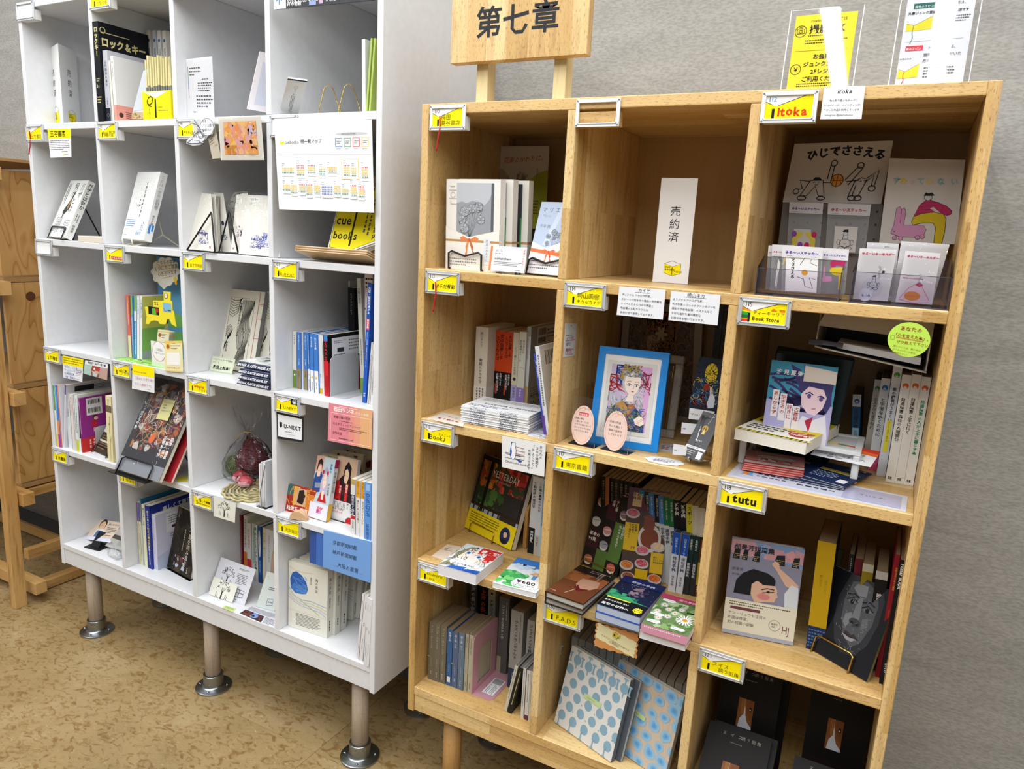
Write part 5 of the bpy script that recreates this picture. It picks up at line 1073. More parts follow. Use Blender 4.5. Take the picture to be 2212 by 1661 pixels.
for dx,dy,c2,lb_ in ((.005,-.048,'#b2303a','red wrapped paper flower ball lying in front of the yarn'),(.05,-.070,'#b84450','second red and pink wrapped ball at the front right of the straw mat')):
    p = bc+Vector((dx,dy,.016+.004)); r = empty('wrapped_ball',p,lb_,'ornament'); MB().ball((0,0,0),.019,sq=(1.15,1,.82),nu=12,nv=8,jit=.06).obj('paper_ball',paint(c2,.4),r)
    MB().ball((.0,-.006,-.004),.0175,sq=(1.2,.9,.7),nu=9,nv=6,jit=.1).obj('pink_base',paint('#d9a3ac',.4),r); MB().ball((.002,0,.002),.025,sq=(1.2,1,.8),nu=14,nv=9,jit=.12).obj('clear_wrap',BAG,r)
rd = random.Random(4); bg = empty('gift_bag',bc,'clear cellophane gift bag tied with raffia holding yarn','bag'); prof = [(.075,.002),(.082,.03),(.074,.065),(.052,.095),(.022,.125),(.009,.138),(.020,.155),(.036,.180),(.046,.205)]
V = []; n = 30
for j,(r_,z_) in enumerate(prof):
    for k in range(n):
        a = 2*math.pi*k/n; rr = r_*(1+(.10 if r_ > .03 else .25)*math.sin(k*2.7+j*1.3)+rd.uniform(-.09,.09)); V.append((rr*math.cos(a)*1.05-.012,rr*math.sin(a)*.8,z_+rd.uniform(-.004,.004)*(j > 0)))
F = [(j*n+k,j*n+(k+1) % n,(j+1)*n+(k+1) % n,(j+1)*n+k) for j in range(len(prof)-1) for k in range(n)]
newmesh('cellophane',V,F,film('cellophane',amount=.05,rough=.06,rip=60),parent=bg)
mb = MB()
for a0,a1 in ((-.05,-.012),(-.045,-.03)): mb.tube([(-.012,0,.138),(-.03,-.012,.136+a0*.1),(-.05,-.02,.130+a1)],.0009,5)
mb.tube([(-.012+.011*math.cos(t),.009*math.sin(t),.138) for t in [2*math.pi*i/14 for i in range(14)]],.0016,5,closed=True); mb.obj('raffia_tie',paint('#b89a6c',.8),bg)
pk = empty('checked_basket',bc+Vector((.085,.085,0)),'pink and cream checked woven basket in clear wrap at the back','basket'); V = []; F = []; MI = []
for j in range(8):
    for k in range(18):
        a = math.pi*2*k/18; r_ = .045*math.sin(min(math.pi*.5,.35+j*.2)); V.append((r_*math.cos(a),.05*(j/7)-.02,.115+r_*math.sin(a)))
for j in range(7):
    for k in range(18): F.append((j*18+k,j*18+(k+1) % 18,(j+1)*18+(k+1) % 18,(j+1)*18+k)); MI.append((j+k) % 2)
F.append(tuple(range(18))); MI.append(0)
newmesh('weave',V,F,[paint('#c7b08c',.7),paint('#a8434f',.7)],MI,parent=pk); MB().ball((0,.01,.05),.05,sq=(1.1,.8,.95),nu=14,nv=10,jit=.05).obj('dark_cloth',paint('#2c1f1c',.8),pk)
MB().ball((0,.01,.10),.085,sq=(.8,.55,1.15),nu=20,nv=14,jit=.10).obj('clear_wrap',BAG,pk)
hx = on(2,g('H',(672,1285)),Z3); ph = empty('paper_holder',(hx.x,hx.y,Z3),'clear wire and acrylic holder full of white leaflets','holder')
for i in range(4):
    o = MB().box((.008+.0065*i,.004,.003),(.0125+.0065*i,.10,.118+.004*(i % 2)+.002*i)).obj('leaflet_stack',paint(['#d9dadc','#cfd0d4','#dcdcdc','#c9cbd0'][i],.5),ph)
MB().box((0,0,.0004),(.036,.11,.0024)).box((0,0,.0024),(.0016,.11,.055)).box((0,-.0016,.0004),(.036,0,.03)).obj('tray',CLEAR,ph)
wire('front_wire',[(.022,-.003,.001),(.024,-.006,.03),(.020,-.004,.045),(.026,-.004,.07),(.034,-.002,.11),(.036,0,.128)],.0013,ZINC,ph)
# ---- row 4 fourth cubby
P_ = upright('H',(855,385),(1118,440),(868,645),(1118,682),Z3)
taped('H',[(857,386),(1118,442),(1116,682),(865,643)],'#15161a','black bordered white card reading U-NEXT',[('r',6,9,94,91,'#e4e5e8'),('p',[(12,64),(22,64),(22,48),(17,42),(12,48)],'#1b1d22'),('t','U-NEXT',28,44,15.5,'#1b1d22',B2),('b',32,28,70,35,1,'#333'),('l',[(30,22),(70,22)],.6,'#555')],y=.004)
taped('H',[(1358,305),(1768,378),(1760,745),(1345,662)],'#d9808c','pink to orange flyer with white handwritten book list under the shelf edge',[('r',72,0,100,100,'#dba878'),('r',60,0,74,100,'#dc9a80'),('r',48,0,61,100,'#db8e84'),('l',[(6,6),(96,6),(96,76),(6,76),(6,6)],.8,'#f2dcd6'),('t','石田リンネ',12,82,9.5,'#fff6f2',B1),('t','先生の本棚',62,82,6,'#f6e0dc'),('b',24,93,84,97,1,'#f6e0dc'),('t','青龍の瞳の花嫁',12,64,5.6,'#5a2a34',J4),('b',26,56,80,60,1,'#5a2a34'),('t','女王オフィーリアシリーズ',11,46,5.4,'#5a2a34',J4),('b',26,34,88,42,2,'#5a2a34'),('t','空色勾玉',11,22,5.6,'#5a2a34',J4),('b',26,10,88,15,1,'#5a2a34')],y=-.0035)
def animeA(A):
    A.rect(0,0,100,100,'#b9c9cf'); A.rect(0,74,40,100,'#d9a08c'); A.poly([(0,38),(46,44),(50,66),(36,76),(6,72),(0,60)],'#2d4a8c'); A.poly([(10,56),(40,58),(40,50),(12,48)],'#8a8fa0')
    A.poly([(12,70),(16,66),(30,68),(32,78),(28,84),(16,84)],'#e8c9ae'); A.poly([(8,76),(12,92),(26,97),(36,92),(38,80),(33,86),(26,88),(16,86),(13,78)],'#23242a'); A.line([(17,76),(21,76.5)],.9,'#222'); A.line([(26,77),(30,77)],.9,'#222')
    A.poly([(42,40),(40,58),(48,78),(60,84),(74,80),(80,64),(76,40)],'#b9b3cc'); A.poly([(50,60),(52,54),(60,50),(68,54),(70,62),(66,74),(54,74)],'#ecd2bc'); A.line([(53,64),(58,64)],1.4,'#7a2a30'); A.line([(63,65),(68,65)],1.4,'#7a2a30'); A.line([(59,57),(62,57)],.7,'#a04a44'); A.poly([(48,78),(56,74),(62,80),(70,73),(76,70),(72,82),(60,86)],'#a6a0be')
    A.poly([(34,28),(46,40),(72,42),(84,28)],'#b8242c'); A.poly([(52,46),(66,46),(64,32),(54,32)],'#ecd2bc'); A.poly([(46,42),(52,46),(54,36),(48,30)],'#c22c34'); A.poly(ngon(47,76,5,3.4),'#b8242c'); A.poly(ngon(71,76,5,3.4),'#b8242c')
    A.text('青龍の',84,92,13,'#4a86b8',vert=True,bold=1); A.text('瞳の花嫁',86,60,12,'#8a7a5c',vert=True,bold=1); A.rect(0,0,100,25,'#dcd9e6'); A.text('かけ\n妻!?',40,15,17,'#c22c86',bold=2,lh=.75); A.text('かけ',44,15.5,15,'#d98a2c',bold=1); A.rect(0,0,100,3,'#e6e0e8')
fb(Z3,'H',(1160,1385),(1330,1440),(1110,810),.014,'#d8dadd','anime style novel with a silver haired girl in red, left of the red one',{'F': [(animeA,)],'R': [('r',0,86,100,100,'#b01f62'),('v','青龍の瞳の花嫁',50,80,56,'#444'),('r',0,0,100,28,'#d8a83c')]},lean=.22,H=.158)
def animeB(A):
    A.rect(0,0,100,100,'#c9a88c'); A.poly([(0,34),(10,60),(40,74),(86,70),(100,40),(100,30),(0,30)],'#2a1c20'); A.poly([(0,30),(0,60),(22,64),(34,34)],'#b8232a'); A.poly([(42,66),(48,60),(58,60),(64,70),(62,82),(46,82)],'#e6c2a2'); A.poly([(36,60),(40,86),(56,96),(74,86),(72,58),(64,78),(54,84),(44,80)],'#1a1417'); A.line([(47,73),(52,72)],1.1,'#1a1417'); A.line([(56,72),(61,73)],1.1,'#1a1417'); A.strokes(0,34,100,70,14,30,2,'#7a1c22',seed=4)
    A.rect(24,32,36,56,'#c22a2c'); A.text('戦巫女',30,55,10,'#f2e2d2',vert=True,bold=1); A.rect(54,32,68,60,'#c22a2c'); A.text('焔琉王',61,59,11,'#f2e2d2',vert=True,bold=1)
    A.rect(0,0,100,31,'#dddcdc'); A.text('舞え',76,30,12,'#333',vert=True); A.text('のために',92,31,9,'#333',vert=True); A.text('あの そばで\nもどかった',4,16,10.5,'#c22a2c',lh=1.1,bold=1); A.poly(ngon(94,2,20,7),'#b8232a'); A.lines(8,18,66,29,8,'#777',vert=True)
fb(Z3,'H',(1372,1400),(1560,1455),(1415,850),.012,'#d0cfcc','dark haired warrior novel with red title strips on a clear stand',{'F': [(animeB,)]},lean=.18,H=.16)
crd = on(2,g('H',(935,1330)),Z3)
P_ = upright('H',(908,1085),(1192,1158),(932,1320),(1205,1398),Z3,lean=.2)
sheet(P_,'#a83a28','red and gold postcard with a dark haired figure in a wooden holder','card',[('r',0,0,100,100,'#a32c22'),('r',0,60,24,100,'#3a6a68'),('r',70,0,100,80,'#c9742c'),('r',26,30,46,96,'#d9a84c'),('r',34,30,70,92,'#c9a27c'),('p',[(40,40),(44,84),(58,90),(66,70),(60,36)],'#2c1b1c'),('str',2,20,98,98,16,30,2,'#d9a23c',{'seed':5}),('t','焔琉王  戦巫女',8,8,13,'#f2e8e0',B1)],th=.0006)
hd = on(2,g('H',(1065,1412)),Z3); hh = MB(); n = 14; rr = .024
vv = [(rr*math.cos(math.pi*i/n),0,rr*math.sin(math.pi*i/n)) for i in range(n+1)]; k = len(vv); hh.add([(x,-.007,z) for x,y,z in vv]+[(x,.007,z) for x,y,z in vv],[tuple(range(k)),tuple(range(k,2*k))[::-1]]+[(j,j+k,(j+1) % k+k,(j+1) % k) for j in range(k)])
o = hh.obj('wooden_card_holder',wood('beech',0,'#c7a27a','#cda983','#d4b18c',staves=False,pore=.1,streak=.2),None,bevel=.001,loc=(hd.x,hd.y+.004,Z3+.0005)); o.rotation_euler = (0,0,.25); tag(o,'small half round wooden card holder in front of the red postcard','holder')
for (b_l,t_l,xr,D,cov,lab,f,kw) in (
 ((1562,1542),(1560,1020),1602,.105,'#d6d4d2','white paperback with a navy title block, first spine right of the warrior novel',[('r',0,36,100,72,'#232544'),('r',0,28,100,34,'#c22c34'),('r',0,90,100,100,'#b89a5c'),('v','魔術氏と魔女',50,71,66,'#e6e6ea'),('v','小坂立哉',50,26,40,'#444')],{}),
 ((1612,1568),(1617,1035),1646,.105,'#dedddb','white paperback with orange top label, left of the two',[('r',0,70,100,100,'#d9982c'),('v','誰がために花は舞う',50,66,60,'#333'),('v','石田リンネ',50,98,60,'#5a3a10')],{}),
 ((1650,1578),(1665,1048),1690,.105,'#dedddb','white paperback with orange top label, right of the two',[('r',0,70,100,100,'#d9982c'),('v','女王オフィーリア',50,66,60,'#333'),('v','石田リンネ',50,98,60,'#5a3a10')],{}),
 ((1688,1590),(1702,1055),1752,.115,'#5f94d6','light blue paperback titled in blue characters, at the right end',[('v','空色勾玉',50,82,72,'#2c5ba6',B1),('v','荻原規子',50,28,50,'#23406e'),('r',20,86,80,97,'#8fb6e6')],{})):
    sb(Z3,'H',b_l,t_l,xr,D,cov,lab,{'F': f})
for i,(bx_,ty,lab) in enumerate(((1258,770,'cream paperback lying on its back at the rear behind the anime novels, lower one'),(1350,735,'cream paperback at the rear, upper one'),(1440,708,'cream paperback furthest back under the pink flyer'))):
    a = on(1,g('H',(bx_,ty+30)),.14+.05*i); m_ = xyz_frame(Vector((a.x,.14+.05*i,Z3+.0005)),.12,0,.12)[0]
    book(Matrix.Translation((0,0,.014*math.sin(.12))) @ m_,(.105,.014,a.z-Z3),1,(0,1),'#c9b48c',lab.replace('lying on its back','standing face out'),{'F': [('blob',20,40,98,96,16,6,16,['#2a1c20','#7a2a28','#c9a27c'],{'seed':i+3})]})
MB_ = MB().box((0,-.004,.0004),(.055,.03,.0016)).box((0,-.004,.0016),(.055,-.0028,.012)).obj('acrylic_foot',CLEAR,None,loc=on(2,g('H',(1365,1395)),Z3)); MB_.name = 'acrylic_stand'; tag(MB_,'clear acrylic stand under the warrior novel','stand')
# WHITE UNIT row 5 (Z4)
P_ = upright('I',(530,785),(790,822),(412,1005),(690,1048),Z4+.02,lean=.75,H=None)
pc = sheet([on(1,g('I',(530,785)),.14),on(1,g('I',(800,825)),.10),on(1,g('I',(675,1035)),.03),on(1,g('I',(410,1000)),.06)],'#d9c6b2','postcard of a boy in a blue apron on a small black holder','card',[('r',0,0,100,16,'#d2d6e8'),('e',38,78,13,None,'#3a2a24'),('e',38,72,10.5,None,'#e3bb98'),('p',[(20,18),(24,52),(34,58),(46,58),(56,50),(58,18)],'#e6ddd0'),('p',[(24,18),(28,48),(50,48),(54,18)],'#4a6aa6'),('l',[(34,74),(36,74)],.9,'#333'),('l',[(41,74),(43,74)],.9,'#333'),('t','書店、はじめました',58,80,4.4,'#5a4a3c'),('b',60,40,96,70,4,'#6a5a4a'),('b',60,26,90,34,1,'#6a5a4a')])
cb = on(2,g('I',(520,1085)),Z4); cl_ = MB().box((-.03,-.018,.0005),(.035,.03,.003)); cl_.add([(-.018,-.004,.003),(.018,-.004,.003),(.014,.028,.042),(-.014,.028,.042),(-.018,-.001,.003),(.018,-.001,.003),(.014,.031,.042),(-.014,.031,.042)],BF)
o = cl_.obj('card_stand',BLACKW,None,loc=cb); o.rotation_euler = (0,0,.15); tag(o,'low black plastic card stand under the boy postcard','stand')
sheet([on(1,g('I',(765,890)),.02),on(1,g('I',(860,930)),.06),on(2,g('I',(790,1120)),Z4+.02),on(2,g('I',(618,1070)),Z4+.012)],'#d9dada','white card leaning over the clear roll at the right of the lowest left cubby','card',[('r',60,20,98,98,'#b9c9c6'),('b',3,30,12,90,1,'#555')],th=.002)
rl = on(2,g('I',(725,1195)),Z4); rl = Vector((rl.x,rl.y,Z4+.0125)); o = MB().tube([(-.022,0,0),(-.012,0,0),(0,.001,0),(.012,0,0),(.024,0,0)],.012,14).obj('plastic_roll',film('roll_film',amount=.14,rip=90,milk=.25),None,smooth=True,loc=rl); o.rotation_euler = (0,0,-.1); tag(o,'small crumpled clear plastic roll lying on the bottom board','roll')
for (b_l,t_l,xr,D,cov,lab,f,kw) in (
 ((985,1262),(945,605),998,.14,'#d8d4b8','cream booklet with violet top, left one of the pair',[('r',0,70,100,100,'#6a5a94'),('bv',25,6,75,66,1,'#555')],{}),
 ((1002,1268),(968,610),1024,.14,'#d8d4b8','cream booklet with violet top, right one of the pair',[('r',0,70,100,100,'#6a5a94'),('bv',25,6,75,66,1,'#555')],{}),
 ((1026,1272),(990,570),1038,.20,'#2a6a8c','tall teal book behind the violet topped booklets',[('r',0,0,100,60,'#a9c3cc')],{'R':[('r',0,0,100,100,'#2a6a8c')]}),
 ((1040,1290),(1010,632),1070,.19,'#dcd8be','cream book with black vertical title between teal and navy',[('v','親父の滝には知のヒント',50,95,62,'#222')],{}),
 ((1075,1302),(1045,642),1122,.20,'#1f2f84','large navy book with white title on its side',[('v','親父の滝の01',50,92,40,'#dfe3ee',B1),('v','親父の滝の研究誌',50,66,46,'#e3cf3c',B1),('bv',30,4,70,36,1,'#c6cdea')],{'R':[('t','楽しくて面白い',22,86,8.5,'#e6e9f4',{'bold':1,'rot':.04}),('b',28,82,60,84,1,'#d9c93c')]}),
 ((1132,1310),(1105,735),1180,.16,'#c9c8de','pale lilac book with a mountain photo and barcode label',[('v','コレクションの歩み',50,92,36,'#8a8aa6')],{'R':[('r',22,62,58,96,'#dcdce4'),('b',26,76,54,92,4,'#666'),('r',34,68,46,73,'#333'),('p',[(0,0),(0,24),(24,30),(50,44),(80,40),(100,30),(100,0)],'#b3bcd4'),('b',30,52,60,60,2,'#777')]})):
    sb(Z4,'I',b_l,t_l,xr,D,cov,lab,{'F': f,**kw})
bk = fb(Z4,'I',(1275,1298),(1520,1425),(1368,705),.014,'#2b261e','dark brown book with white vertical title leaning face out',{'F': [('blob',0,0,100,100,30,8,22,['#3a3226','#28231b','#453b2a','#1e1b18'],{'seed':8}),('v','百人一首を読み直す',68,92,13,'#d9d4c6',{'slant':.05}),('bv',44,20,50,70,1,'#b9b29e'),('blob',24,6,70,26,16,3,9,['#8a8c9c','#b9bcc9','#6a3a34'],{'seed':4}),('str',6,6,94,90,18,26,.5,'#6a5f48',{'seed':3}),('v','さとう直樹',10,97,4,'#aaa'),('bv',78,5,84,14,1,'#bbb')]},spine='L',lean=.25,H=.19,W=.128)
MB().box((-.004,-.006,.0),(.132,.03,.0016)).obj('x',CLEAR).name = 'tmp'
o = bpy.data.objects['tmp']; o.name = 'acrylic_stand'; o.matrix_world = bk.matrix_world.copy(); o.rotation_euler = (0,0,math.atan2(bk.matrix_world.col[0].y,bk.matrix_world.col[0].x)); o.location.z = Z4+.0003; tag(o,'clear acrylic foot under the dark brown book','stand')
for (b_l,t_l,xr,D,cov,lab,f) in (
 ((502,850),(491,258),520,.13,'#7a2a30','dark red book at the left of the back row above the tree cards',[('bv',30,20,70,90,1,'#c9a0a0')]),
 ((528,855),(524,262),556,.13,'#d9d5c8','cream book with orange band',[('v','大人もものか 自暇の静け',50,95,60,'#444'),('r',0,0,100,42,'#d9722c')]),
 ((562,858),(556,328),598,.12,'#dcd9d2','cream book with red band and pink title',[('v','店は家族語を',50,90,62,'#c94a48'),('r',0,0,100,36,'#c6303c')]),
 ((604,862),(600,335),632,.12,'#cfd4d0','grey green book with teal lettering',[('bv',25,8,75,92,1,'#4a8a6a')]),
 ((622,858),(616,342),655,.12,'#dcdad2','cream book with green dot and black title',[('v','めんどくさいがなくなる本',50,86,64,'#2d2d2d',B1),('e',50,93,30,None,'#3f9a4c')]),
 ((660,872),(654,360),688,.12,'#1f5a9c','dark blue book with a white oval title',[('e',50,70,34,24,'#dfe3e6'),('v','心はどこへ消えた',50,88,40,'#222'),('bv',30,10,70,40,1,'#c9d6e6')]),
 ((694,890),(694,372),722,.12,'#d9d3c0','cream book with red title characters',[('v','人は言葉から癒される',50,92,60,'#9a4a34')]),
 ((728,900),(726,382),790,.12,'#d9d9d6','white book with thin grey title at the right of the row',[('v','クラフトソウルネス',40,90,34,'#777')])):
    sb(Z4,'J',b_l,t_l,xr,D,cov,lab,{'F': f},Y=.16)
def tree(A,cx=50,cy=50,s=30,seed=1):
    rd = random.Random(seed); c = '#1f2124'; a_ = A.asp
    for k in range(4): A.line([(cx-s*.12+k*s*.08,cy-s*1.2/a_),(cx-s*.04+k*s*.03,cy-s*.4/a_),(cx+(k-1.5)*s*.3,cy+s*.1/a_)],s*.05,c)
    for k in range(70):
        r = rd.uniform(.55,1.05)*s; t = rd.uniform(-.15,math.pi+.15); x = cx+r*math.cos(t); y = cy+(r*math.sin(t)*.85+s*.0)/a_; q = s*.05; A.line([(x-q,y-q*.5/a_),(x+q,y+q*rd.uniform(-1,1)/a_)],s*.055,c,same=k > 0)
    for x in (-.85,.6): A.line([(cx+s*x,cy-s*1.1/a_),(cx+s*x,cy-s*.5/a_),(cx+s*(x+.25),cy-s*.8/a_),(cx+s*(x+.25),cy-s*1.1/a_)],s*.05,c)
taped('J',[(252,98),(455,152),(445,328),(255,268)],'#dddccf','cream card with an ink drawn tree taped under the shelf edge',[(tree,50,58,26,3)])
P_ = upright('J',(292,652),(612,762),(220,950),(532,1072),Z4,lean=.45)
sheet(P_,'#d2d3da','white sheet with tree drawing and printed map leaning behind the smaller tree card','sheet',[(tree,34,62,17,5),('b',58,84,86,90,2,'#444'),('b',58,46,86,76,7,'#555'),('l',[(60,12),(88,16),(88,34),(60,34),(60,12)],1,'#333'),('l',[(66,12),(66,34)],1,'#333'),('l',[(76,12),(76,34)],1,'#333'),('l',[(60,24),(88,26)],1,'#333'),('b',58,4,80,8,1,'#555')],name='sheet')
P_ = upright('J',(262,808),(482,870),(225,955),(438,1035),Z4,lean=.45)
P_ = [p + Vector((.004,-.010,.001)) for p in P_]
tc_ = sheet(P_,'#dcdccf','small cream tree card held by a little black wire hook','card',[(tree,50,56,26,9)])
e = on(2,g('J',(320,990)),Z4); wire_easel([[e+Vector(p) for p in ((-.026,.015,.003),(-.026,-.003,.003),(-.024,.004,.020),(-.005,.0055,.022),(0,.0055,.019),(.005,.0055,.022),(.026,.012,.020),(.028,.004,.003),(.028,.02,.003))]],.0013,BLACKW,'tiny black wire easel in front of the tree card',group='wire easels')
sheet([on(2,g('J',p),Z4+.0006) for p in ((360,1068),(458,1098),(425,1128),(332,1090))],'#b9cc7c','small green note lying near the front edge under the tree cards','note',[('b',14,20,90,80,3,'#4a6a3a')],name='note')
sheet([on(2,g('J',p),Z4+.0008) for p in ((590,1075),(830,1150),(800,1275),(490,1140))],'#d3d2da','leaflet with a dark red and blue photograph lying on the bottom board','leaflet',[('r',0,0,62,52,'#3a2424'),('p',[(4,6),(30,4),(60,30),(58,46),(20,40)],'#5a3028'),('e',34,30,12,None,'#7a94c4'),('blob',4,4,60,48,10,4,9,['#6a3a30','#2a3050'],{'seed':2}),('b',4,58,96,96,6,'#55555c'),('b',66,4,96,52,6,'#55555c')],name='leaflet')
P_ = [on(1,g('J',(735,765)),.09),on(1,g('J',(860,800)),.12),on(2,g('J',(800,1120)),Z4+.001),on(2,g('J',(636,1080)),Z4+.001)]
sheet(P_,'#cdd4cf','pale green leaflet with gold stars and a square seal leaning at the right','leaflet',[('t','✦',12,86,10,'#c9a25c'),('t','✦',20,78,7,'#c9a25c'),('e',24,84,2,None,'#c9a25c'),('e',10,30,2.5,None,'#c9a25c'),('e',12,20,2,None,'#c9a25c'),('b',40,52,96,62,2,'#3a3c44'),('l',[(50,10),(82,14),(82,30),(50,28),(50,10)],1.6,'#2d3a5a'),('t','浄学院',54,18,9,'#2d3a5a')],name='leaflet',th=.0008)
fb(Z4,'J',(742,900),(800,905),(790,660),.004,'#b39a80','brown card standing behind the pale green leaflet',{},Y=.11,W=.04,lean=.1,H=.14,name='card',cat='card')
def sea(A):
    A.rect(0,0,100,100,'#dddbcf'); A.poly([(6,60),(4,74),(10,84),(20,87),(34,83),(46,74),(50,64),(46,57),(36,55),(18,54)],'#2f5fae'); A.poly([(6,62),(14,69),(24,67),(36,70),(48,66),(46,57),(36,55),(18,54)],'#3f7ac4')
    A.strokes(8,58,46,82,26,16,.7,'#7ea3da',seed=3,curl=.1,dirn=-.5)
    for k,c in enumerate(('#9aa6cf','#b4cfa0','#c9aec6','#a9b6d6')): A.line([(0,62-k*5),(14,50-k*3),(34,46-k*3),(60,48-k*4),(80,46-k*3.4),(98,45-k*5)],1.6,c)
    A.line([(0,92),(16,88),(40,88),(62,90)],1.2,'#d9b89a'); A.line([(30,46),(56,38),(80,30)],1.6,'#9fc07e'); A.text('海の天女',72,84,8,'#3c3a34',vert=True); A.text('森奈千代',58,84,4.4,'#3c3a34',vert=True); A.rect(0,27.6,100,28,'#c4c1b6'); A.lines(20,6,82,25,9,'#5c5a54')
fb(Z4,'J',(925,1255),(1270,1362),(928,662),.021,'#dcdace','white novel with a blue painted stone on its cover, front of its group',{'F': [(sea,)],'R': [('v','海の天女',50,88,56,'#4a4842'),('v','森奈千代',50,58,36,'#5a5852'),('r',0,27.6,100,28,'#c4c1b6'),('bv',30,6,70,24,1,'#444')]},lean=.03,H=.188,W=.128)
base = bpy.context.scene.objects
seaS = [('v','海の天女',50,88,56,'#4a4842'),('v','森奈千代',50,58,36,'#5a5852'),('r',0,27.6,100,28,'#c4c1b6'),('bv',30,6,70,24,1,'#444')]
seaG = 'white novels with blue cover behind the front copy'
nm_ = ['second','third','fourth','fifth','sixth']
for i,((bx_,by_),(tx_,ty_)) in enumerate((((1305,1345),(1325,775)),((1355,1310),(1395,790)),((1430,1240),(1500,830)),((1505,1215),(1535,838)),((1545,1195),(1575,850)))):
    r_ = on(2,g('J',(bx_+30,by_)),Z4); a = Vector((r_.x-.128,r_.y,Z4)); yaw = [.02,.05,.16,.10,.10][i]
    m_ = xyz_frame(a,yaw,0,.04+.03*i)[0]; book(Matrix.Translation((0,0,.022*math.sin(.04+.03*i))) @ m_,(.128,.021,.188),1,(0,1),'#d6d4c8',nm_[i]+' white novel of the group behind the blue stone cover',{'R': seaS,'F': [(sea,)] if i == 2 else []},group=seaG)
for i,((x,y),(tx,ty),xr) in enumerate((((1535,1550),(1590,965),1552),((1560,1562),(1612,975),1590),((1600,1598),(1635,1000),1620),((1622,1612),(1652,1012),1645))):
    sb(Z4,'J',(x,y),(tx,ty),xr,.12,'#d9d7d8',['leftmost','second','third','rightmost'][i]+' of the four thin white booklets leaning on the right side panel',{'F': [('v','天女',50,62-i*3,50,'#666'),('bv',30,80,70,90,1,'#888'),('bv',30,14,70,34,1,'#888')]},group='thin white booklets',name='booklet',cat='booklet')
for i,(q,col,y) in enumerate((([(1118,352),(1190,372),(1185,710),(1115,685)],'#2a4f9c',.012),([(1175,372),(1250,392),(1240,725),(1172,700)],'#3460ae',.004))):
    pass
rt = None
main = taped('J',[(1240,395),(1668,500),(1658,868),(1236,725)],'#6e9bd8','blue cloth banner with black handwriting hanging from the shelf',[('t','京都新聞掲載',20,70,8.6,'#1c2434',{'jit':.05,'slant':.1}),('t','神戸新聞掲載',20,45,8.6,'#1c2434',{'jit':.05,'slant':.1}),('t','…大阪の風景…',22,14,9,'#1c2434',{'jit':.05,'slant':.1})],cat='cloth',y=-.003,name='cloth_banner',th=.002)
for q,col in (([(1178,372),(1252,392),(1243,728),(1174,702)],'#3b68b8'),([(1118,350),(1186,368),(1182,706),(1116,684)],'#2c539f')):
    taped('J',q,col,None,[],cat=None,y=.004 if col[1] == '3' else .012,name='cloth_fold',parent=main,th=.002)
# WOODEN UNIT row 1
Y1,Y2,Y3,Y4 = WZ[1:]
def acrylic_L(r,tl,tr,bl,br,z,Y,lab,card,ops,inset,name='card_stand',cat='card stand',lean=.12):
    P = upright(r,tl,tr,bl,br,z,lean=lean,Y=Y); c = (P[2]+P[3])/2
    rt = empty(name,c,lab,cat); nn = (P[2]-P[3]).cross(P[0]-P[3]).normalized(); nn = nn if nn.y < 0 else -nn; bk_ = Vector((-(P[2]-P[3]).normalized().y,(P[2]-P[3]).normalized().x,0))
    mb = MB()
    for off in (.0022,-.0006):
        v = [p-c+nn*off for p in (P[3],P[2],P[1],P[0])]; mb.add(v+[p-nn*.0008 for p in v],BF)
    v = [P[3]-c,P[2]-c,P[2]-c+bk_*.05,P[3]-c+bk_*.05]; mb.add([p+Vector((0,0,.0002)) for p in v]+[p+Vector((0,0,.0012)) for p in v],BF)
    mb.obj('acrylic_panel',CLEAR,rt); mb = MB()
    for p,q in ((0,1),(1,2),(3,0)): mb.tube([P[p]-c+nn*.001,P[q]-c+nn*.001],.0011,5)
    mb.obj('acrylic_edge',EDGE,rt)
    l,b,r_,t = inset
    Q = [bil(P,l,t),bil(P,r_,t),bil(P,r_,b),bil(P,l,b)]; Q = [q-c+nn*.0009 for q in Q]
    k = newmesh('inserted_card',Q+[q-nn*.0004 for q in Q],[(3,2,1,0),(4,5,6,7)],paint(card,.6),parent=rt)
    Art(((Q[0]-Q[3]).length)/((Q[1]-Q[0]).length)).run(ops).build('card_print',lambda s,t_: bil(Q,s,t_),nn,k); return rt
acrylic_L('N',(345,105),(912,80),(250,712),(828,688),.0,.05,'clear acrylic stand with a yellow 撮影OK notice on top of the wooden unit',YEL,
  [('t','cuebooks エリアは',26,90,7,KY),('t','撮影OK',25,76,16.5,KY,B1),('b',24,71,80,74,1,KY),('o',11,79,9.5,None,1,KY),('l',[(5,76),(17,76),(17,82),(13,82),(12,84),(9,84),(8,82),(5,82),(5,76)],1,KY),('o',11,79,2.6,None,.9,KY),('b',20,61,92,68,2,KY),('l',[(6,53),(92,53)],.5,'#8a7a10'),('t','お会計は\nジュンク堂書店\n2Fレジを\nご利用ください',56,42,9.6,KY,{'align':'c','lh':1.32,'bold':1}),('o',11,29,8.5,None,1,KY),('t','￥',6.2,26,10,KY,B1),('b',16,5,84,11,2,KY)],(.08,.03,.93,.93),lean=.12)
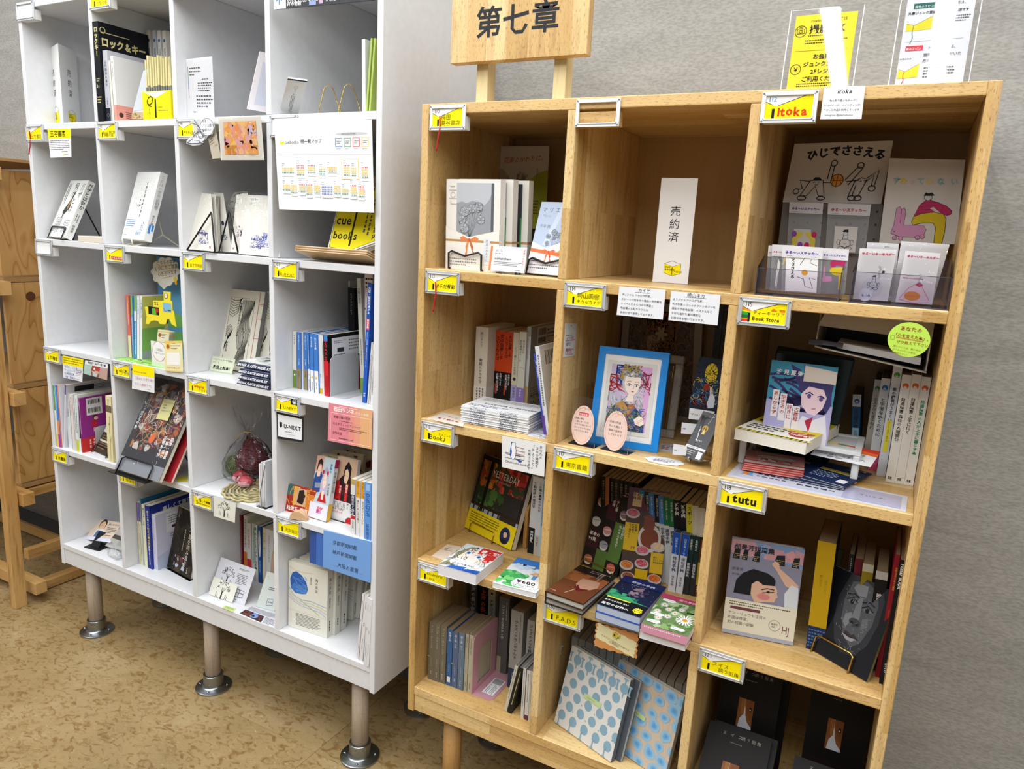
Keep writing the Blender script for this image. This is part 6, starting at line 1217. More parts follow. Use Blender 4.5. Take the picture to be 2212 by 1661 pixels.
acrylic_L('N',(1240,40),(1868,10),(1120,680),(1765,655),.0,.05,'clear acrylic stand with a white notice on top of the wooden unit at right','#dfe0e4',
  [('r',11,86,42,92,'#1f6a62'),('t','緑色のスピン',13,87,4.6,'#e0e6e4',B1),('t','がついた棚は、',47,88,6.2,'#222'),('t','丸善ジュンク堂書店スタッフの棚です',4,80,5.2,'#222',B1),('p',[(4,62),(4,70),(16,68),(42,77),(42,63),(16,62)],'#ecd72c'),('l',[(4,70),(16,68),(42,77)],.5,KY),('l',[(15,68),(14,60),(16,54),(13,48)],.8,'#1f6a62'),('b',46,66,94,77,4,'#555'),('l',[(5,50),(90,51)],.4,'#999'),('r',8,40,34,45.5,'#c33844'),('t','赤のスピン',9,41,4.4,'#f2dede',B1),('t','がついた棚は、',42,41,6.2,'#222'),('t','賛同していただいた\n方の棚です',36,33,6.2,'#222',{'lh':1.5}),('p',[(2,10),(2,20),(12,17),(32,25),(32,11),(12,10)],'#ecd72c'),('l',[(2,20),(12,17),(32,25)],.5,KY),('l',[(11,17),(10,12),(12,8),(9,3)],1,'#b8323c'),('b',40,9,86,22,4,'#555'),('b',2,30,26,33,1,'#888')],(.08,.025,.93,.93))
taped('N',[(600,700),(932,690),(900,960),(567,962)],'#dcdce2','white itoka introduction card beside the 112 label',[('t','itoka',34,78,15,KY,{'bold':1,'slant':.2}),('t','色と形で遊ぶをテーマに\nドローイング、ペインティング、\nアパレル作品を制作しています。',52,54,6.3,'#333',{'align':'c','lh':1.9}),('t','Instagram @playfulmckie',10,10,6.2,'#333')],y=-.003)
def bouquet(A,x,y,s,c,seed,fill=None):
    rd = random.Random(seed)
    for k in range(9):
        a = 1.57+(k-4)*.22; A.line([(x,y-s*.9/A.asp),(x+math.cos(a)*s*.5,y-s*.1/A.asp),(x+math.cos(a)*s*.95,y+math.sin(a)*s*.7/A.asp)],s*.018,c)
    for k in range(12):
        px_,py_ = x+rd.uniform(-.75,.75)*s,y+rd.uniform(-.45,.75)*s/A.asp; r_ = s*rd.uniform(.15,.27)
        for j in range(5):
            t = 2*math.pi*j/5+rd.random(); qx,qy = px_+math.cos(t)*r_*.6,py_+math.sin(t)*r_*.6/A.asp; pts = ngon(qx,qy,r_*.5,r_*.42/A.asp,9)
            if fill and j == 0: A.poly(ngon(px_,py_,r_,r_/A.asp,9),fill)
            A.line(pts+[pts[0]],s*.016,c)
def ribbon(A,x,y,s,c='#dc8250',c2='#c06a3a'):
    a = A.asp
    A.poly([(x,y+s*.02/a),(x-s*.55,y+s*.28/a),(x-s*.9,y+s*.15/a),(x-s*.75,y-s*.1/a),(x-s*.3,y-s*.1/a)],c); A.poly([(x,y+s*.02/a),(x+s*.55,y+s*.28/a),(x+s*.9,y+s*.15/a),(x+s*.75,y-s*.1/a),(x+s*.3,y-s*.1/a)],c)
    A.poly([(x-s*.1,y),(x-s*.35,y-s*.5/a),(x-s*.3,y-s*.9/a),(x-s*.45,y-s*1.25/a),(x-s*.2,y-s*1.15/a),(x-s*.15,y-s*.6/a),(x+s*.05,y)],c); A.poly([(x+s*.1,y),(x+s*.4,y-s*.5/a),(x+s*.35,y-s*.8/a),(x+s*.65,y-s*1.1/a),(x+s*.4,y-s*1.1/a),(x+s*.18,y-s*.6/a),(x-s*.05,y)],c2)
    A.poly(ngon(x,y,s*.14,s*.13/a),c2)
def soonA(A):
    A.rect(0,0,100,100,'#e2dfd8'); A.rect(20,12,89,96,'#b7bbc1'); A.poly([(20,12),(20,74),(30,76),(38,74),(50,77),(62,75),(72,72),(80,78),(84,84),(84,12)],'#95999f'); A.rect(84,12,89,96,'#5a5e64')
    bouquet(A,45,55,30,'#4a4d52',3,'#a9adb3'); A.poly([(0,0),(0,48),(44,37),(100,46),(100,0)],'#e4e1da'); A.line([(0,48),(44,37),(100,46)],.5,'#cfccc4'); A.rect(0,31.5,100,34,'#b08a58'); ribbon(A,45,34,20)
    A.line([(8,92),(16,92)],.6,'#8a8a8a'); A.line([(6,88),(20,88)],.6,'#8a8a8a'); pts = ngon(13,83,4,2.8); A.line(pts+[pts[0]],.6,'#8a8a8a'); A.line([(6,79),(20,79)],.6,'#8a8a8a'); A.line([(9,76),(9,73),(20,73)],.6,'#8a8a8a')
    A.rect(72,11,84,37,'#d9dbe0'); A.text('花束のかわりに',78,35,4.8,'#333',vert=True,slant=.1); A.text('ｇｙｒａ',5,17,5,'#333'); A.lines(6,4,60,14,3,'#777'); A.line([(0,7),(100,7.5)],.3,'#bbb')
bk = fb(Y1,'L',(250,1494),(700,1530),(256,738),.020,'#e2dfd8','cream novel with grey flower cover and orange ribbon band on a black easel',{'F': [(soonA,)]},Y=.045,W=.134)
easel_for(bk,.134,.1,hookh=.032,r=.0022,label='black wire easel with a dipped front holding the cream ribbon novel',z=Y1,T=.022,wide=.62,kind='dip',cx=.053,group='black dipped wire easels')
m = bk.matrix_world
for i in range(2):
    m2 = m.copy(); m2.translation = m.translation + Vector((.016*(i+1)+.004*i,.024*(i+1),0)); m2 = Matrix.Translation((0,0,-.0)) @ m2 @ Matrix.Rotation(.05*i,4,'Z')
    book(m2,(.134,.020,.188),1,(0,1),'#dedbd4',['second','third'][i]+' cream ribbon novel stacked behind the front one',{'F': [('r',20,12,89,96,'#3a3d42' if i else '#b7bbc1'),('r',0,31.5,100,34,'#b08a58'),('r',86,20,89,60,'#3f8a4a')],'R': [('r',0,31.5,100,34,'#b08a58')]},group='cream ribbon novels')
P_ = atY('L',[(720,460),(1133,458),(1098,1165),(680,1165)],.30)
pz = Y1+.055
def hanap(A):
    A.rect(0,0,100,100,'#c3b8a6'); A.poly([(0,0),(0,74),(10,72),(24,60),(40,40),(60,0)],'#a59b80'); A.poly([(30,0),(46,36),(62,58),(80,68),(100,72),(100,0)],'#9ba32c'); A.text('花束のかわりに。',8,80,11,'#b5642c',slant=.2,jit=.05,bold=1,rot=.06)
    bouquet(A,49,62,14,'#26282c',8); A.line([(46,44),(48,38)],1.4,'#3a5a34'); A.line([(52,44),(51,38)],1.4,'#3a5a34'); ribbon(A,49,50,9,'#c89a2c','#b5862a'); A.text('大切な人へ',79,74,4,'#333',vert=True); A.text('小説の',20,66,4,'#333',vert=True); A.lines(34,14,84,36,6,'#4a4c18')
sheet(P_,'#c3b8a6','tall beige and olive green bouquet poster at the back of the first wooden cubby','poster',[(hanap,)],name='poster',th=.0015)
blockobj('poster_stand','dark low stand under the bouquet poster','stand',((P_[3].x),.30,Y1+.0005),(P_[2].x-.01,.345,P_[3].z-.001),paint('#2a2622',.5))
P_ = upright('L',(655,1310),(958,1325),(612,1518),(918,1545),Y1+.004,lean=.15,Y=.02)
sheet(P_,'#dedfe2','white info card with an orange edge on a clear clip before the ribbon novels','card',[('r',0,0,6,100,'#d9804c'),('t','マリエ',14,78,7,'#333'),('b',14,66,50,74,1,'#666'),('t','osmanthus',14,46,9,'#333',B1),('b',50,46,62,54,1,'#555'),('b',14,22,90,40,3,'#555'),('b',74,5,96,11,1,'#555'),('v','花束のかわりに',94,92,6.5,'#d9603c',{'slant':.1})])
o = MB().box((-.026,-.003,.0004),(.026,.02,.002)).box((-.026,-.0035,.002),(.026,-.0022,.008)).box((.018,-.006,.0004),(.022,.02,.006)).obj('acrylic_clip',CLEAR,None,loc=(P_[3].x*.42+P_[2].x*.58,P_[3].y-.0025,Y1)); tag(o,'clear acrylic clip holding the orange edged info card','clip')
def marie(A):
    A.rect(0,0,100,100,'#b5c3da'); A.poly([(60,100),(74,100),(40,40),(28,40)],'#c6d2e4'); A.text('マリエ',8,86,13,'#555a66',ls=1.4); A.text('Marie',12,79,9,'#9a9ea8',slant=.3); A.text('千早 茜',10,64,9,'#666b76'); bouquet(A,62,46,30,'#4d525c',5,'#9aa3b0')
    A.poly([(0,0),(0,44),(40,36),(100,50),(100,0)],'#e0dde0'); A.poly([(100,22),(70,30),(100,44)],'#d9a23c'); A.poly([(0,30),(100,24),(100,29),(0,35)],'#d9703c'); ribbon(A,50,31,20,'#dc6a3c','#c2522c'); A.text('osmanthus',2,17,5.4,'#333',bold=1); A.lines(4,6,90,14,2,'#666')
bk = fb(Y1,'L',(932,1545),(1245,1565),(1068,950),.014,'#b9c6da','pale blue flower novel with orange ribbon band cut by the divider',{'F': [(marie,)]},Y=.05,W=.089)
easel_for(bk,.089,.1,hookh=.030,r=.0022,label='black wire easel with a dipped front under the pale blue novel',z=Y1,T=.018,wide=.95,kind='dip',cx=.047,group='black dipped wire easels')
sold_o = on(1,g('M',(683,1550)),.15); so = empty('sold_sign',Vector((sold_o.x,.15,Y1)),'white folded 売約済 sold sign alone in the middle top wooden cubby','sign')
b0 = on(1,g('M',(960,1555)),.155); t0 = on(1,g('M',(727,738)),.15); Hs = t0.z-Y1; Rb = Vector((b0.x-sold_o.x,.005,0)); Ls = Rb.length
back_ = Vector((Rb.x/2,.068,0)); up = Vector((0,0,Hs)); v = [Vector(),Rb,back_,up,Rb+up,back_+up]; v = [p+Vector((0,0,.0005)) for p in v]
MB().add(v,[(0,1,4,3),(1,2,5,4),(2,0,3,5)]).obj('paper_sleeve',paint('#e4e4e4',.6),so)
A = Art(Hs/Ls)
for i,ch in enumerate('売約済'): A.text(ch,33,65-i*12.2,30,'#2a2c33')
cube_logo(A,53,15,46); A.text('osaka',58,10.5,9,KY); A.build('print',lambda s,t: Rb*s+up*t+Vector((0,0,.0005)),Vector((Rb.y,-Rb.x,0)).normalized(),so)
GRB = paint('#6d645c',.6)
P_ = atY('O',[(440,192),(1245,165),(1145,683),(342,668)],.235)
def hiji(A):
    c = '#17181a'; L = lambda p,w=1.0: A.line(p,w,c)
    for i,ch in enumerate('ひじでささえる'): A.text(ch,16+i*11.3,70+10*math.sin(math.pi*(i+.6)/7.4),11.5,c,bold=2,rot=(3-i)*.04)
    A.poly(ngon(52,38,6.3,None or 10),'#d9942c'); L(ngon(52,38,6.3,10)+[(58.3,38)],.7); L([(52,48),(52,28)],.6); L([(45.7,38),(58.3,38)],.6); L([(47,44),(49,38),(47,32)],.6); L([(57,44),(55,38),(57,32)],.6)
    L([(25,38),(38,38),(42,12),(36,12),(31,28),(24,12),(17,12),(25,38)],.9); L([(38,34),(46,34),(47,64),(43,64),(42,40)],.9); A.line(ngon(46,66,3,5)+[(49,66)],.9,c); L([(25,36),(14,38),(18,24),(13,22)],.9); A.line(ngon(12,19,3,4.5)+[(15,19)],.9,c); L(ngon(19,8,4.5,3.5)+[(23.5,8)],.9); L(ngon(39,8,4,3)+[(43,8)],.9); A.poly([(27,38),(29,43),(34,43),(37,38)],c); L([(28,34),(30,35)],.6); L([(33,35),(35,35)],.6); L([(30,31),(32,30),(34,32)],.6)
    L([(76,42),(82,40),(76,12),(70,12),(72,30)],.9); L([(66,10),(70,36),(76,42)],.9); L([(74,38),(62,36),(64,30),(76,58),(71,60),(60,38)],.9); A.line(ngon(73,62,3.2,4.4)+[(76.2,62)],.9,c); L([(82,42),(92,54),(90,28),(87,28),(88,46),(80,34)],.9); A.line(ngon(88,25,3.4,4.4)+[(91.4,25)],.9,c); L(ngon(70,9,3.6,4)+[(73.6,9)],.9); L(ngon(76,9,3.6,4)+[(79.6,9)],.9); L([(75,36),(77,37)],.6); L([(79,37),(81,38)],.6)
pst = sheet(P_,'#c6c0b9','white poster ひじでささえる with line drawn figures and an orange ball, left of the third cubby','poster',[(hiji,)],name='poster',th=.001)
pst['label'] = 'white poster with two line drawn figures and an orange basketball in the itoka cubby'
P2 = atY('O',[(1215,308),(1832,322),(1755,1010),(1128,1000)],.20)
def suwa(A):
    c = '#3a1a26'; K = '#17181a'
    for ch,x,col in zip('すわっていない',(8,18,31,40,52,67,84),('#7fb0b0','#cdb93c','#c9a8b4','#8cb8bc','#d9c43c','#7fa8b0','#9ab8c0')): A.text(ch,x,71,10.5 if ch != 'っ' else 8,col,bold=2)
    A.poly([(42,32),(48,46),(56,52),(62,52),(82,46),(90,40),(90,36),(84,34),(66,38),(50,34)],'#b02a5c'); A.poly([(62,42),(70,38),(78,36),(66,44)],'#c6c0b9'); A.line([(42,32),(48,46),(56,52),(62,52),(82,46),(90,40),(90,36),(84,34)],.6,c)
    for k in range(4): A.line([(45+k*2,36+k*4),(64+k*3,37+k*4.4)],.4,c)
    A.poly([(40,26),(42,32),(52,36),(68,38),(80,36),(84,30),(84,14),(82,0),(72,0),(72,20),(68,25),(54,25),(42,22)],'#c9ae1c'); A.line([(40,26),(42,32),(52,36),(68,38),(80,36),(84,30),(84,14),(82,0)],.7,c); A.line([(72,0),(72,20),(68,25),(54,25),(42,22),(40,26)],.7,c)
    A.poly(ngon(58,55,5,3.4),'#c6c0b9'); A.line(ngon(58,55,5,3.4)+[(63,55)],.6,K); A.poly([(52,57),(54,61),(58,60),(62,61),(66,58),(62,57)],K); A.line([(56,55),(57,56)],.7,K); A.line([(59,55.5),(60,56)],.7,K)
    A.poly([(14,12),(16,20),(24,22),(24,40),(28,42),(30,38),(30,22),(38,22),(56,22),(60,17),(58,11),(50,8),(26,8)],'#c68aac'); A.poly([(14,14),(17,22),(18,42),(22,44),(25,40),(24,20)],'#c68aac')
    A.line([(14,12),(17,22),(18,42),(22,44),(25,40),(25,24)],.5,c); A.line([(25,40),(28,43),(31,38),(30,22),(56,22),(60,17),(58,11),(50,8),(26,8),(14,12)],.5,c); A.text('×',17,12.5,6,K)
    for x,y in ((20,6.5),(28,6),(50,7.5),(56,8.5)): A.poly(ngon(x,y,3,2.2),'#c68aac'); A.line(ngon(x,y,3,2.2)+[(x+3,y)],.4,c)
pst = sheet(P2,'#c6c0b9','white poster with a pink rabbit and a yellow trousered figure in the itoka cubby','poster',[(suwa,)],name='poster',th=.001)
Q = atY('O',[(345,672),(1160,685),(1110,1250),(280,1230)],.237)
for q in Q[2:]: q.z = Y1+.001
pb = sheet(Q,'#6d6660','grey perforated board standing under the basketball poster','board',[('e',x,y,1.1,None,'#3a3531') for x in (14,28,42,57,71,85,95) for y in (14,30,46,62,78,92)],name='pegboard',th=.003)
def pack(q,Y,head,hc,ops,lab,name='sticker_pack',z=None):
    P = atY('O',q,Y);
    s = sheet(P,'#cfcac4',lab,'sticker pack',ops,name=name,mat=film('pack_film',amount=.05,milk=.12),group='sticker packs',th=.0006)
    c = s.location; hP = [P[0],P[1],P[1].lerp(P[2],head),P[0].lerp(P[3],head)]; hp = [p-c+Vector((0,-.0012,0)) for p in hP]
    hd = newmesh('header_card',hp+[p+Vector((0,.0008,0)) for p in hp],[(3,2,1,0),(4,5,6,7),(0,1,5,4),(2,3,7,6),(1,2,6,5),(3,0,4,7)],paint('#d2cfd0',.6),parent=s)
    Art((hp[0]-hp[3]).length/(hp[1]-hp[0]).length).run([('t','ゆる～いステッカ～',8,32,9.2,hc,B2),('l',[(12,14),(26,14)],.8,'#8a8a8a'),('l',[(72,14),(86,14)],.8,'#8a8a8a')]).build('print',lambda a_,b_: bil(hp,a_,b_),Vector((0,-1,0)),hd)
    return s
def bananas(A):
    for sx,x in ((1,34),(-1,66)):
        A.poly([(x-sx*18,4),(x-sx*20,26),(x-sx*4,40),(x+sx*12,40),(x+sx*12,34),(x-sx*2,26),(x-sx*8,6)],'#d9c44c'); A.poly(ngon(x-sx*14,36,8,6),'#8a4aa8' if sx > 0 else '#c02a58'); A.poly(ngon(x+sx*6,14,8,6),'#8a4aa8' if sx > 0 else '#c02a58'); A.poly(ngon(x-sx*10,4,8,4),'#d99aa8')
def ghost(A,x=50,y=30,s=22,c='#1f2124'):
    A.line(ngon(x,y,s*.62,s*.5/A.asp)+[(x+s*.62,y)],1.2,c); A.line([(x-s*.3,y+s*.45/A.asp),(x-s*.2,y+s*1.2/A.asp),(x,y+s*1.5/A.asp),(x+s*.2,y+s*1.2/A.asp),(x+s*.3,y+s*.45/A.asp)],1.2,c); A.poly([(x-s*.4,y+s*1.35/A.asp),(x-s*.2,y+s*1.6/A.asp),(x+s*.25,y+s*1.65/A.asp),(x+s*.3,y+s*1.3/A.asp)],c)
    for sx in (-1,1): A.line(ngon(x+sx*s*.75,y+s*.1/A.asp,s*.2,s*.3/A.asp,12),1.2,c); A.line(ngon(x+sx*s*.4,y-s*.6/A.asp,s*.38,s*.22/A.asp,12)+[(x+sx*s*.4+s*.38,y-s*.6/A.asp)],1.2,c); A.line([(x+sx*s*.12,y+s*.95/A.asp),(x+sx*s*.02,y+s*.97/A.asp)],1,c)
    A.line([(x-s*.15,y),(x,y-s*.12/A.asp),(x+s*.15,y)],1,c)
pack([(400,665),(675,675),(640,1080),(375,1065)],.225,.22,'#5a3aa0',[('r',18,0,70,46,'#c9c6c2'),(bananas,)],'hanging sticker pack with two banana figures')
pack([(714,675),(1065,685),(1010,1090),(690,1075)],.224,.23,'#b8283c',[('r',20,2,76,54,'#d6d3d0'),(ghost,48,20,22)],'hanging sticker pack with a pear shaped capped figure')
def tray(q,Y,D,h,lab):
    a = on(1,g('O',q[0]),Y); b = on(1,g('O',q[1]),Y); W = b.x-a.x; r = empty('acrylic_tray',Vector((a.x,Y,Y1)),lab,'tray'); t = .0016
    T_ = film('smoky_acrylic',tint=(.90,.88,.92),amount=.04); e = paint('#4a4450',.2)
    MB().box((0,0,.0005),(W,t,h)).box((0,D-t,.0005),(W,D,h*1.5)).box((0,0,.0005),(W,D,.002)).add([(0,0,.0005),(t,0,.0005),(t,D,.0005),(0,D,.0005),(0,0,h),(t,0,h),(t,D,h*1.5),(0,D,h*1.5)],BF).add([(W-t,0,.0005),(W,0,.0005),(W,D,.0005),(W-t,D,.0005),(W-t,0,h),(W,0,h),(W,D,h*1.5),(W-t,D,h*1.5)],BF).obj('tray_body',T_,r)
    MB().box((0,-.0006,.0005),(W,0,.0022)).box((W-t,-.0006,.0022),(W,0,h)).box((0,-.0006,.0022),(t,0,h)).box((0,-.0006,h-.0008),(W,0,h)).obj('tray_edges',e,r); return r,a,W
tray([(112,1400),(800,1450)],.012,.06,.046,'clear smoky tray of sticker packs at the front left of the itoka cubby')
tray([(880,1470),(1690,1530)],.008,.09,.05,'clear smoky tray of key holder packs at the front right of the itoka cubby')
def mini(A,kind):
    if kind == 'a': A.poly([(20,10),(28,4),(40,60),(30,70)],'#e2e0dc'); A.line([(24,6),(34,40),(20,60),(36,74),(50,60)],1.4,KY); A.poly([(50,60),(58,80),(66,76),(56,56)],'#d9b43c')
    if kind == 'b': A.rect(10,2,90,98,'#e2e0de'); A.text('ひじでささえる',28,92,11,KY,vert=True,bold=2); A.poly(ngon(58,44,8,None or 6),'#d9942c'); A.line([(46,60),(60,80),(80,84),(70,66),(88,60)],1.3,KY); A.line([(40,34),(56,30),(60,14),(80,10),(70,34),(86,30)],1.3,KY)
    if kind == 'c': A.poly([(34,70),(70,84),(92,72),(88,62),(60,64),(40,56)],'#b02a5c'); A.poly([(34,50),(40,58),(80,60),(88,50),(84,10),(72,10),(70,40),(50,42)],'#cfb42c'); A.poly([(6,32),(10,36),(12,60),(18,60),(20,38),(44,38),(46,28),(10,24)],'#c68aac')
for q,Y,hc,ops,lab in (([(228,1020),(345,1025),(330,1385),(200,1375)],.052,'#b8283c',[],'sticker pack with a red heading at the left end of the tray'),
  ([(258,1012),(440,1020),(425,1395),(238,1385)],.046,'#b8283c',[(mini,'a')],'sticker pack with red heading and a stooping line figure'),
  ([(662,1040),(885,1052),(850,1420),(640,1410)],.042,'#5a3aa0',[(mini,'c')],'sticker pack with the pink rabbit and yellow trousers'),
  ([(340,1018),(672,1038),(650,1415),(330,1395)],.030,'#5a3aa0',[(mini,'b')],'front sticker pack with purple heading and sideways basketball drawing')):
    pack(q,Y,.25,hc,ops,lab)
def chain(A,x,y0,y1):
    for i in range(9): A.line(ngon(x+2.5*math.sin(i*1.3),y0+(y1-y0)*i/8,2.6,1.5,8),.7,'#8a8a90')
def kh(q,Y,lab,ops,slv=True):
    P = atY('O',q,Y); s = sheet(P,'#d4d1d2',lab,'key holder pack',ops,name='key_holder_pack',th=.004,group='key holder packs'); c = s.location
    MB().quad([p-c+Vector((0,-.0035,0)) for p in (P[3],P[2],P[1],P[0])]).obj('clear_sleeve',BAG,s); return s
kh([(1030,995),(1290,1005),(1250,1470),(1000,1460)],.075,'plain white backing card behind the left key holder pack',[('b',56,92,86,95,1,'#666')])
kh([(1310,985),(1705,1012),(1560,1500),(1225,1480)],.07,'tall white backing card behind the right key holder pack',[])
kh([(972,1042),(1275,1055),(1200,1475),(915,1455)],.040,'key holder pack with a white pear figure at the left of the tray',[('t','ゆる～いキーホルダ～',8,88,9,'#c42a44',B2),('e',50,26,30,None,'#c9c9cc'),(ghost,52,30,18,'#2a3050'),(chain,64,44,66),('e',74,56,4,None,'#2a2c34'),('e',34,10,20,None,'#d9dbe6'),('t','もじれ',22,6,9,'#26407a',B1)])
kh([(1345,1062),(1632,1085),(1560,1505),(1262,1480)],.030,'key holder pack with a pink figure and orange bread at the right of the tray',[('t','ゆる～いキーホルダ～',8,88,9,'#c42a6a',B2),('b',6,46,88,50,1,'#c94a8a'),('p',[(8,6),(30,28),(60,40),(84,22),(92,4),(50,0)],'#dfc6d0'),('e',42,14,22,9,'#dc8a3c'),('l',[(22,14),(62,14)],.8,'#a85a2c'),('l',[(8,8),(30,30),(56,42),(72,26),(90,8)],1.2,'#c93a80'),('l',[(8,6),(50,0),(92,4)],1.2,'#c93a80'),('p',[(46,36),(56,42),(68,36),(58,32)],'#c0306a'),(chain,56,34,56)])
# row 2
for (b_l,t_l,xr,D,cov,lab,f,kw) in (
 ((590,1210),(622,520),690,.13,'#d6cfbf','thick cream novel with a barcode on its side, left end of the row',[('v','物語とトラウマ',48,60,26,'#333',B1),('v','崎川あや子',48,94,22,'#444'),('r',0,0,100,24,'#dcdad4'),('bv',15,3,85,22,3,'#666')],{'T':.034,'R':[('r',0,0,100,24,'#dcdad4'),('r',30,82,90,96,'#c9c4b6')]+[('r',34+i*3.6,84,34+i*3.6+(1.6 if i%3 else 2.6),95,'#333') for i in range(14)]}),
 ((768,1205),(798,555),848,.12,'#c9451c','orange red and black book, left one of the pair',[('v','女は自衛しろ',68,96,42,'#26120c',B1),('v','というならば',26,93,40,'#26120c',B1),('r',0,0,100,45,'#131313'),('v','女性による',70,43,26,'#d9d9d9',B1),('v','反撃は正当か？',36,42,30,'#d9d9d9',B1),('r',12,14,30,28,'#b83a1c')],{}),
 ((848,1222),(876,565),918,.12,'#c9451c','orange red and black book, right one of the pair',[('v','女は自衛しろ',68,96,42,'#26120c',B1),('v','というならば',26,93,40,'#26120c',B1),('r',0,0,100,45,'#131313'),('v','女性による',70,43,26,'#d9d9d9',B1),('v','反撃は正当か？',36,42,30,'#d9d9d9',B1),('r',12,14,30,28,'#b83a1c')],{}),
 ((920,1238),(952,572),970,.12,'#d3ccb4','beige novel with a lilac band and a flower pot mark',[('v','ふたり暮らしの女性史',50,82,46,'#333'),('r',0,0,100,30,'#a9a6d6'),('e',50,38,26,None,'#3a3a34'),('v','伊藤春奈',50,27,44,'#3a3560')],{}),
 ((972,1255),(1005,565),1034,.12,'#d4d3c4','pale yellow green novel with a violet band',[('v','女の子たち',68,90,36,'#333'),('v','風船爆弾をつくる',26,90,36,'#333'),('l',[(20,54),(60,55),(90,52)],3,'#444'),('r',0,0,100,28,'#8f7cc6'),('bv',30,10,70,26,1,'#e0dcf0')],{}),
 ((1038,1258),(1072,518),1072,.145,'#d9d9d8','white and grey green book with a kraft band and barcodes on its side',[('v','ランジェリー・ブルース',46,86,44,'#555'),('r',0,88,100,100,'#a9b0a8')],{'band':(.28,'#c2a878'),'R':[('r',0,0,100,100,'#9da29a'),('r',22,76,98,98,'#cfd0d0'),('b',60,82,94,95,3,'#555'),('b',8,14,90,26,4,'#5a4a30'),('t','人生を変える旨味\n主人公の成長を描',8,12,9,'#3a2f20')]+[('r',27+i*2.4,88,27+i*2.4+(1 if i%3 else 1.7),96,'#333') for i in range(12)]+[('r',27+i*2.4,78,27+i*2.4+(1 if i%3 else 1.6),85,'#333') for i in range(12)]}),
 ((1255,1225),(1143,700),1262,.12,'#cfd2d6','white barcoded book leaning left at the right end',[('bv',20,10,80,90,1,'#555')],{'T':.010,'R':[('r',14,76,60,96,'#dcdcdc')]+[('r',18+i*4,78,18+i*4+(1.6 if i%3 else 2.6),94,'#333') for i in range(10)]}),
 ((1240,1232),(1133,765),1275,.12,'#2f46a8','thin blue spine book leaning left beside the white barcoded one',[('v','女性の「働きやすさ」',50,92,54,'#dfe2f0',B1),('r',0,0,100,24,'#5a3f94')],{'T':.007})):
    bd_k = kw.pop('band',None); T_ = kw.pop('T',None); tilt = t_l[0] < b_l[0]-60
    sb(Y2,'Q',b_l,t_l,xr,D,cov,lab,{'F': f,**kw},T=T_,band=bd_k,Y=.05 if tilt else None)
a = on(2,g('Q',(468,1380)),Y2+.001); b = on(2,g('Q',(1075,1490)),Y2+.001); ex = (b-a); ln = ex.length; ex.normalize(); ey = Vector((-ex.y,ex.x,0))
a = a+ey*.004; fs = empty('flyer_stack',a,'thick stack of folded black and white flyers at the front of the second row','flyers',None,mat=frame(Vector((a.x,a.y,Y2)),ex,ey,Vector((0,0,1))))
rd = random.Random(9)
sh_ = [paint(c,.6) for c in ('#d6d7d8','#cfd0d2','#dcdcdc')]
v_ = boxv((0,0,0),(ln,.085,.0019)); meL = None
for i in range(19):
    o = MB().box((0,0,0),(ln,.10,.00185)).obj('folded_flyer',sh_[i % 3],fs,bevel=.0003) if i < 3 else None
    if o is None: o = bpy.data.objects.new('folded_flyer',protos[i % 3]); COL.objects.link(o); o.parent = fs
    if i == 0: protos = []
    if i < 3: protos.append(o.data)
    o.location = (rd.uniform(-.002,.002),rd.uniform(-.002,.002)+.00005*i*i*.2,.0008+.00205*i)
    Art(.00185/ln).run([('r',x,15,x+rd.uniform(.6,2.2),85,rd.choice(['#7a7d84','#4a4d55','#9aa0a8','#5a6f96'])) for x in [14+k*2.6+rd.uniform(-.3,.3) for k in range(9)]+[58+k*2.4 for k in range(11)]]).build('edge_print',lambda s,t: Vector((s*ln,0,t*.00185)),Vector((0,-1,0)),o)
Art(.10/ln).run([('t','TAKE FOR WHATEVER',20,40,7,'#333',{'bold':1,'slant':.2,'jit':.06}),('b',8,70,96,96,4,'#888'),('b',6,10,60,30,2,'#6a7a9a')]).build('top_print',lambda s,t: Vector((s*ln,t*.10,.0396)),Vector((0,0,1)),fs)
sheet([on(2,g('Q',p),Y2+.0007) for p in ((320,1290),(520,1330),(500,1420),(170,1345))],'#ccc3b8','beige leaflet with red brush text lying left of the flyer stack','leaflet',[('t','女に に',40,62,11,'#a34a44',{'bold':1,'jit':.05}),('t','歌う強り女',20,28,13,'#a83a34',{'bold':2,'jit':.05})],name='leaflet')
sheet([on(2,g('Q',p),Y2+.0007) for p in ((1130,1400),(1248,1440),(1235,1530),(1078,1500))],'#c9cace','grey drawing leaflet lying right of the flyer stack','leaflet',[('str',4,8,96,92,16,50,2.5,'#55585f',{'seed':3})],name='leaflet')
# ---- row 2 second cubby: gallery
xw = TW*2+.3097+.0002
P_ = [on(0,g('S',p),xw+.0006) for p in ((122,372),(212,372),(190,635),(105,648))]
sheet(P_,'#c9cdd0','narrow handwritten notice in a clear case on the left inner wall of the gallery cubby','notice',[('p',[(44,92),(56,92),(50,96)],'#555'),('b',10,62,92,68,1,'#2a2a30'),('t','インク可',14,50,16,'#2a2a30',J5),('l',[(8,48),(92,50)],2,'#b5303a'),('t','絵だと\n飾れる',14,34,15,'#2a2a30',{'jit':.05,'lh':1.4}),('t','注文可',20,9,17,'#b5303a',J5),('l',[(12,6),(88,6),(88,22),(12,22),(12,6)],1.6,'#b5303a')],name='notice',th=.001)
taped('S',[(558,70),(935,98),(912,342),(536,303)],'#dadbdf','left handwritten white card taped under the shelf edge above the blue frame',[('t','カイゲ',42,86,9,KY,J5),('l',[(36,84),(68,84)],.6,'#333'),('t','オリジナル アナログ作家。\nストーリー性をモつ独自の世界観を\nミリペンによる巧みな線画と\n色鉛筆の多彩カラフルな\n色合わせで表現しております。',7,70,5.5,'#222',{'jit':.06,'lh':1.72})])
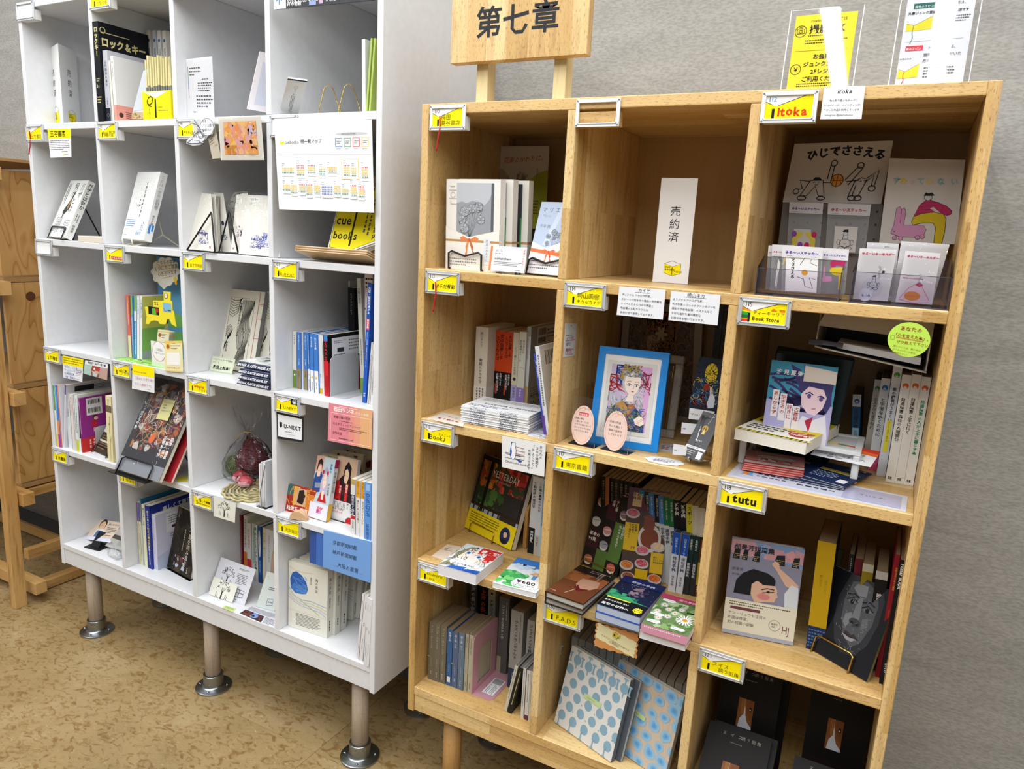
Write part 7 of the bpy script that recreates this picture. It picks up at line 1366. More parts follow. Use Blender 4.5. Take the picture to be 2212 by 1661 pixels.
taped('S',[(980,108),(1383,140),(1358,388),(957,345)],'#dadbdf','right handwritten white card taped under the shelf edge above the gallery cubby',[('t','崎山キカ',34,86,9,KY,J5),('l',[(28,84),(74,84)],.6,'#333'),('t','オリジナルアナログ作家。\n和洋折衷のゴシックファンタジーを\n線彩や水彩色鉛筆･パステルなど\n多彩な画材を重ね緻密な\n幻想世界を描いております。',5,70,5.5,'#222',{'jit':.06,'lh':1.72})])
def faceart(A,cx,cy,s,skin,hair,c='#3a3030',look=1,eyes=True):
    a = A.asp; q = lambda x,y: (cx+s*x*look,cy+s*y/a)
    A.poly([q(-.42,.5),q(-.46,.1),q(-.36,-.25),q(-.1,-.55),q(.1,-.58),q(.32,-.3),q(.44,.1),q(.42,.5),q(0,.72)],skin)
    A.poly([q(-.16,-.5),q(.12,-.55),q(.14,-.9),q(-.3,-.9)],skin)
    if eyes:
        for ex_ in (-.18,.24): A.poly([q(ex_-.13,.02),q(ex_,.10),q(ex_+.13,.02),q(ex_,-.06)],'#e8e4e0'); A.poly([q(ex_-.05,.06),q(ex_+.05,.06),q(ex_+.04,-.04),q(ex_-.04,-.04)],'#4a5a6a'); A.line([q(ex_-.15,.03),q(ex_,.12),q(ex_+.14,.03)],s*.035,c); A.line([q(ex_-.14,.20),q(ex_,.25),q(ex_+.13,.20)],s*.02,c)
        A.line([q(.06,.02),q(.09,-.16),q(.03,-.19)],s*.018,c); A.poly([q(-.05,-.32),q(.05,-.29),q(.15,-.32),q(.05,-.37)],'#b5545c')
def kimono(A):
    A.rect(0,0,100,100,'#cfcdc8'); A.rect(9,6,91,95,'#cf9fcb'); A.rect(9,6,40,95,'#b9a9c4')
    for k,(c,w) in enumerate((('#a9adb3',2.2),('#8f939a',1.0),('#c6c8cc',1.2))): A.strokes(9,6,80,86,70-k*10,34,w,c,seed=k+2,curl=.55,dirn=-1.2)
    A.strokes(20,66,84,94,36,34,2.4,'#3a4f9a',seed=6,curl=.35,dirn=2.9); A.strokes(9,58,50,80,14,30,2.4,'#a8323a',seed=7,curl=.5,dirn=3.2); A.strokes(62,58,91,88,16,24,1.8,'#9a2f3a',seed=17,curl=.6,dirn=-.9)
    A.poly([(36,80),(34,70),(38,60),(46,56),(66,60),(72,72),(68,82),(56,88),(44,87)],'#aeb1b6'); faceart(A,55,68,36,'#e6d3c6',None,'#4a4048')
    A.strokes(38,80,72,90,40,14,1.5,'#9ca0a6',seed=9,curl=.5,dirn=.4); A.strokes(34,86,70,96,50,8,1.5,'#a8924c',seed=12,curl=.9); A.strokes(28,74,40,92,26,7,1.3,'#b09a55',seed=13,curl=.9)
    A.poly([(9,6),(10,24),(22,38),(40,46),(50,42),(62,42),(80,30),(88,14),(88,6)],'#2f3d4a'); A.poly([(24,40),(40,46),(50,38),(58,30),(50,26),(34,34)],'#b5843c'); A.poly([(50,40),(62,44),(66,38),(56,28)],'#a8643c'); A.strokes(10,6,88,38,70,14,1.1,'#a89a5a',seed=14,curl=.9); A.strokes(10,6,88,38,60,12,1.2,'#3f62a8',seed=15,curl=.8); A.strokes(10,6,80,30,24,10,1.4,'#9a3a3a',seed=16,curl=.7); A.strokes(10,6,88,36,30,10,1.2,'#5a7a5a',seed=18,curl=.7)
    A.poly([(66,22),(76,28),(84,26),(88,18),(80,14),(70,16)],'#e6d3c6')
    for k in range(4): A.line([(70+k*3,18+k*1.8),(78+k*2.4,17+k*2)],.5,'#7a5a50')
P_ = upright('S',(400,555),(1000,618),(300,1340),(865,1430),Y2,lean=None)
al = P_
def framed(P,cols,fw_,label,art,mat_='#dedcd8',th=.012,mw=.09,mh=.085,name='framed_picture'):
    c = sum(P,Vector())/4; Q = [p-c for p in P]; n = (Q[2]-Q[3]).cross(Q[0]-Q[3]).normalized(); n = n if n.y < 0 else -n
    W = (Q[2]-Q[3]).length; H = (Q[0]-Q[3]).length; r = empty(name,c,label,'picture'); fx,fy = fw_/W,fw_/H; mb = MB()
    def B_(s0,t0,s1,t1,z0,z1):
        v = [bil(Q,s,t) for s,t in ((s0,t0),(s1,t0),(s1,t1),(s0,t1))]; mb.add([p+n*z0 for p in v]+[p+n*z1 for p in v],[tuple(f[::-1]) for f in BF] if False else BF)
    B_(0,0,1,fy,-th,0); B_(0,1-fy,1,1,-th,0); B_(0,fy,fx,1-fy,-th,0); B_(1-fx,fy,1,1-fy,-th,0); mb.obj('frame',cols,r)
    mb = MB(); B_(fx*.9,fy*.9,1-fx*.9,1-fy*.9,-th*.8,-.003); mb.obj('mount',paint(mat_,.7),r)
    s0,t0,s1,t1 = fx+mw,fy+mh,1-fx-mw,1-fy-mh
    mb = MB(); B_(s0,t0,s1,t1,-.0031,-.0026); pr = mb.obj('artwork',paint('#cfcdc8',.6),r)
    Art((t1-t0)*H/((s1-s0)*W)).run(art).build('artwork_print',lambda s,t: bil(Q,s0+(s1-s0)*s,t0+(t1-t0)*t)+n*-.0026,n,pr); return r
framed(P_,paint('#0f7fce',.35),.014,'bright blue framed drawing of a silver haired woman in a kimono',[(kimono,)],mw=.05,mh=.06)
def big(A):
    A.rect(0,0,100,100,'#6f6258'); A.strokes(0,0,100,100,240,14,1.0,'#4a423c',seed=31,curl=.5); A.strokes(0,0,100,100,160,12,1.0,'#8d8276',seed=32,curl=.5); A.strokes(26,60,74,100,70,20,2,'#9a6a3a',seed=33,curl=.5); A.strokes(26,80,70,100,40,22,2.2,'#9c4a28',seed=34,curl=.4)
    faceart(A,38,66,22,'#b0978a',None,'#3a2f2c',look=-1); A.strokes(30,56,70,92,60,22,1.1,'#8a7048',seed=35,curl=.5,dirn=-1); A.poly(ngon(50,78,5,4),'#b5ab8c')
    for k in range(6): t = k*1.047; A.poly([(50,78),(50+7*math.cos(t-.3),78+6*math.sin(t-.3)),(50+10*math.cos(t),78+8*math.sin(t)),(50+7*math.cos(t+.3),78+6*math.sin(t+.3))],'#b9b092')
Bp = [on(1,g('S',p),.33) for p in ((495,170),(1245,200),(1180,1400),(470,1340))]
for q in Bp[2:]: q.z = Y2+.001
Bp[0].z = Bp[1].z = min(Bp[0].z,Y1-.03); Bp[0].x = Bp[3].x = max(Bp[0].x,.349)
framed(Bp,paint('#a39a8c',.6),.018,'large carved silver framed portrait of a golden haired woman at the back',[(big,)],mat_='#6f6258',mw=.0,mh=.0)
Cp = [Vector((.565,.32,Y1-.025)),Vector((.652,.32,Y1-.025)),Vector((.652,.315,Y2+.001)),Vector((.565,.315,Y2+.001))]
framed(Cp,paint('#1a1816',.4),.014,'tall black framed dusky drawing at the back right of the gallery cubby',[('r',0,0,100,100,'#4f463f'),('str',0,0,100,100,60,30,2.2,'#2c2724',{'seed':5}),('str',0,0,100,100,40,20,1.6,'#7a6a5a',{'seed':6})],mat_='#4f463f',mw=.0,mh=.0)
e0 = on(2,g('S',(935,1340)),Y2); m_ = xyz_frame(Vector((e0.x-.11,e0.y+.018,Y2+.001)),.12,0,.30)[0]
r = empty('framed_picture',None,'whitewashed grey wooden frame leaning behind the blue framed drawing','picture',mat=m_)
MB().box((0,0,0),(.118,.016,.018)).box((0,0,.160),(.118,.016,.178)).box((0,0,.018),(.018,.016,.160)).box((.100,0,.018),(.118,.016,.160)).obj('frame',wood('whitewashed',2,'#8d8880','#a29d94','#b3aea4',staves=False,pore=.5,streak=.6),r,bevel=.002)
MB().box((.016,.006,.016),(.102,.012,.162)).obj('artwork',paint('#4a403a',.6),r); MB().tube([(.098,-.001,.02),(.0985,-.002,.05),(.097,-.001,.09),(.0985,-.002,.13),(.098,-.001,.155)],.0016,6).obj('gold_trim',GOLDW,r)
def night(A):
    A.rect(0,0,100,100,'#1f2a38'); A.poly(ngon(62,72,26,18),'#c9b02c'); A.strokes(0,50,100,100,50,24,2,'#15181c',seed=3,curl=.5); A.blobs(40,60,86,88,9,2,4,['#15181c'],seed=6,k=6); A.strokes(0,10,100,60,60,26,2.4,'#3a6a9a',seed=4,curl=.5); A.strokes(0,10,100,60,30,20,2.0,'#c9a43c',seed=5,curl=.5); A.poly(ngon(52,44,12,7),'#8a2c24'); A.strokes(10,4,70,30,24,20,3,'#6a2420',seed=7,curl=.4); A.poly([(64,14),(70,30),(80,34),(92,22),(90,6),(70,4)],'#c6cbd6'); A.poly([(70,30),(66,44),(72,46),(76,34)],'#d9c6b8')
Dp = [on(1,g('S',p),.12) for p in ((1215,640),(1400,665),(1345,1090),(1120,1060))]
dn = sheet([Vector((max(p.x,0),p.y,p.z)) for p in Dp],'#1f2a38','unframed night picture of bats before a yellow moon and a seated couple','picture',[(night,)],name='picture',th=.003)
nt_ = [(([(1130,1062),(1335,1092),(1325,1175),(1122,1150)]),.10,'“グリム・オルゴーレ”','white name card under the night picture'),(([(1068,1180),(1200,1195),(1190,1280),(1060,1268)]),.09,'“四季','white name card with black writing, middle one'),(([(1000,1355),(1110,1370),(1100,1450),(990,1440)]),.03,'“四季','white name card with black writing, lowest one near the front')]
for q,Y,tx,lab in nt_: sheet(atY('S',q,Y),'#cfd0d3',lab,'name card',[('t',tx,5,40,9.4,KY,{'jit':.05,'bold':1})],name='name_card',th=.0008)
for (x0,lab) in ((160,'pink oval notice card in a clear acrylic stand, left one'),(425,'pink oval notice card in a clear acrylic stand, right one before the blue frame')):
    dx = x0-160; dy = 46 if dx else 0; cx_,cy_ = (255+dx*1.03,1222+dy*.9)
    if dx: cx_,cy_ = 530,1260
    a = on(2,g('S',(x0-22 if not dx else 400,1350+dy*1.0)),Y2); b_ = on(2,g('S',((352 if not dx else 620),1395+dy*1.2)),Y2); W = (b_-a).length; ex = (b_-a).normalized(); bkd = Vector((-ex.y,ex.x,0))
    r = empty('card_stand',(a+b_)/2,lab,'card stand'); c = r.location; H_ = .098; v = [a-c,b_-c,b_-c+Vector((0,0,H_))+bkd*.012,a-c+Vector((0,0,H_))+bkd*.012]; mb = MB(); mb.add(v+[p+bkd*.0015 for p in v],BF); f = [a-c,b_-c,b_-c+bkd*.04,a-c+bkd*.04]; mb.add([p+Vector((0,0,.0003)) for p in f]+[p+Vector((0,0,.0015)) for p in f],BF); mb.obj('acrylic_panel',CLEAR,r)
    n = (v[1]-v[0]).cross(v[3]-v[0]).normalized(); n = n if n.y < 0 else -n
    A = Art(H_/W); A.poly(ngon(48,43,42,None or 40),'#d9bdb2'); A.line(ngon(48,43,37,35)+[(85,43)],.8,'#b5705c'); A.strokes(30,70,66,80,10,12,.8,'#b5705c',seed=2,curl=.8)
    if not dx: A.rect(30,62,66,69,'#c24a4a'); A.text('額装注意',32,63,7.4,'#e6d0cc',bold=1); A.text('原画の額装\nに関しまして2点\nガラス仕様になって\nおりますのでお気を\nつけくださいませ',17,54,7,'#2d2420',jit=.05,lh=1.5)
    else: A.text('原画は保護\n防止を兼ねて\n簡易の額装を\nしております。',22,58,8.4,'#2d2420',jit=.05,lh=1.6)
    A.build('oval_card',lambda s,t: v[0].lerp(v[1],s)+(v[3]-v[0])*t+n*.0006,n,r)
q = on(2,g('S',(925,1495)),Y2+.0008); dl = []
for k in range(40):
    t = 2*math.pi*k/40; rr = 1+.06*math.cos(8*t); dl.append(Vector((.036*rr*math.cos(t),.022*rr*math.sin(t),0)))
k = len(dl); o = newmesh('doily_card',[p+Vector((0,0,.0006)) for p in dl]+dl,[tuple(range(k)),tuple(range(k,2*k))[::-1]]+[(j,j+k,(j+1) % k+k,(j+1) % k) for j in range(k)],paint('#cfd3d8',.6),loc=q+Vector((0,.0,0))); tag(o,'small scalloped white doily card with writing lying at the shelf front','card'); o.rotation_euler = (0,0,.1)
Art(.6).run([('t','この度ハルカと\n原画手描きから\n想定の出品',22,66,8,'#333',{'jit':.05,'lh':1.4}),('l',[(18,44),(80,46)],1,'#b5303a')]).build('print',lambda s,t: Vector((-.036+s*.072,-.022+t*.044,.0006)),Vector((0,0,1)),o)
sheet([on(2,g('S',p),Y2+.0007) for p in ((905,1350),(1010,1360),(985,1420),(880,1405))],'#aeb3b8','small grey card lying behind the doily','card',[('b',10,20,90,80,3,'#a34a4a')])
P_ = upright('S',(1190,1095),(1330,1135),(1062,1450),(1215,1505),Y2+.012,lean=.55)
sheet(P_,'#4b4c50','dark grey business card with a gold medallion on a clear easel','card',[('l',[(62,100),(54,76)],1.2,'#dcdcdc'),('e',50,66,15,None,'#b5944a'),('e',50,65,8,None,'#5a4020'),('p',[(42,54),(50,70),(58,54)],'#d9c080'),('t','崎山 キカ',30,38,8,'#dcdcdc',B1),('r',0,21,100,26,'#d6d6d6'),('b',8,22,92,25,1,'#555'),('b',10,6,56,18,3,'#c9c9c9'),('r',70,3,94,18,'#dcdcdc')],name='business_card',th=.0008)
ce = on(2,g('S',(1150,1530)),Y2); mb = MB()
for dx in (0,.042): mb.tube([(dx,-.004,.012),(dx-.002,-.010,.010),(dx+.001,-.006,.003),(dx+.006,.02,.05),(dx+.008,.034,.085),(dx+.010,.055,.04),(dx+.012,.072,.002)],.0024,6)
mb.tube([(0,0,.012),(.021,-.002,.008),(.042,0,.012)],.002,6); mb.tube([(.008,.034,.085),(.05,.034,.085)],.002,6); o = mb.obj('clear_easel',film('clear_plastic',amount=.22),None,smooth=True,loc=(ce.x-.006,ce.y+.006,Y2+.003)); tag(o,'clear plastic easel under the dark business card','easel')
# ---- row 2 third cubby
blk = paint('#1a1a1e',.5)
bxo = Vector((.695,.0,0)); P_ = atY('T',[(790,195),(1650,270),(1560,560),(745,400)],.11)
r = empty('hanging_box',Vector((P_[3].x,.10,P_[3].z)),'grey cardboard box with black inside mounted under the shelf, holding a pen and notebook','box'); c = r.location
zt_ = Y1-TH-.001; xA,xB = P_[3].x-c.x,min(.968,P_[2].x+.03)-c.x; zb_ = P_[3].z-c.z-.004; zt2 = zt_-c.z; t = .002; Dp_ = .12; y0_ = -.02
GB = paint('#b0a89c',.6)
zr = zb_-.022
MB().add([(xA,y0_,zb_),(xB,y0_-.01,zr),(xB,Dp_,zr),(xA,Dp_,zb_),(xA,y0_,zb_+t),(xB,y0_-.01,zr+t),(xB,Dp_,zr+t),(xA,Dp_,zb_+t)],BF).box((xA,Dp_-t,zr),(xB,Dp_,zt2)).add([(xA,y0_,zb_),(xA+t,y0_,zb_),(xA+t,Dp_,zb_),(xA,Dp_,zb_),(xA,y0_+.03,zt2),(xA+t,y0_+.03,zt2),(xA+t,Dp_,zt2),(xA,Dp_,zt2)],BF).box((xB-t,y0_,zr),(xB,Dp_,zt2)).obj('box_body',GB,r)
MB().add([(xA+.004,y0_+.004,zb_+t+.0006),(xB-.004,y0_,zr+t+.0006),(xB-.004,Dp_-.004,zr+t+.0006),(xA+.004,Dp_-.004,zb_+t+.0006)],[(0,1,2,3)]).add([(xA+.004,Dp_-.004,zb_),(xB-.004,Dp_-.004,zr),(xB-.004,Dp_-.004,zt2-.03),(xA+.004,Dp_-.004,zt2-.02)],[(0,1,2,3)]).obj('black_lining',blk,r)
MB().add([(xA,y0_+.012,zt2-.028),(xB,y0_+.004,zt2-.034),(xB,y0_+.006,zt2),(xA+.01,y0_+.014,zt2),(xA,y0_+.014,zt2-.028),(xB,y0_+.006,zt2-.034),(xB,y0_+.008,zt2),(xA+.01,y0_+.016,zt2)],BF).obj('front_flap',paint('#aaa297',.6),r)
nb = MB().add([(xA+.035,y0_+.012,zb_+.001),(xA+.165,y0_+.006,zr+.010),(xA+.165,y0_+.09,zr+.010),(xA+.035,y0_+.09,zb_+.001),(xA+.035,y0_+.012,zb_+.011),(xA+.165,y0_+.006,zr+.022),(xA+.165,y0_+.09,zr+.022),(xA+.035,y0_+.09,zb_+.011)],BF).obj('notebook',PAGES,None,loc=c); setcol(nb,'#dcdcdc'); tag(nb,'white notebook lying in the hanging cardboard box','notebook')
pen = MB(); pen.tube([(xA-.010,y0_-.012,zb_+.010),(xA+.012,y0_-.008,zb_+.010)],.005,10,0); pen.tube([(xA+.012,y0_-.008,zb_+.010),(xA+.045,y0_-.002,zb_+.008)],.0042,10,1); o = pen.obj('pen',[blk,paint('#3a3a40',.2)],None,loc=c); tag(o,'black pen with clear grip lying at the left end of the hanging box','pen')
ctr = on(1,g('T',(1405,378)),.0-.004); rad = abs(on(1,g('T',(1562,378)),-.004).x-ctr.x); n = 48; P = [Vector((rad*math.cos(2*math.pi*k/n),0,rad*.92*math.sin(2*math.pi*k/n))) for k in range(n)]
o = newmesh('round_card',P+[p+Vector((0,.0006,0)) for p in P],[tuple(range(n)),tuple(range(n,2*n))[::-1]]+[(j,j+n,(j+1) % n+n,(j+1) % n) for j in range(n)],paint('#b2d64c',.6),loc=ctr); tag(o,'round lime green handwritten card hanging in front of the cardboard box','card')
Art(.92).run([('t','あなたの',26,76,13,'#8a3a1c',{'jit':.04,'bold':1,'rot':-.04}),('t','「心を支えた本」、',12,58,10,'#8a3a1c',{'jit':.04,'bold':1,'rot':-.07}),('l',[(20,55),(84,49)],.8,'#c24a3c'),('l',[(20,53),(84,47)],.8,'#c24a3c'),('t','ぜひ教えて下さい',22,38,9.5,'#8a3a1c',{'jit':.05,'rot':-.05}),('t','詳しいことは、扉の中の\nノートの1ページ目を\nご確認下さい！',16,27,6,'#8a5a1c',{'jit':.06,'rot':-.12,'lh':1.5}),('l',[(6,56),(12,60),(16,56),(16,48),(8,46),(6,56)],.8,'#8a5a1c')]).build('print',lambda s,t: Vector((-rad+2*rad*s,0,rad*.92*(2*t-1))),Vector((0,-1,0)),o)
ln_ = [((1010,1060),(945,755),.27,.015,'#2a5a86','休','#2f6bb8','三日間の幸福','blue book with a blue circle on its white wrap, leftmost of the row',.105),
 ((1095,1100),(1022,640),.262,.013,'#d9cfc0','学','#4f9a34','ミステリと言う勿れ','cream comic with a green circle on its white wrap',.105),
 ((1160,1290),(1152,640),.225,.0155,'#d6d6d4','休','#2f6bb8','と宇宙を歩くために','white comic with a blue circle and a pink foot',.115),
 ((1222,1350),(1246,535),.195,.0150,'#cfd0d6','学','#4f9a34','害の療育がうまくいく','tall lilac white book with green circle and yellow title box',.14),
 ((1268,1392),(1338,620),.165,.0150,'#dcdad2','動','#c9622c','発達障害 会社の人間関係','cream book with orange circle, leftmost of the three',.14),
 ((1330,1402),(1420,620),.165,.0150,'#dcdad2','動','#c9622c','発達障害 上手に働く','cream book with orange circle, middle of the three',.14),
 ((1396,1415),(1515,640),.165,.0148,'#dcdad2','動','#c9622c','発達障害 の人が上手に暮らす本','cream book with orange circle and green lettering at the right end',.14)]
for i,(b_l,t_l,Y,T_,cov,k,kc,ttl,lab,D) in enumerate(ln_):
    f = [('r',0,82,100,100,'#d9dadc'),('e',52,90,34,None,kc),('t',k,33,87.5,36,'#f0f0f0',B1),('v',ttl,50,79,48 if len(ttl) > 9 else 54,'#1f8a5c' if i == 6 else '#333',B1)]
    if i == 2: f += [('r',0,0,100,20,'#d9547e')]
    if i == 3: f += [('r',26,22,78,50,'#e0d03c'),('v','子どもの見方・考え方',50,49,26,'#333')]
    if i >= 4: f += [('t','SE',22,3,40,KY,B2)]
    if i == 0: f += [('r',10,0,90,50,'#a9d0dc'),('v','三日間の幸福',50,46,46,'#1c3550',B1)]
    o_ = on(1,g('T',b_l),Y); x = o_.x if i < 2 else (.9025,.9190,.9350,.9503,.9656)[i-2]; t_ = on(1,g('T',t_l),Y+.01)
    book(xyz_frame(Vector((x,Y,Y2+.0005)),0,-.09 if i == 0 else 0)[0],(T_,D,min(t_.z-Y2,.235)),0,(1,-1),cov,lab,{'F': f},pages='#8d7358')
# ---- third cubby, second row: rest
def girlbook(A):
    A.rect(0,0,100,100,'#3f8fb0'); A.rect(0,0,100,50,'#a9a6d0'); A.strokes(0,40,90,84,60,60,4,'#3a3566',seed=3,curl=.25,dirn=-.3); A.poly([(30,98),(46,92),(56,80),(96,70),(98,52),(92,40),(70,64),(50,66),(40,80)],'#403a6e')
    A.poly([(52,62),(54,48),(64,38),(76,36),(86,46),(90,60),(84,70),(62,72)],'#e4c9d4'); A.poly([(50,100),(54,74),(66,74),(84,72),(96,64),(98,80),(80,90),(60,92)],'#3d3768'); A.line([(58,62),(64,65),(70,62)],1.8,'#2a2550'); A.line([(76,60),(82,62),(87,59)],1.8,'#2a2550'); A.poly(ngon(64,60,3,3),'#5a5288'); A.poly(ngon(82,58,3,3),'#5a5288'); A.line([(70,44),(76,45)],1,'#8a4a5a')
    A.poly([(44,10),(58,34),(74,30),(92,38),(98,10),(98,0),(44,0)],'#dcdae6'); A.poly([(62,28),(74,34),(70,14)],'#a82a44'); A.poly([(52,78),(100,78),(100,94),(52,98)],'#d9cfc6'); A.text('汐見夏衛',10,84,9,'#dfe8ee',ls=1.2,bold=1)
    for k,(tx,x,y) in enumerate((('古都琴','48',44),('好きに','37',46),('生きるの','26',58),('あしからず','14',62))): A.rect(float(x)-5,y-34,float(x)+5,y+1,'#e4dfe0'); A.text(tx,float(x),y-.5,8,'#a83040',vert=True,bold=1)
P0 = on(1,g('T',(372,858)),.10)
m_ = xyz_frame(Vector((on(1,g('T',(368,900)),.11).x,.11,Y2+.06)),.03,0,.12)[0]
x1_ = on(1,g('T',(838,1000)),.12).x; x0_ = m_.col[3].x; zt_ = on(1,g('T',(412,520)),.13).z
book(m_,(x1_-x0_,.014,(zt_-Y2-.06)/math.cos(.12)),1,(0,-1),'#c9c6d6','novel with a blue haired girl on its cover standing behind the yellow survival book',{'F': [(girlbook,)]},pages='#9a8464')
fl_ = empty('folder_case',(.83,.22,Y2),'dark translucent green file case standing behind the girl novel','case'); a = on(1,g('T',(440,420)),.20); b = on(1,g('T',(1020,520)),.20); c = fl_.location
MB().add([(a.x-c.x,-.02,.001),(b.x-.02-c.x,-.02,.001),(b.x-.02-c.x,.0,.001),(a.x-c.x,.0,.001),(a.x-c.x+.004,-.02,a.z-c.z-.01),(b.x-c.x,-.02,b.z-c.z),(b.x-c.x,.0,b.z-c.z),(a.x-c.x+.004,.0,a.z-c.z)],BF).obj('case_body',paint('#10282c',.2),fl_,bevel=.003)
ra = on(2,g('T',(180,1255)),Y2); rb = on(2,g('T',(1010,1420)),Y2); rw = rb.x-ra.x+.004; rs = empty('plastic_riser',Vector((ra.x,min(ra.y,rb.y)+.002,Y2)),'frosted white plastic riser table carrying the yellow book','riser'); WP = film('frosted_white',amount=.05,rough=.25,milk=.7)
Lr = .13
for x in (0,rw-.012):
    for y in (0,Lr-.012): MB().box((x,y,.0005),(x+.012,y+.012,.052)).obj('leg',WP,rs,bevel=.002)
    MB().box((x+.003,.012,.0005),(x+.009,Lr-.012,.008)).obj('side_bar',WP,rs)
MB().box((0,0,.0525),(rw,.012,.060)).box((0,Lr-.012,.0525),(rw,Lr,.060)).box((0,.012,.0525),(.012,Lr-.012,.060)).box((rw-.012,.012,.0525),(rw,Lr-.012,.060)).box((.012,.012,.054),(rw-.012,Lr-.012,.057)).obj('top_plate',WP,rs,bevel=.0008)
def surv(A):
    A.rect(0,0,100,100,'#d2c21c'); A.poly([(0,0),(100,0),(100,26),(0,46)],'#dcdad0'); A.text('発達障害サバイバル',4,72,10.5,KY,bold=2,cond=.95); A.text('普通じゃない生き抜く',6,50,9,KY,bold=2,cond=.95); A.rect(0,0,100,6,KY)
    for k in range(16): A.poly([(k*6.6,0),(k*6.6+3,0),(k*6.6+5.6,6),(k*6.6+2.6,6)],'#d2c21c')
    A.poly(ngon(80,22,15,10),'#a82a2c'); A.text('10万部',67,18,9.5,'#f2e6d6',bold=2); A.blobs(60,24,96,50,8,3,7,['#a8683c','#8a4a2c','#d9a080'],seed=3); A.lines(8,12,58,34,3,'#444')
lb(Y2+.0605,'T',(158,1010),(672,1120),(300,868),.021,'#dcd9cc','thick paperback with a yellow and black cover lying on the plastic riser',{'T': [(surv,)]},spine=(0,1),pages='#dedbd2')
def redm(A):
    A.rect(0,0,100,100,'#c98a84'); A.rect(0,0,100,26,'#d9d4d0'); A.rect(0,0,100,7,'#b02a30'); A.rect(0,22,100,27,'#b8403c'); A.lines(10,10,90,20,2,'#8a3a3a'); A.poly([(16,64),(30,74),(76,74),(86,64),(76,54),(30,54)],'#dfdad4'); A.lines(24,58,78,70,2,'#a34a3c'); A.lines(16,80,84,92,2,'#dfdad4'); A.blobs(20,32,80,52,12,4,8,['#dfdad4','#7a4a44'],seed=2)
for i in range(4):
    lb(Y2+.0036+.0028*i,'T',(205+i*6,1300-i*14),(640+i*5,1372-i*16),(350,1135),.0026,'#c2504c',['lowest','second','third','topmost'][i]+' pink and red booklet of the pile under the riser',{'T': [(redm,)]} if i == 3 else {},D=.095,name='booklet',cat='booklet',group='pink booklets under the riser')
def bluem(A):
    A.rect(0,0,100,100,'#16264e'); A.blobs(0,40,100,98,24,8,20,['#1f3468','#101c3c','#2a4a7a'],seed=4); A.rect(6,62,92,66,'#c9b43c'); A.text('プログラミング',8,56,6,'#16264e',bold=1); A.rect(6,54,80,60,'#c9b43c'); A.lines(8,14,60,48,5,'#9fb0cc'); A.rect(74,8,94,26,'#dfe0e4'); A.blobs(56,74,90,96,8,5,10,['#c9c6d0','#4a4a5a'],seed=5)
for i in range(3):
    lb(Y2+.0016+.0028*i,'T',(530+i*50,1370-i*14),(945-i*2,1450-i*10),(700,1190),.0026,'#1c2c54',['lowest','middle','topmost'][i]+' dark blue booklet of the pile beside the pink ones',{'T': [(bluem,)]} if i == 2 else {},D=.12,name='booklet',cat='booklet',group='dark blue booklets')
P_ = [on(1,g('T',p),y) for p,y in (((780,1098),.03),((1205,1182),.03),((1130,1292),-.012),((702,1200),-.012))]
P_ = [on(2,g('T',p),Y2+z) for p,z in (((780,1098),.058),((1205,1182),.058),((1130,1292),.040),((702,1200),.040))]
sheet(P_,'#dcdce0','white card with a red, yellow and green stripe corner resting on the riser','card',[('p',[(0,100),(100,100),(100,72),(60,78),(0,92)],'#c23a2c'),('p',[(4,100),(30,100),(24,84),(0,74),(0,90)],'#dcc43c'),('p',[(34,100),(70,86),(62,66),(30,84)],'#3f8f3c'),('p',[(66,84),(100,78),(100,62),(72,64)],'#d9642c'),('t','生きづらさを抱える',12,48,8,KY,J5),('t','“でこ ぼこ” なあなたへ',6,20,7.8,KY,J5),('r',26,8,36,16,'#8a8c90'),('r',40,8,52,14,'#8a8c90')])
sheet([on(2,g('T',p),Y2+.0008) for p in ((190,1262),(1400,1502),(1385,1612),(95,1352))],'#c3c6d2','long laminated printed strip lying along the shelf front in the Book Store cubby','strip',[('r',3,12,97,90,'#b7bbcb'),('p',[(6,30),(12,60),(14,30)],'#5a9ac9'),('e',9,40,2,10,'#c9803c'),('b',16,30,40,76,3,'#2a2c5a'),('b',40,26,64,60,2,'#2a2c3a'),('r',66,10,97,88,'#a5a4bd'),('t','ています。',74,46,3.4,'#333',{'slant':.2}),('l',[(50,80),(96,70)],.4,'#d98a6a')],name='laminated_strip',th=.0007,gloss=True)
# row 3 (Y3)
def yest(A):
    A.rect(0,0,100,100,'#23201f'); A.rect(4,22,96,94,'#2a3324'); A.blobs(4,58,50,96,34,4,10,['#a85a24','#8a3c20','#c4742c','#6a4a20'],seed=2); A.blobs(40,56,96,96,40,4,10,['#a8352c','#8c2a24','#c04a34','#33402a'],seed=3); A.blobs(10,34,90,60,40,4,10,['#34502c','#24381f','#4a6a34','#2a2a20'],seed=4); A.blobs(52,24,96,40,20,4,9,['#3a3630','#4a4238','#241f1c'],seed=5); A.rect(0,28,100,33,'#9aa6ae'); A.rect(62,22,96,62,'#2d2a28'); A.rect(0,34,100,37,'#2b211a')
    for k in range(9): A.rect(6+k*10.5,22,9+k*10.5,36,'#33261c')
    A.rect(20,22,26,100,'#0f0f10'); A.rect(0,94,100,100,'#17181a'); A.text('YESTERDAY',28,77,13.4,'#e0cdbd',cond=.72); A.text('SECOND GARDEN',38,72,3.4,'#c9a08a'); A.rect(0,0,100,28,'#ddc617'); A.lines(6,10,66,25,5,'#3a3410'); A.poly(ngon(82,13,10,10.5/1),'#22305a'); A.poly([(75,5),(78,9),(82,8),(87,9),(90,5),(82,2.6)],'#1a1c22'); A.poly(ngon(82.5,14.5,3.8,4),'#d9b08c'); A.poly([(78.5,15),(79,19),(83,20),(86.6,18.6),(86.6,15.5),(84,17.6),(80,17.4)],'#15151a')
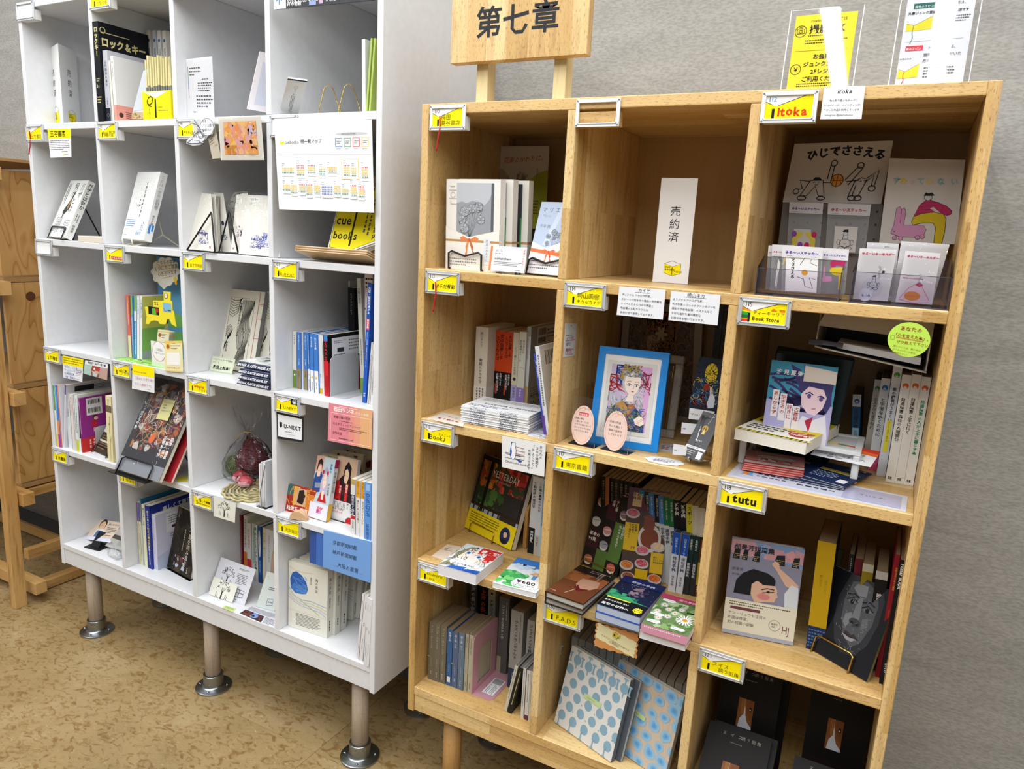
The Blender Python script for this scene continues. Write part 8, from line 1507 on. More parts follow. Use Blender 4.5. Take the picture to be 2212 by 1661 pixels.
bk = fb(Y3,'U',(528,995),(925,1198),(722,402),.016,'#24211f','novel YESTERDAY with autumn leaves and a yellow band on a gold easel',{'F': [(yest,)]},spine='L',lean=.30,H=.193)
Wy = (on(2,g('U',(925,1198)),Y3)-on(2,g('U',(528,995)),Y3)).length
easel_for(bk,Wy,.3,hookh=.022,r=.0014,mat=GOLDW,label='thin gold wire easel under the yellow banded YESTERDAY novel',z=Y3,T=.016,wide=.5,cx=Wy*.38,group='gold wire easels')
for (b_l,t_l,xr,D,cov,lab,f) in (
 ((1062,1200),(1115,548),1112,.12,'#c9c9ca','white and black economics paperback right of the YESTERDAY novel',[('v','食料危機の経済学',46,93,52,'#222',B1),('r',0,0,100,34,'#131417'),('v','神門善久',52,30,50,'#d9d9d9',B1)]),
 ((1116,1218),(1165,560),1160,.12,'#c6c7c8','white paperback with grey foot, second right of the YESTERDAY novel',[('v','この国の農業のかたち',60,94,54,'#222',B1),('r',0,0,100,26,'#b5b0a6'),('v','神門善久',52,24,44,'#444')]),
 ((1158,1230),(1196,570),1180,.12,'#a9c0cf','thin pale blue book cut by the divider',[('bv',20,5,80,94,1,'#456')])):
    sb(Y3,'U',b_l,t_l,xr,D,cov,lab,{'F': f})
o_ = on(2,g('U',(1020,1160)),Y3); wb = MB(); n = 10; P = [(0,0)]+[(0,.085)]+[(.03+.03*math.cos(a),.085+.03*math.sin(a)) for a in (2.6,2.1,1.57,1.0,.4)]+[(.075,.06),(.075,0)]
k = len(P); wb.add([(0,y,z) for y,z in P]+[(.010,y,z) for y,z in P],[tuple(range(k)),tuple(range(k,2*k))[::-1]]+[(j,j+k,(j+1) % k+k,(j+1) % k) for j in range(k)])
o = wb.obj('wooden_bookend',wood('oak_end',2,'#b08040','#ba8a4a','#c49654',staves=False,pore=.2,streak=.4),None,bevel=.001,loc=(o_.x,o_.y,Y3+.0005)); tag(o,'rounded wooden bookend between the YESTERDAY novel and the white paperbacks','bookend')
blockobj('black_box','black box in the shade behind the YESTERDAY novel','box',(.18,.30,Y3+.0005),(.31,.37,Y3+.20),paint('#17171a',.6))
taped('U',[(847,203),(1222,270),(1208,552),(846,470)],'#dad9d8','white square card with a vase and stacked books drawing taped above the YESTERDAY novel',[('l',[(8,34),(44,34),(44,46),(10,46)],1.2,'#55504a'),('l',[(8,50),(20,50),(20,62)],1.2,'#55504a'),('l',[(28,36),(52,36),(54,48),(30,48)],1.2,'#55504a'),('l',[(30,52),(52,52),(54,62),(32,62),(32,74),(52,72)],1.2,'#8a4a44'),('p',[(22,86),(32,86),(31,76),(34,62),(32,40),(28,32),(22,34),(19,46),(20,64),(24,76)],'#e2e2e6'),('p',[(22,86),(25,86),(22,72),(24,56),(22,40),(25,32),(22,34),(19,46),(20,64),(22,76)],'#2c4fa0'),('l',[(22,86),(32,86),(31,76),(34,62),(32,40),(28,32)],1,'#2c3a5a'),('p',[(36,34),(48,34),(46,28),(40,27)],'#2c4fa0'),('t','Chokkoto books',8,19,7.2,'#222',{'slant':.1}),('v','あなたの',90,92,7.4,'#2a2a3a'),('v','スキマ時間を',82,86,7.4,'#2a2a3a'),('v','『ちょこっと』',73,90,7.4,'#2a2a3a'),('v','充実させます。',64,74,7.4,'#2a2a3a')])
sheet([on(2,g('U',p),Y3+.0006) for p in ((380,1128),(500,1150),(375,1275),(245,1228))],'#d9c9b6','beige handwritten memo lying at the left of the third row','memo',[('t','立ち\n漫画オビ\n立ち読みある',40,78,13,'#4a3a30',{'jit':.06,'lh':1.6,'align':'c'})],name='memo')
def redgirl(A):
    A.rect(0,0,100,100,'#c6ccd0'); A.poly([(0,0),(10,34),(4,60),(20,90),(40,94),(30,60),(40,40),(30,10)],'#8a8468'); A.poly([(16,40),(24,84),(60,92),(76,60),(64,36),(40,30)],'#e2d4cc'); A.strokes(0,10,40,96,40,30,1.6,'#5f6a5a',seed=3,curl=.3,dirn=-1.2); A.strokes(60,30,98,90,20,26,1.6,'#a89a6a',seed=4,curl=.3,dirn=-1)
    for x,y in ((30,66),(62,60)): A.poly([(x-11,y-1),(x,y+8),(x+11,y-1),(x,y-7)],'#e8ecee'); A.poly(ngon(x,y,5.4,5),'#3a7ab8'); A.poly(ngon(x,y,2.4,2.4),'#132a4a'); A.line([(x-12,y),(x,y+9),(x+12,y)],1.3,'#3a2c28')
    A.text('最強の\n言語学',48,84,15,'#c22a24',bold=2,lh=1.05); A.rect(48,78,98,97,'#b82a26'); A.text('言・詞',52,80,15,'#e4dedc',bold=2); A.poly(ngon(86,52,8,8),'#c22a24'); A.text('の',81,48,9,'#eee',bold=1); A.rect(74,58,98,76,'#b82a26'); A.poly([(50,0),(100,0),(100,14),(70,10)],'#1f4a9a'); A.poly([(20,0),(60,0),(64,14),(30,10)],'#2a5ab0')
    A.poly([(14,30),(20,38),(60,36),(86,32),(88,22),(80,16),(50,14),(20,16),(12,22)],'#e6e8e6'); A.text('俺女×バトルじゃない自',18,30,6,KY,jit=.05); A.text('フルベ¥900',20,18,11,KY,jit=.04,bold=1)
lb(Y3+.0005,'U',(300,1300),(628,1392),(612,1100),.024,'#d3d5da','thick white edged manga with large blue eyes and red lettering lying flat',{'T': [(redgirl,)]},spine=(0,-1),pages='#dedee2',D=.13)
def sky(A):
    A.rect(0,0,100,100,'#d0d6da'); A.poly([(0,100),(100,100),(100,60),(80,66),(50,72),(20,80),(0,74)],'#3a7ac4'); A.blobs(10,60,90,80,20,5,12,['#d6dade','#b5c9de'],seed=4); A.poly([(0,50),(20,54),(50,46),(60,30),(30,24),(0,30)],'#3f9a5a'); A.blobs(0,2,60,50,26,5,12,['#4fae5a','#3a8f4c','#6abf6a'],seed=5); A.poly([(56,52),(66,60),(80,60),(90,50)],'#c9a06a'); A.poly([(66,50),(76,50),(76,36),(68,36)],'#5a8ac0'); A.poly(ngon(71,52,3.4,3),'#d9b090')
    A.text('宇宙に',84,88,7,'#444',vert=True); A.poly([(34,14),(38,30),(60,34),(92,32),(98,20),(92,6),(60,4),(40,6)],'#e4e4e4'); A.text('¥600',44,18,18,KY,bold=2,slant=-.2); A.lines(42,7,90,15,2,'#333')
lb(Y3+.0005,'U',(768,1455),(1138,1548),(935,1228),.012,'#d6dade','thin white edged comic with sky and green fields lying flat at the right',{'T': [(sky,)]},spine=(0,-1),pages='#dedee2',D=.14)
# ---- row 3 middle cubby: handbooks
def sushi(A):
    A.rect(0,0,100,100,'#131214'); G_ = ['#5a7a34','#3a1c26','#1e1c20']
    A.rect(0,0,100,80,'#1e1c20'); A.rect(36,56,64,80,'#44202c'); A.rect(0,20,34,40,'#3c1c26'); A.rect(66,14,100,56,'#58783a'); A.rect(34,0,66,22,'#54743a'); A.line([(52,82),(52,100)],.8,'#b59a5a'); A.rect(14,82,38,99,'#d0b47c'); A.text('すし\n手帳',30,98,9,KY,vert=True,bold=1)
    A.text('すし通\n必携',60,78,8.5,'#d9d4cc',vert=True,bold=1,lh=1.2); A.text('座る前に\n旬のタネを予習',92,54,7.6,'#d9dccc',vert=True,bold=1,lh=1.3); A.text('基本の\n94貫',4,34,10,'#e0d9d0',bold=1); A.lines(60,84,96,96,4,'#a9946a')
    for cx_,cy_,c1,c2 in ((16,72,'#c9843a','#a8622a'),(14,50,'#cfcac6','#8a9096'),(50,44,'#c98a84','#d9d4cc'),(84,66,'#8a6a78','#c9c4c0'),(50,28,'#9aa0a6','#4a5058'),(18,8,'#b06a4a','#d9c9b0'),(84,8,'#c9604a','#a8ae9a')): A.poly(ngon(cx_,cy_-2,11,4.4),'#d6d0c6'); A.poly(ngon(cx_,cy_,12,4.2),c1); A.line([(cx_-9,cy_),(cx_+9,cy_+1.4)],1.6,c2)
bk = fb(Y3,'V',(340,935),(605,1050),(480,432),.014,'#131214','black sushi handbook with a grid of sushi photos, left of the dark red one',{'F': [(sushi,)],'R': [('r',0,0,100,100,'#141316')]},lean=.30,H=.21,gloss=True,W=None)
Ws = (on(2,g('V',(605,1050)),Y3)-on(2,g('V',(340,935)),Y3)).length
easel_for(bk,Ws,.3,hookh=.012,r=.0013,mat=GOLDW,label='thin gold wire easel under the black sushi handbook',z=Y3,T=.014,wide=.9,group='gold wire easels')
def yaki(A):
    A.rect(0,0,100,100,'#5c1722'); A.rect(0,0,100,76,'#4a3428'); A.line([(50,78),(50,98)],.7,'#c9a45a'); A.rect(12,80,34,95,'#d6b880'); A.text('焼肉\n手帳',26.5,94.6,8.6,'#3a1c14',vert=True,bold=1); A.lines(58,82,92,96,4,'#c99a8a')
    A.rect(0,32,34,62,'#d0aa12'); A.text('焼肉通、\n焼肉店の\nもう迷わない',27,61,6,KY,vert=True,bold=1,lh=1.2); A.text('99',18,34,10,'#8a2a1c',slant=.2,bold=1); A.rect(70,12,100,34,'#cfa912'); A.text('肉と\nおいしさの\n高知読手帳',76,28,4.8,KY,bold=1); A.rect(36,4,66,14,'#c9a312')
    A.poly(ngon(62,48,28,15),'#c9beb0'); A.poly(ngon(62,48,22,11),'#7a3a1c'); A.poly([(46,72),(66,74),(72,60),(58,54),(44,58)],'#7a3c2c'); A.line([(40,70),(100,66)],1.8,'#8a5a38'); A.line([(48,66),(98,74)],1.4,'#7a4c30')
    for x,y,c1,c2 in ((16,72,'#b5485a','#c97a84'),(48,34,'#c05a6a','#cf8a90'),(84,40,'#cfb08c','#d9c4a0'),(14,16,'#b8642c','#cf8a3c'),(50,20,'#b53a44','#c98a90'),(84,6,'#c25a2c','#d9863c'),(20,4,'#8a4a30','#a8683c')): A.poly(ngon(x,y,17,5.2),'#b9b4ae'); A.poly(ngon(x,y+.8,13.5,3.8),c1); A.strokes(x-11,y-2.6,x+11,y+4,10,12,1.6,c2,seed=int(x))
bk = fb(Y3,'V',(640,1060),(960,1115),(745,512),.014,'#3f1219','dark red grilled meat handbook with food photos in clear wrap',{'F': [(yaki,)],'R': [('r',0,0,100,100,'#3a1016')]},lean=.26,H=.205,gloss=True,W=None)
Wk = (on(2,g('V',(960,1115)),Y3)-on(2,g('V',(640,1060)),Y3)).length
MB().quad([Vector((-.001,-.0016,0)),Vector((Wk+.001,-.0016,0)),Vector((Wk+.001,-.0016,.206)),Vector((-.001,-.0016,.206))]).obj('clear_wrap',film('book_wrap',amount=.0,rip=9),bk)
def wine(A): A.rect(0,0,100,100,'#5f3520'); A.blobs(0,50,100,100,14,14,26,['#7a4628','#4a2816','#8a5230'],seed=3); A.rect(0,80,100,100,'#1c1412'); A.poly([(40,64),(84,68),(92,50),(80,38),(54,34),(40,44)],'#a8806a'); A.poly([(46,44),(60,34),(80,40),(60,26),(52,28)],'#5a1822'); A.line([(52,30),(40,12)],1.4,'#c9b0a0'); A.text('産地に会いに行く\n味おもしろい',74,94,5.4,'#d9c9b9',vert=True,lh=1.2); A.text('高文書籍',4,8,4,'#c9b9a9'); A.lines(40,86,92,96,2,'#8a7a6a')
for i in range(2): lb(Y3+.0005+.016*i,'V',((62,1185) if i == 0 else (64,1140)),((360,1282) if i == 0 else (362,1245)),((290,935) if i == 0 else (285,925)),.0155,'#1c1412',['lower','upper'][i]+' dark wine book with a glass cover of the flat pair at left',{'T': [(wine,)]} if i else {},spine=(0,-1),pages='#b9b4aa',hard=True,gloss=True,D=.15,group='wine books')
def star(A): A.rect(0,0,100,100,'#141d3c'); A.rect(0,0,100,30,'#101216'); A.poly([(0,30),(0,50),(40,40),(70,34),(100,30)],'#2a8a5c'); A.blobs(0,32,70,52,12,6,14,['#2f7a5a','#1f5a4a','#3a9a6a'],seed=3); A.blobs(40,46,80,76,20,4,10,['#6a5a70','#4a3f60','#8a7480','#2a2a48'],seed=4); A.rect(0,80,100,100,'#16225a'); A.text('夜空の手帳',26,84,11,'#c9cfe0',bold=1); A.lines(30,76,90,80,1,'#8a90b0'); A.text('あなたの知らない',6,17,7,'#dfe0e4',bold=1); A.text('星空の世界へ',6,5,10.5,'#e6e6ea',bold=1); A.rect(6,26,60,29,'#d9c93c'); A.poly([(86+11*math.cos(t)*(1 if k % 2 else .8),12+8*math.sin(t)*(1 if k % 2 else .8)) for k,t in enumerate([2*math.pi*j/24 for j in range(24)])],'#d9d02c'); A.lines(79,8,93,16,2,'#3a3a10'); A.strokes(4,36,96,78,20,3,.5,'#a9b4cc',seed=6,steps=2)
for i in range(2): lb(Y3+.0005+.016*i,'V',((455,1300) if i == 0 else (465,1240)),((800,1412) if i == 0 else (806,1350)),((660,1030) if i == 0 else (660,1015)),.0155,'#2b4a94',['lower','upper'][i]+' night sky handbook of the flat pair in the middle',{'T': [(star,)]} if i else {},spine=(0,-1),pages='#a9b4c6',D=.15,group='night sky handbooks')
def daisy(A):
    A.rect(0,0,100,100,'#5f7a4a'); A.blobs(0,0,100,86,50,6,16,['#4a6a3a','#7a9a62','#9ab084','#56703f'],seed=3); A.rect(0,86,100,100,'#a83a5c'); A.text('花の手帳',42,89,10,'#e0c9d2',bold=1)
    for cx_,cy_,r_ in ((78,38,20),(20,66,9),(34,56,8),(14,44,8),(40,36,9),(24,26,9),(60,64,8),(50,50,8)):
        for k in range(16): t = 2*math.pi*k/16; A.line([(cx_+r_*.3*math.cos(t),cy_+r_*.2*math.sin(t)),(cx_+r_*math.cos(t),cy_+r_*.72*math.sin(t))],r_*.16,'#dde0de',same=k > 0)
        A.poly(ngon(cx_,cy_,r_*.3,r_*.2,12),'#c9862c')
    for x,y in ((20,80),(14,34),(16,12),(70,10)): A.poly([(x-10,y-3),(x-11,y+2),(x-6,y+4),(x+16,y+4),(x+20,y),(x+14,y-4)],'#dcdde0'); A.lines(x-6,y-1,x+14,y+2,1,'#888')
    A.text('美しい\n野の花',66,80,6,'#e0e4dc',vert=True)
for i in range(2): lb(Y3+.0005+.018*i,'V',((803,1445) if i == 0 else (815,1392)),((1160,1548) if i == 0 else (1175,1500)),((985,1150) if i == 0 else (985,1135)),.0172,'#a83a5c' if i else '#cfcdd2',['lower','upper'][i]+' pink and green daisy handbook of the flat pair at the right',{'T': [(daisy,)],'F': [('r',0,0,100,100,'#c98a9c'),('b',6,60,94,90,1,'#e0dce0')]} if i else {},spine=(0,-1),pages='#dad7d8',D=.14,group='daisy handbooks')
rd = random.Random(12)
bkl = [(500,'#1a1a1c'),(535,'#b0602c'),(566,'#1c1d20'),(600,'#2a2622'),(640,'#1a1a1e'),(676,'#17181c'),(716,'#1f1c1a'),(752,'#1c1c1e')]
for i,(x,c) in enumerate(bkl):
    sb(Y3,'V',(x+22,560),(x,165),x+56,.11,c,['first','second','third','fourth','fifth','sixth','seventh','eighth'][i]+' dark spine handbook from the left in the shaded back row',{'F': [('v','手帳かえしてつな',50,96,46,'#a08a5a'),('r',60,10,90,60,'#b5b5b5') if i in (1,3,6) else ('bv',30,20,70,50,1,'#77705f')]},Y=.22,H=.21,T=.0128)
rowb = [('山歩きの手帳','#2a86ae','#c9cac6',790),('野鳥手帳','#2a2a26','#c6c08a',828),('ことば手帳','#3f7ab8','#c6c8c8',862),('樹の手帳','#14161c','#c9c9c6',905),('空手帳','#3f7ab8','#c6c8ca',940),('雑草手帳','#1f6a3a','#c3c6c6',978),('雑草手帳','#1f6a3a','#c3c6c6',1018),('城手帳','#15161a','#2446a4',1058),('城手帳','#15161a','#2446a4',1110),('スポーツ','#d0c82a','#6aa6cc',1160),('守と仏像手帳','#cfc8b4','#cfc8b4',1208),('守と仏像手帳','#cfc8b4','#1d2026',1258)]
for i,(t,c1,c2,x) in enumerate(rowb):
    kz_ = (x-790)/470; bx_ = x+78-20*kz_; by_ = 540+95*kz_
    sb(Y3,'V',(bx_,by_+95),(x,205+62*kz_),bx_+38,.11,c2,['first','second','third','fourth','fifth','sixth','seventh','eighth','ninth','tenth','eleventh','twelfth'][i]+' leaning handbook from the left in the bright back row',{'F': [('r',0,68,100,100,c1),('v','季節が楽しくなる',50,96,40,'#d9d9d9') if i not in (7,8,9) else ('v',t,50,97,70,'#e6e6e6' if i < 9 else '#222',B1),('v',t,52,64,64,'#333' if i not in (7,8,11) else '#c9d2ea',B1) if i < 7 or i > 9 else ('v','吉野大助',50,40,40,'#a9b8e0')]},Y=.215-.03*kz_,H=.20,T=.0128+.002*kz_)
for (b_l,t_l,xr,cov,lab,f,T_,pg) in (
 ((1020,1140),(1058,680),1072,'#c9cbd2','white and blue haiku handbook, left of the pair in front',[('r',0,64,100,100,'#1f4ea8'),('v','四季が楽しくなる',50,92,36,'#cfdaf0'),('v','俳句手帳',50,60,58,'#2a3050',B1),('v','堀本裕樹',50,28,40,'#444')],.0155,'#3f443f'),
 ((1080,1155),(1140,695),1124,'#c9cbd2','white and blue haiku handbook, right of the pair in front',[('r',0,64,100,100,'#1f4ea8'),('v','四季が楽しくなる',50,92,36,'#cfdaf0'),('v','俳句手帳',50,60,58,'#2a3050',B1),('v','堀本裕樹',50,28,40,'#444')],.0145,'#6a6a62'),
 ((1128,1162),(1187,705),1172,'#17302e','dark green spine handbook with a white photo, left of the pair',[('r',0,0,100,56,'#2a2d30'),('v','五木寛之',50,94,46,'#c9cfc9',B1),('v','歎異抄手帳',50,54,50,'#c9cccf',B1)],.0135,'#8a8a80'),
 ((1176,1172),(1230,715),1218,'#17302e','dark green spine handbook with a white photo, right of the pair',[('r',0,0,100,56,'#2a2d30'),('v','五木寛之',50,94,46,'#c9cfc9',B1),('v','歎異抄手帳',50,54,50,'#c9cccf',B1)],.0135,'#9a9a90'),
 ((1222,1182),(1265,735),1240,'#5a2e14','brown orange spine book at the right end by the divider',[('r',0,20,100,60,'#b8982c'),('bv',20,4,80,18,1,'#c9b08a')],.010,'#8a8a80')):
    sb(Y3,'V',b_l,t_l,xr,.105,cov,lab,{'F': f},T=T_,pages=pg)
# ---- row 3 right cubby
def sf(A):
    A.rect(0,0,100,100,'#7f7f92'); A.poly([(0,100),(100,100),(100,80),(60,84),(0,86)],'#6c8cb4'); A.blobs(0,84,100,100,16,6,16,['#c98f8f','#7f9cc2','#b58a94'],seed=3)
    for x,w_ in ((8,5),(20,4),(36,5),(68,8),(90,5)): A.poly([(x-w_,80),(x+w_,80),(x+w_*.6+2,91),(x-w_*.5,90)],'#1c2024'); A.lines(x-w_*.6,80.6,x+w_*.7,86,3,'#b09a6a')
    A.poly([(10,44),(12,58),(20,66),(34,72),(54,70),(64,66),(66,60),(40,58),(34,44)],'#191b1f'); A.poly([(34,56),(40,60),(64,61),(70,54),(70,50),(72,47),(69,45),(68,41),(60,40),(40,38),(34,46)],'#c9a28c'); A.poly([(38,62),(44,66),(66,64),(66,58),(50,57)],'#191b1f'); A.line([(48,52),(56,54),(66,54)],1.6,'#2a2624'); A.line([(50,49),(60,50.5),(66,51.5)],1.3,'#2a2624'); A.poly(ngon(52,45,9,3.4),'#c07a74'); A.poly(ngon(58,50.6,2.4,1.2),'#2a2624')
    A.poly([(58,80),(62,84),(68,82),(70,77),(88,68),(98,62),(94,56),(80,60),(66,74)],'#c9a28c'); A.poly([(82,38),(80,52),(88,62),(98,60),(100,38)],'#c4c8cc'); A.text('郝景芳短篇集',4,90.5,9.4,'#2a2730',bold=1); A.text('郝景芳',4,68,5.4,'#5a5664'); A.text('及川茜 訳',5,63,3.4,'#4a4654'); A.rect(0,0,100,38,'#cfcab6'); A.rect(0,0,100,4,'#9ea0ac'); A.lines(6,31,94,36,2,'#4a3a36'); A.rect(8,27,50,30,'#6a3a44'); A.text('ケン・リュウも注目の\n中国SF作家、\n初の短篇小説集',6,21.5,5.4,'#3a302c',lh=1.35); A.text('HJ',82,10,16,'#6a3a44',cond=.7); A.line(ngon(72,17,8,5.6)+[(80,17)],.5,'#55504a'); A.text('映画化\n決定',67,17.6,3.2,'#444')
fb(Y3,'X',(228,1115),(738,1215),(300,412),.017,'#8c8a96','grey SF story collection with a winking black haired woman and cream band',{'F': [(sf,)]},lean=.10,H=.188,W=None,hard=True)
def port(A):
    A.rect(0,0,100,100,'#141519'); A.poly([(30,100),(22,70),(26,44),(36,24),(50,14),(70,16),(84,34),(90,60),(88,86),(80,100)],'#2b2c30'); A.poly([(36,92),(32,70),(36,50),(46,34),(62,24),(74,34),(82,56),(82,78),(76,92),(56,98)],'#4a4b4f'); A.poly([(40,86),(44,92),(60,94),(62,82),(50,80)],'#77787c'); A.poly([(52,80),(58,80),(62,56),(56,50),(50,54)],'#6c6d71'); A.poly([(40,56),(48,60),(52,52),(46,42),(40,46)],'#737478'); A.poly([(66,58),(74,62),(76,52),(68,46)],'#5d5e62'); A.poly(ngon(57,51,9,4.6),'#37383c'); A.poly(ngon(53,50,2.6,1.6),'#15161a'); A.poly(ngon(61,50,2.6,1.6),'#15161a')
    for x,y in ((44,71),(69,69)): A.poly([(x-7,y-.5),(x,y+2.6),(x+7,y),(x,y-2.4)],'#6a6b6f'); A.poly(ngon(x,y,3,2.7),'#0e0f12'); A.line([(x-9,y+.5),(x,y+5),(x+9,y+1)],1.3,'#0e0f12'); A.line([(x-10,y+6),(x,y+9.4),(x+9,y+7)],1.8,'#17181c')
    A.poly([(42,36),(50,39),(56,37.5),(62,39),(70,35),(62,33.6),(50,34)],'#3a2c2e'); A.poly([(44,35),(56,33.4),(68,35),(61,30),(52,30)],'#8a8b8f'); A.line([(42,36),(56,34.6),(70,35)],.9,'#0e0f12'); A.strokes(30,20,80,90,60,4,.5,'#808186',seed=3,steps=2)
bk = fb(Y3,'X',(838,1225),(1268,1478),(1052,790),.007,'#17181d','black and white close-up portrait book standing on a gold easel',{'F': [(port,)],'R': [('r',0,0,100,100,'#8a855c')]},lean=.30,H=.165,W=None,gloss=True,name='photo_book')
Wp = (on(2,g('X',(1268,1478)),Y3)-on(2,g('X',(838,1225)),Y3)).length
easel_for(bk,Wp,.3,hookh=.030,r=.0017,mat=GOLDW,label='gold wire easel holding the black and white portrait book',z=Y3,T=.010,wide=.62,cx=Wp*.42,group='gold wire easels')
bs = dict(pages='#8f7c5f')
sb(Y3,'X',(862,1020),(922,455),985,.13,'#2b2c28','thick novel in a yellow wrap with a navy patterned foot',{'F': [('r',0,22,100,100,'#b08d10'),('r',0,0,100,22,'#1a2c50'),('b',6,2,94,20,6,'#5a6f98'),('v','破壊のあと',70,66,18,'#8a7010'),('v','都に分かつ',40,70,16,'#6a5408')]},Y=.10,T=.031,**bs)
blockobj('green_book_edge','dull olive standing card behind the yellow wrapped novel','card',(.862,.20,Y3+.0005),(.885,.21,Y3+.17),paint('#4f4f34',.7))
sb(Y3,'X',(1120,830),(1160,445),1158,.12,'#23211f','narrow black spine novel left of the maroon one',{'F': [('r',0,20,100,60,'#8a8680'),('bv',20,60,80,96,1,'#888')]},Y=.14,H=.19,T=.009,**bs)
sb(Y3,'X',(1165,850),(1205,452),1222,.12,'#5a1524','maroon spine novel with white vertical title',{'F': [('v','ヒロシマの嘘',46,76,40,'#cfc6c2',B1),('r',80,0,100,100,'#4a101c')]},Y=.125,H=.19,T=.0145,**bs)
sb(Y3,'X',(1228,880),(1262,470),1310,.12,'#7d6c10','mustard spine novel with a dark picture foot',{'F': [('r',0,0,100,30,'#33300f'),('v','ペストの記憶',46,80,34,'#b5a860',B1),('r',0,92,100,100,'#a8a28c')]},Y=.11,H=.19,T=.018,**bs)
sb(Y3,'X',(1318,920),(1362,505),1400,.12,'#121113','black spine novel with large white title, right of the mustard one',{'F': [('v','映画の戦後',50,78,44,'#d0ccca',B1),('r',0,92,100,100,'#a9a49c')]},Y=.09,H=.19,T=.019,**bs)
sb(Y3,'X',(1408,960),(1492,355),1440,.15,'#8d1722','red spine tall book with yellow lettering at the right',{'F': [('v','中国と日本のデザイン要素',60,90,40,'#c9a03c',B1),('v','Elements of Chinese and Japanese Design',54,56,24,'#b5924a')]},Y=.07,H=.235,T=.009,**bs)
sb(Y3,'X',(1440,1000),(1530,365),1480,.16,'#131216','black spine poster book with big white letters against the right panel',{'F': [('v','Poster BOOK',40,97,52,'#dad6d0',B2),('v','ポスター',50,18,50,'#c9c4c0',B1)]},Y=.05,H=.235,T=.0135,**bs)
# row 4 (Y4)
for i,(x0,x1,c,lab,tc_,by) in enumerate(((222,262,'#6f6856','leftmost of the three olive grey paperbacks in clear sleeves','#a9a28c',985),(263,302,'#6f6856','middle one of the three olive grey paperbacks in clear sleeves','#a9a28c',1000),(303,348,'#6d6654','rightmost of the three olive grey paperbacks in clear sleeves','#a9a28c',1012),(356,392,'#3a5c88','mid blue paperback with a white slip, fourth in its row','#c3cede',1030),(397,436,'#55617f','slate blue paperback tied with string, left one','#b5bccc',1045),(440,480,'#5f6f7f','grey blue paperback tied with string, right one','#b5bccc',1062),(487,510,'#a39b84','beige paperback next to the tied pair','#5a5444',1075),(515,545,'#a8a088','beige paperback against the pink bookend','#5a5444',1085))):
    tx = [232,275,318,368,408,450,498,536][i]; ty = [560,572,585,612,632,640,650,660][i]
    sb(Y4,'Y',(x0,by),(tx,ty),x1,.105,c,lab,{'F': [('v',['アンナ・カレーニナ','アンナ・カレーニナ','アンナ・カレーニナ','永遠の夫','罪と罰（上）','罪と罰（下）','ジョゼフィーヌ','にごりえたけくらべ'][i],50,95,44,tc_,B1),('v','トルストイ',50,40,34,tc_),('r',20,6,80,16,'#d6d9dc') if i == 3 else ('bv',30,6,70,16,1,tc_)]},pages='#7f6a4c')
pa = on(2,g('Y',(222,830)),Y4+.07)
o4 = on(2,g('Y',(548,1095)),Y4)
be = bookend(Vector((o4.x+.0015,o4.y-.004,Y4)),.115,.150,'#c795a0','pink metal bookend with an arched window and a barcode label on its foot',foot=.055,open_=True,grp='bookends in the wooden unit',sticker=True)
sbk = MB()
for (xa,xb,ya) in ((222,348,835),(397,480,868)):
    A0 = on(1,g('Y',(xa,ya-10)),o4.y-.003-.0); A1 = on(1,g('Y',(xb,ya+12)),o4.y-.003)
for (x0,x1,lab) in ((222,348,'string tied round the three olive grey paperbacks'),(397,480,'string tied round the slate blue pair')):
    a = on(2,g('Y',(x0,985 if x0 == 222 else 1045)),Y4); b = on(2,g('Y',(x1,1015 if x0 == 222 else 1068)),Y4); h = .062; o = MB().tube([Vector((-.0012,-.0012,h))+Vector((0,0,0)),Vector((b.x-a.x+.001,b.y-a.y-.0012,h-.003)),Vector((b.x-a.x+.001,b.y-a.y+.107,h)),Vector((-.0012,.107,h))],.0007,5,closed=True).obj('string',paint('#b5a275',.8),None,loc=a); tag(o,lab,'string')
for (b_l,t_l,xr,c,lab,f,Y,T_) in (
 ((520,690),(530,262),595,'#4a4642','grey spine tall book titled 上海, white lettering, back row left',[('v','上海の長い夜',50,96,62,'#c4c0ba',B1)],.20,.022),
 ((590,720),(600,285),668,'#15110f','black spine tall book titled 上海 in orange lettering',[('v','上海の長い夜',50,93,66,'#b0481c',B1)],.19,.024),
 ((668,740),(675,305),735,'#8d8777','beige spine book with a black animal in a yellow disc',[('e',50,94,30,None,'#a8963a'),('e',52,94,18,None,'#1a1a1a'),('v','ナボコフ自伝',50,86,50,'#2a2620',B1)],.18,.020),
 ((735,835),(752,338),840,'#55534f','dark grey spine book in the middle of the back row',[('r',0,0,40,22,'#9a8f78'),('v','ジャズ・オルタナティヴ',42,90,30,'#c9c6c2',B1),('bv',66,60,84,96,1,'#aaa')],.16,.028),
 ((825,850),(850,365),940,'#8f8c86','thick grey spine book with a dark blue foot',[('r',0,0,100,26,'#2c3648'),('v','ジャズ・アヴンギャルド',46,88,28,'#26241f',B1),('v','大岡ジャズ',42,22,28,'#8a9ab4',B1),('bv',72,40,84,96,1,'#4a4844')],.12,.033),
 ((950,830),(975,400),1008,'#8a8781','grey spine book with a pale foot, right of the thick one',[('r',0,0,100,22,'#9aa6ae'),('v','ジャズのノリを科学する',52,95,48,'#26241f',B1),('v','井上裕章',50,36,40,'#333')],.10,.019)):
    sb(Y4,'Y',b_l,t_l,xr,.12,c,lab,{'F': f},Y=Y,T=T_,H=.205,pages='#8a7c62')
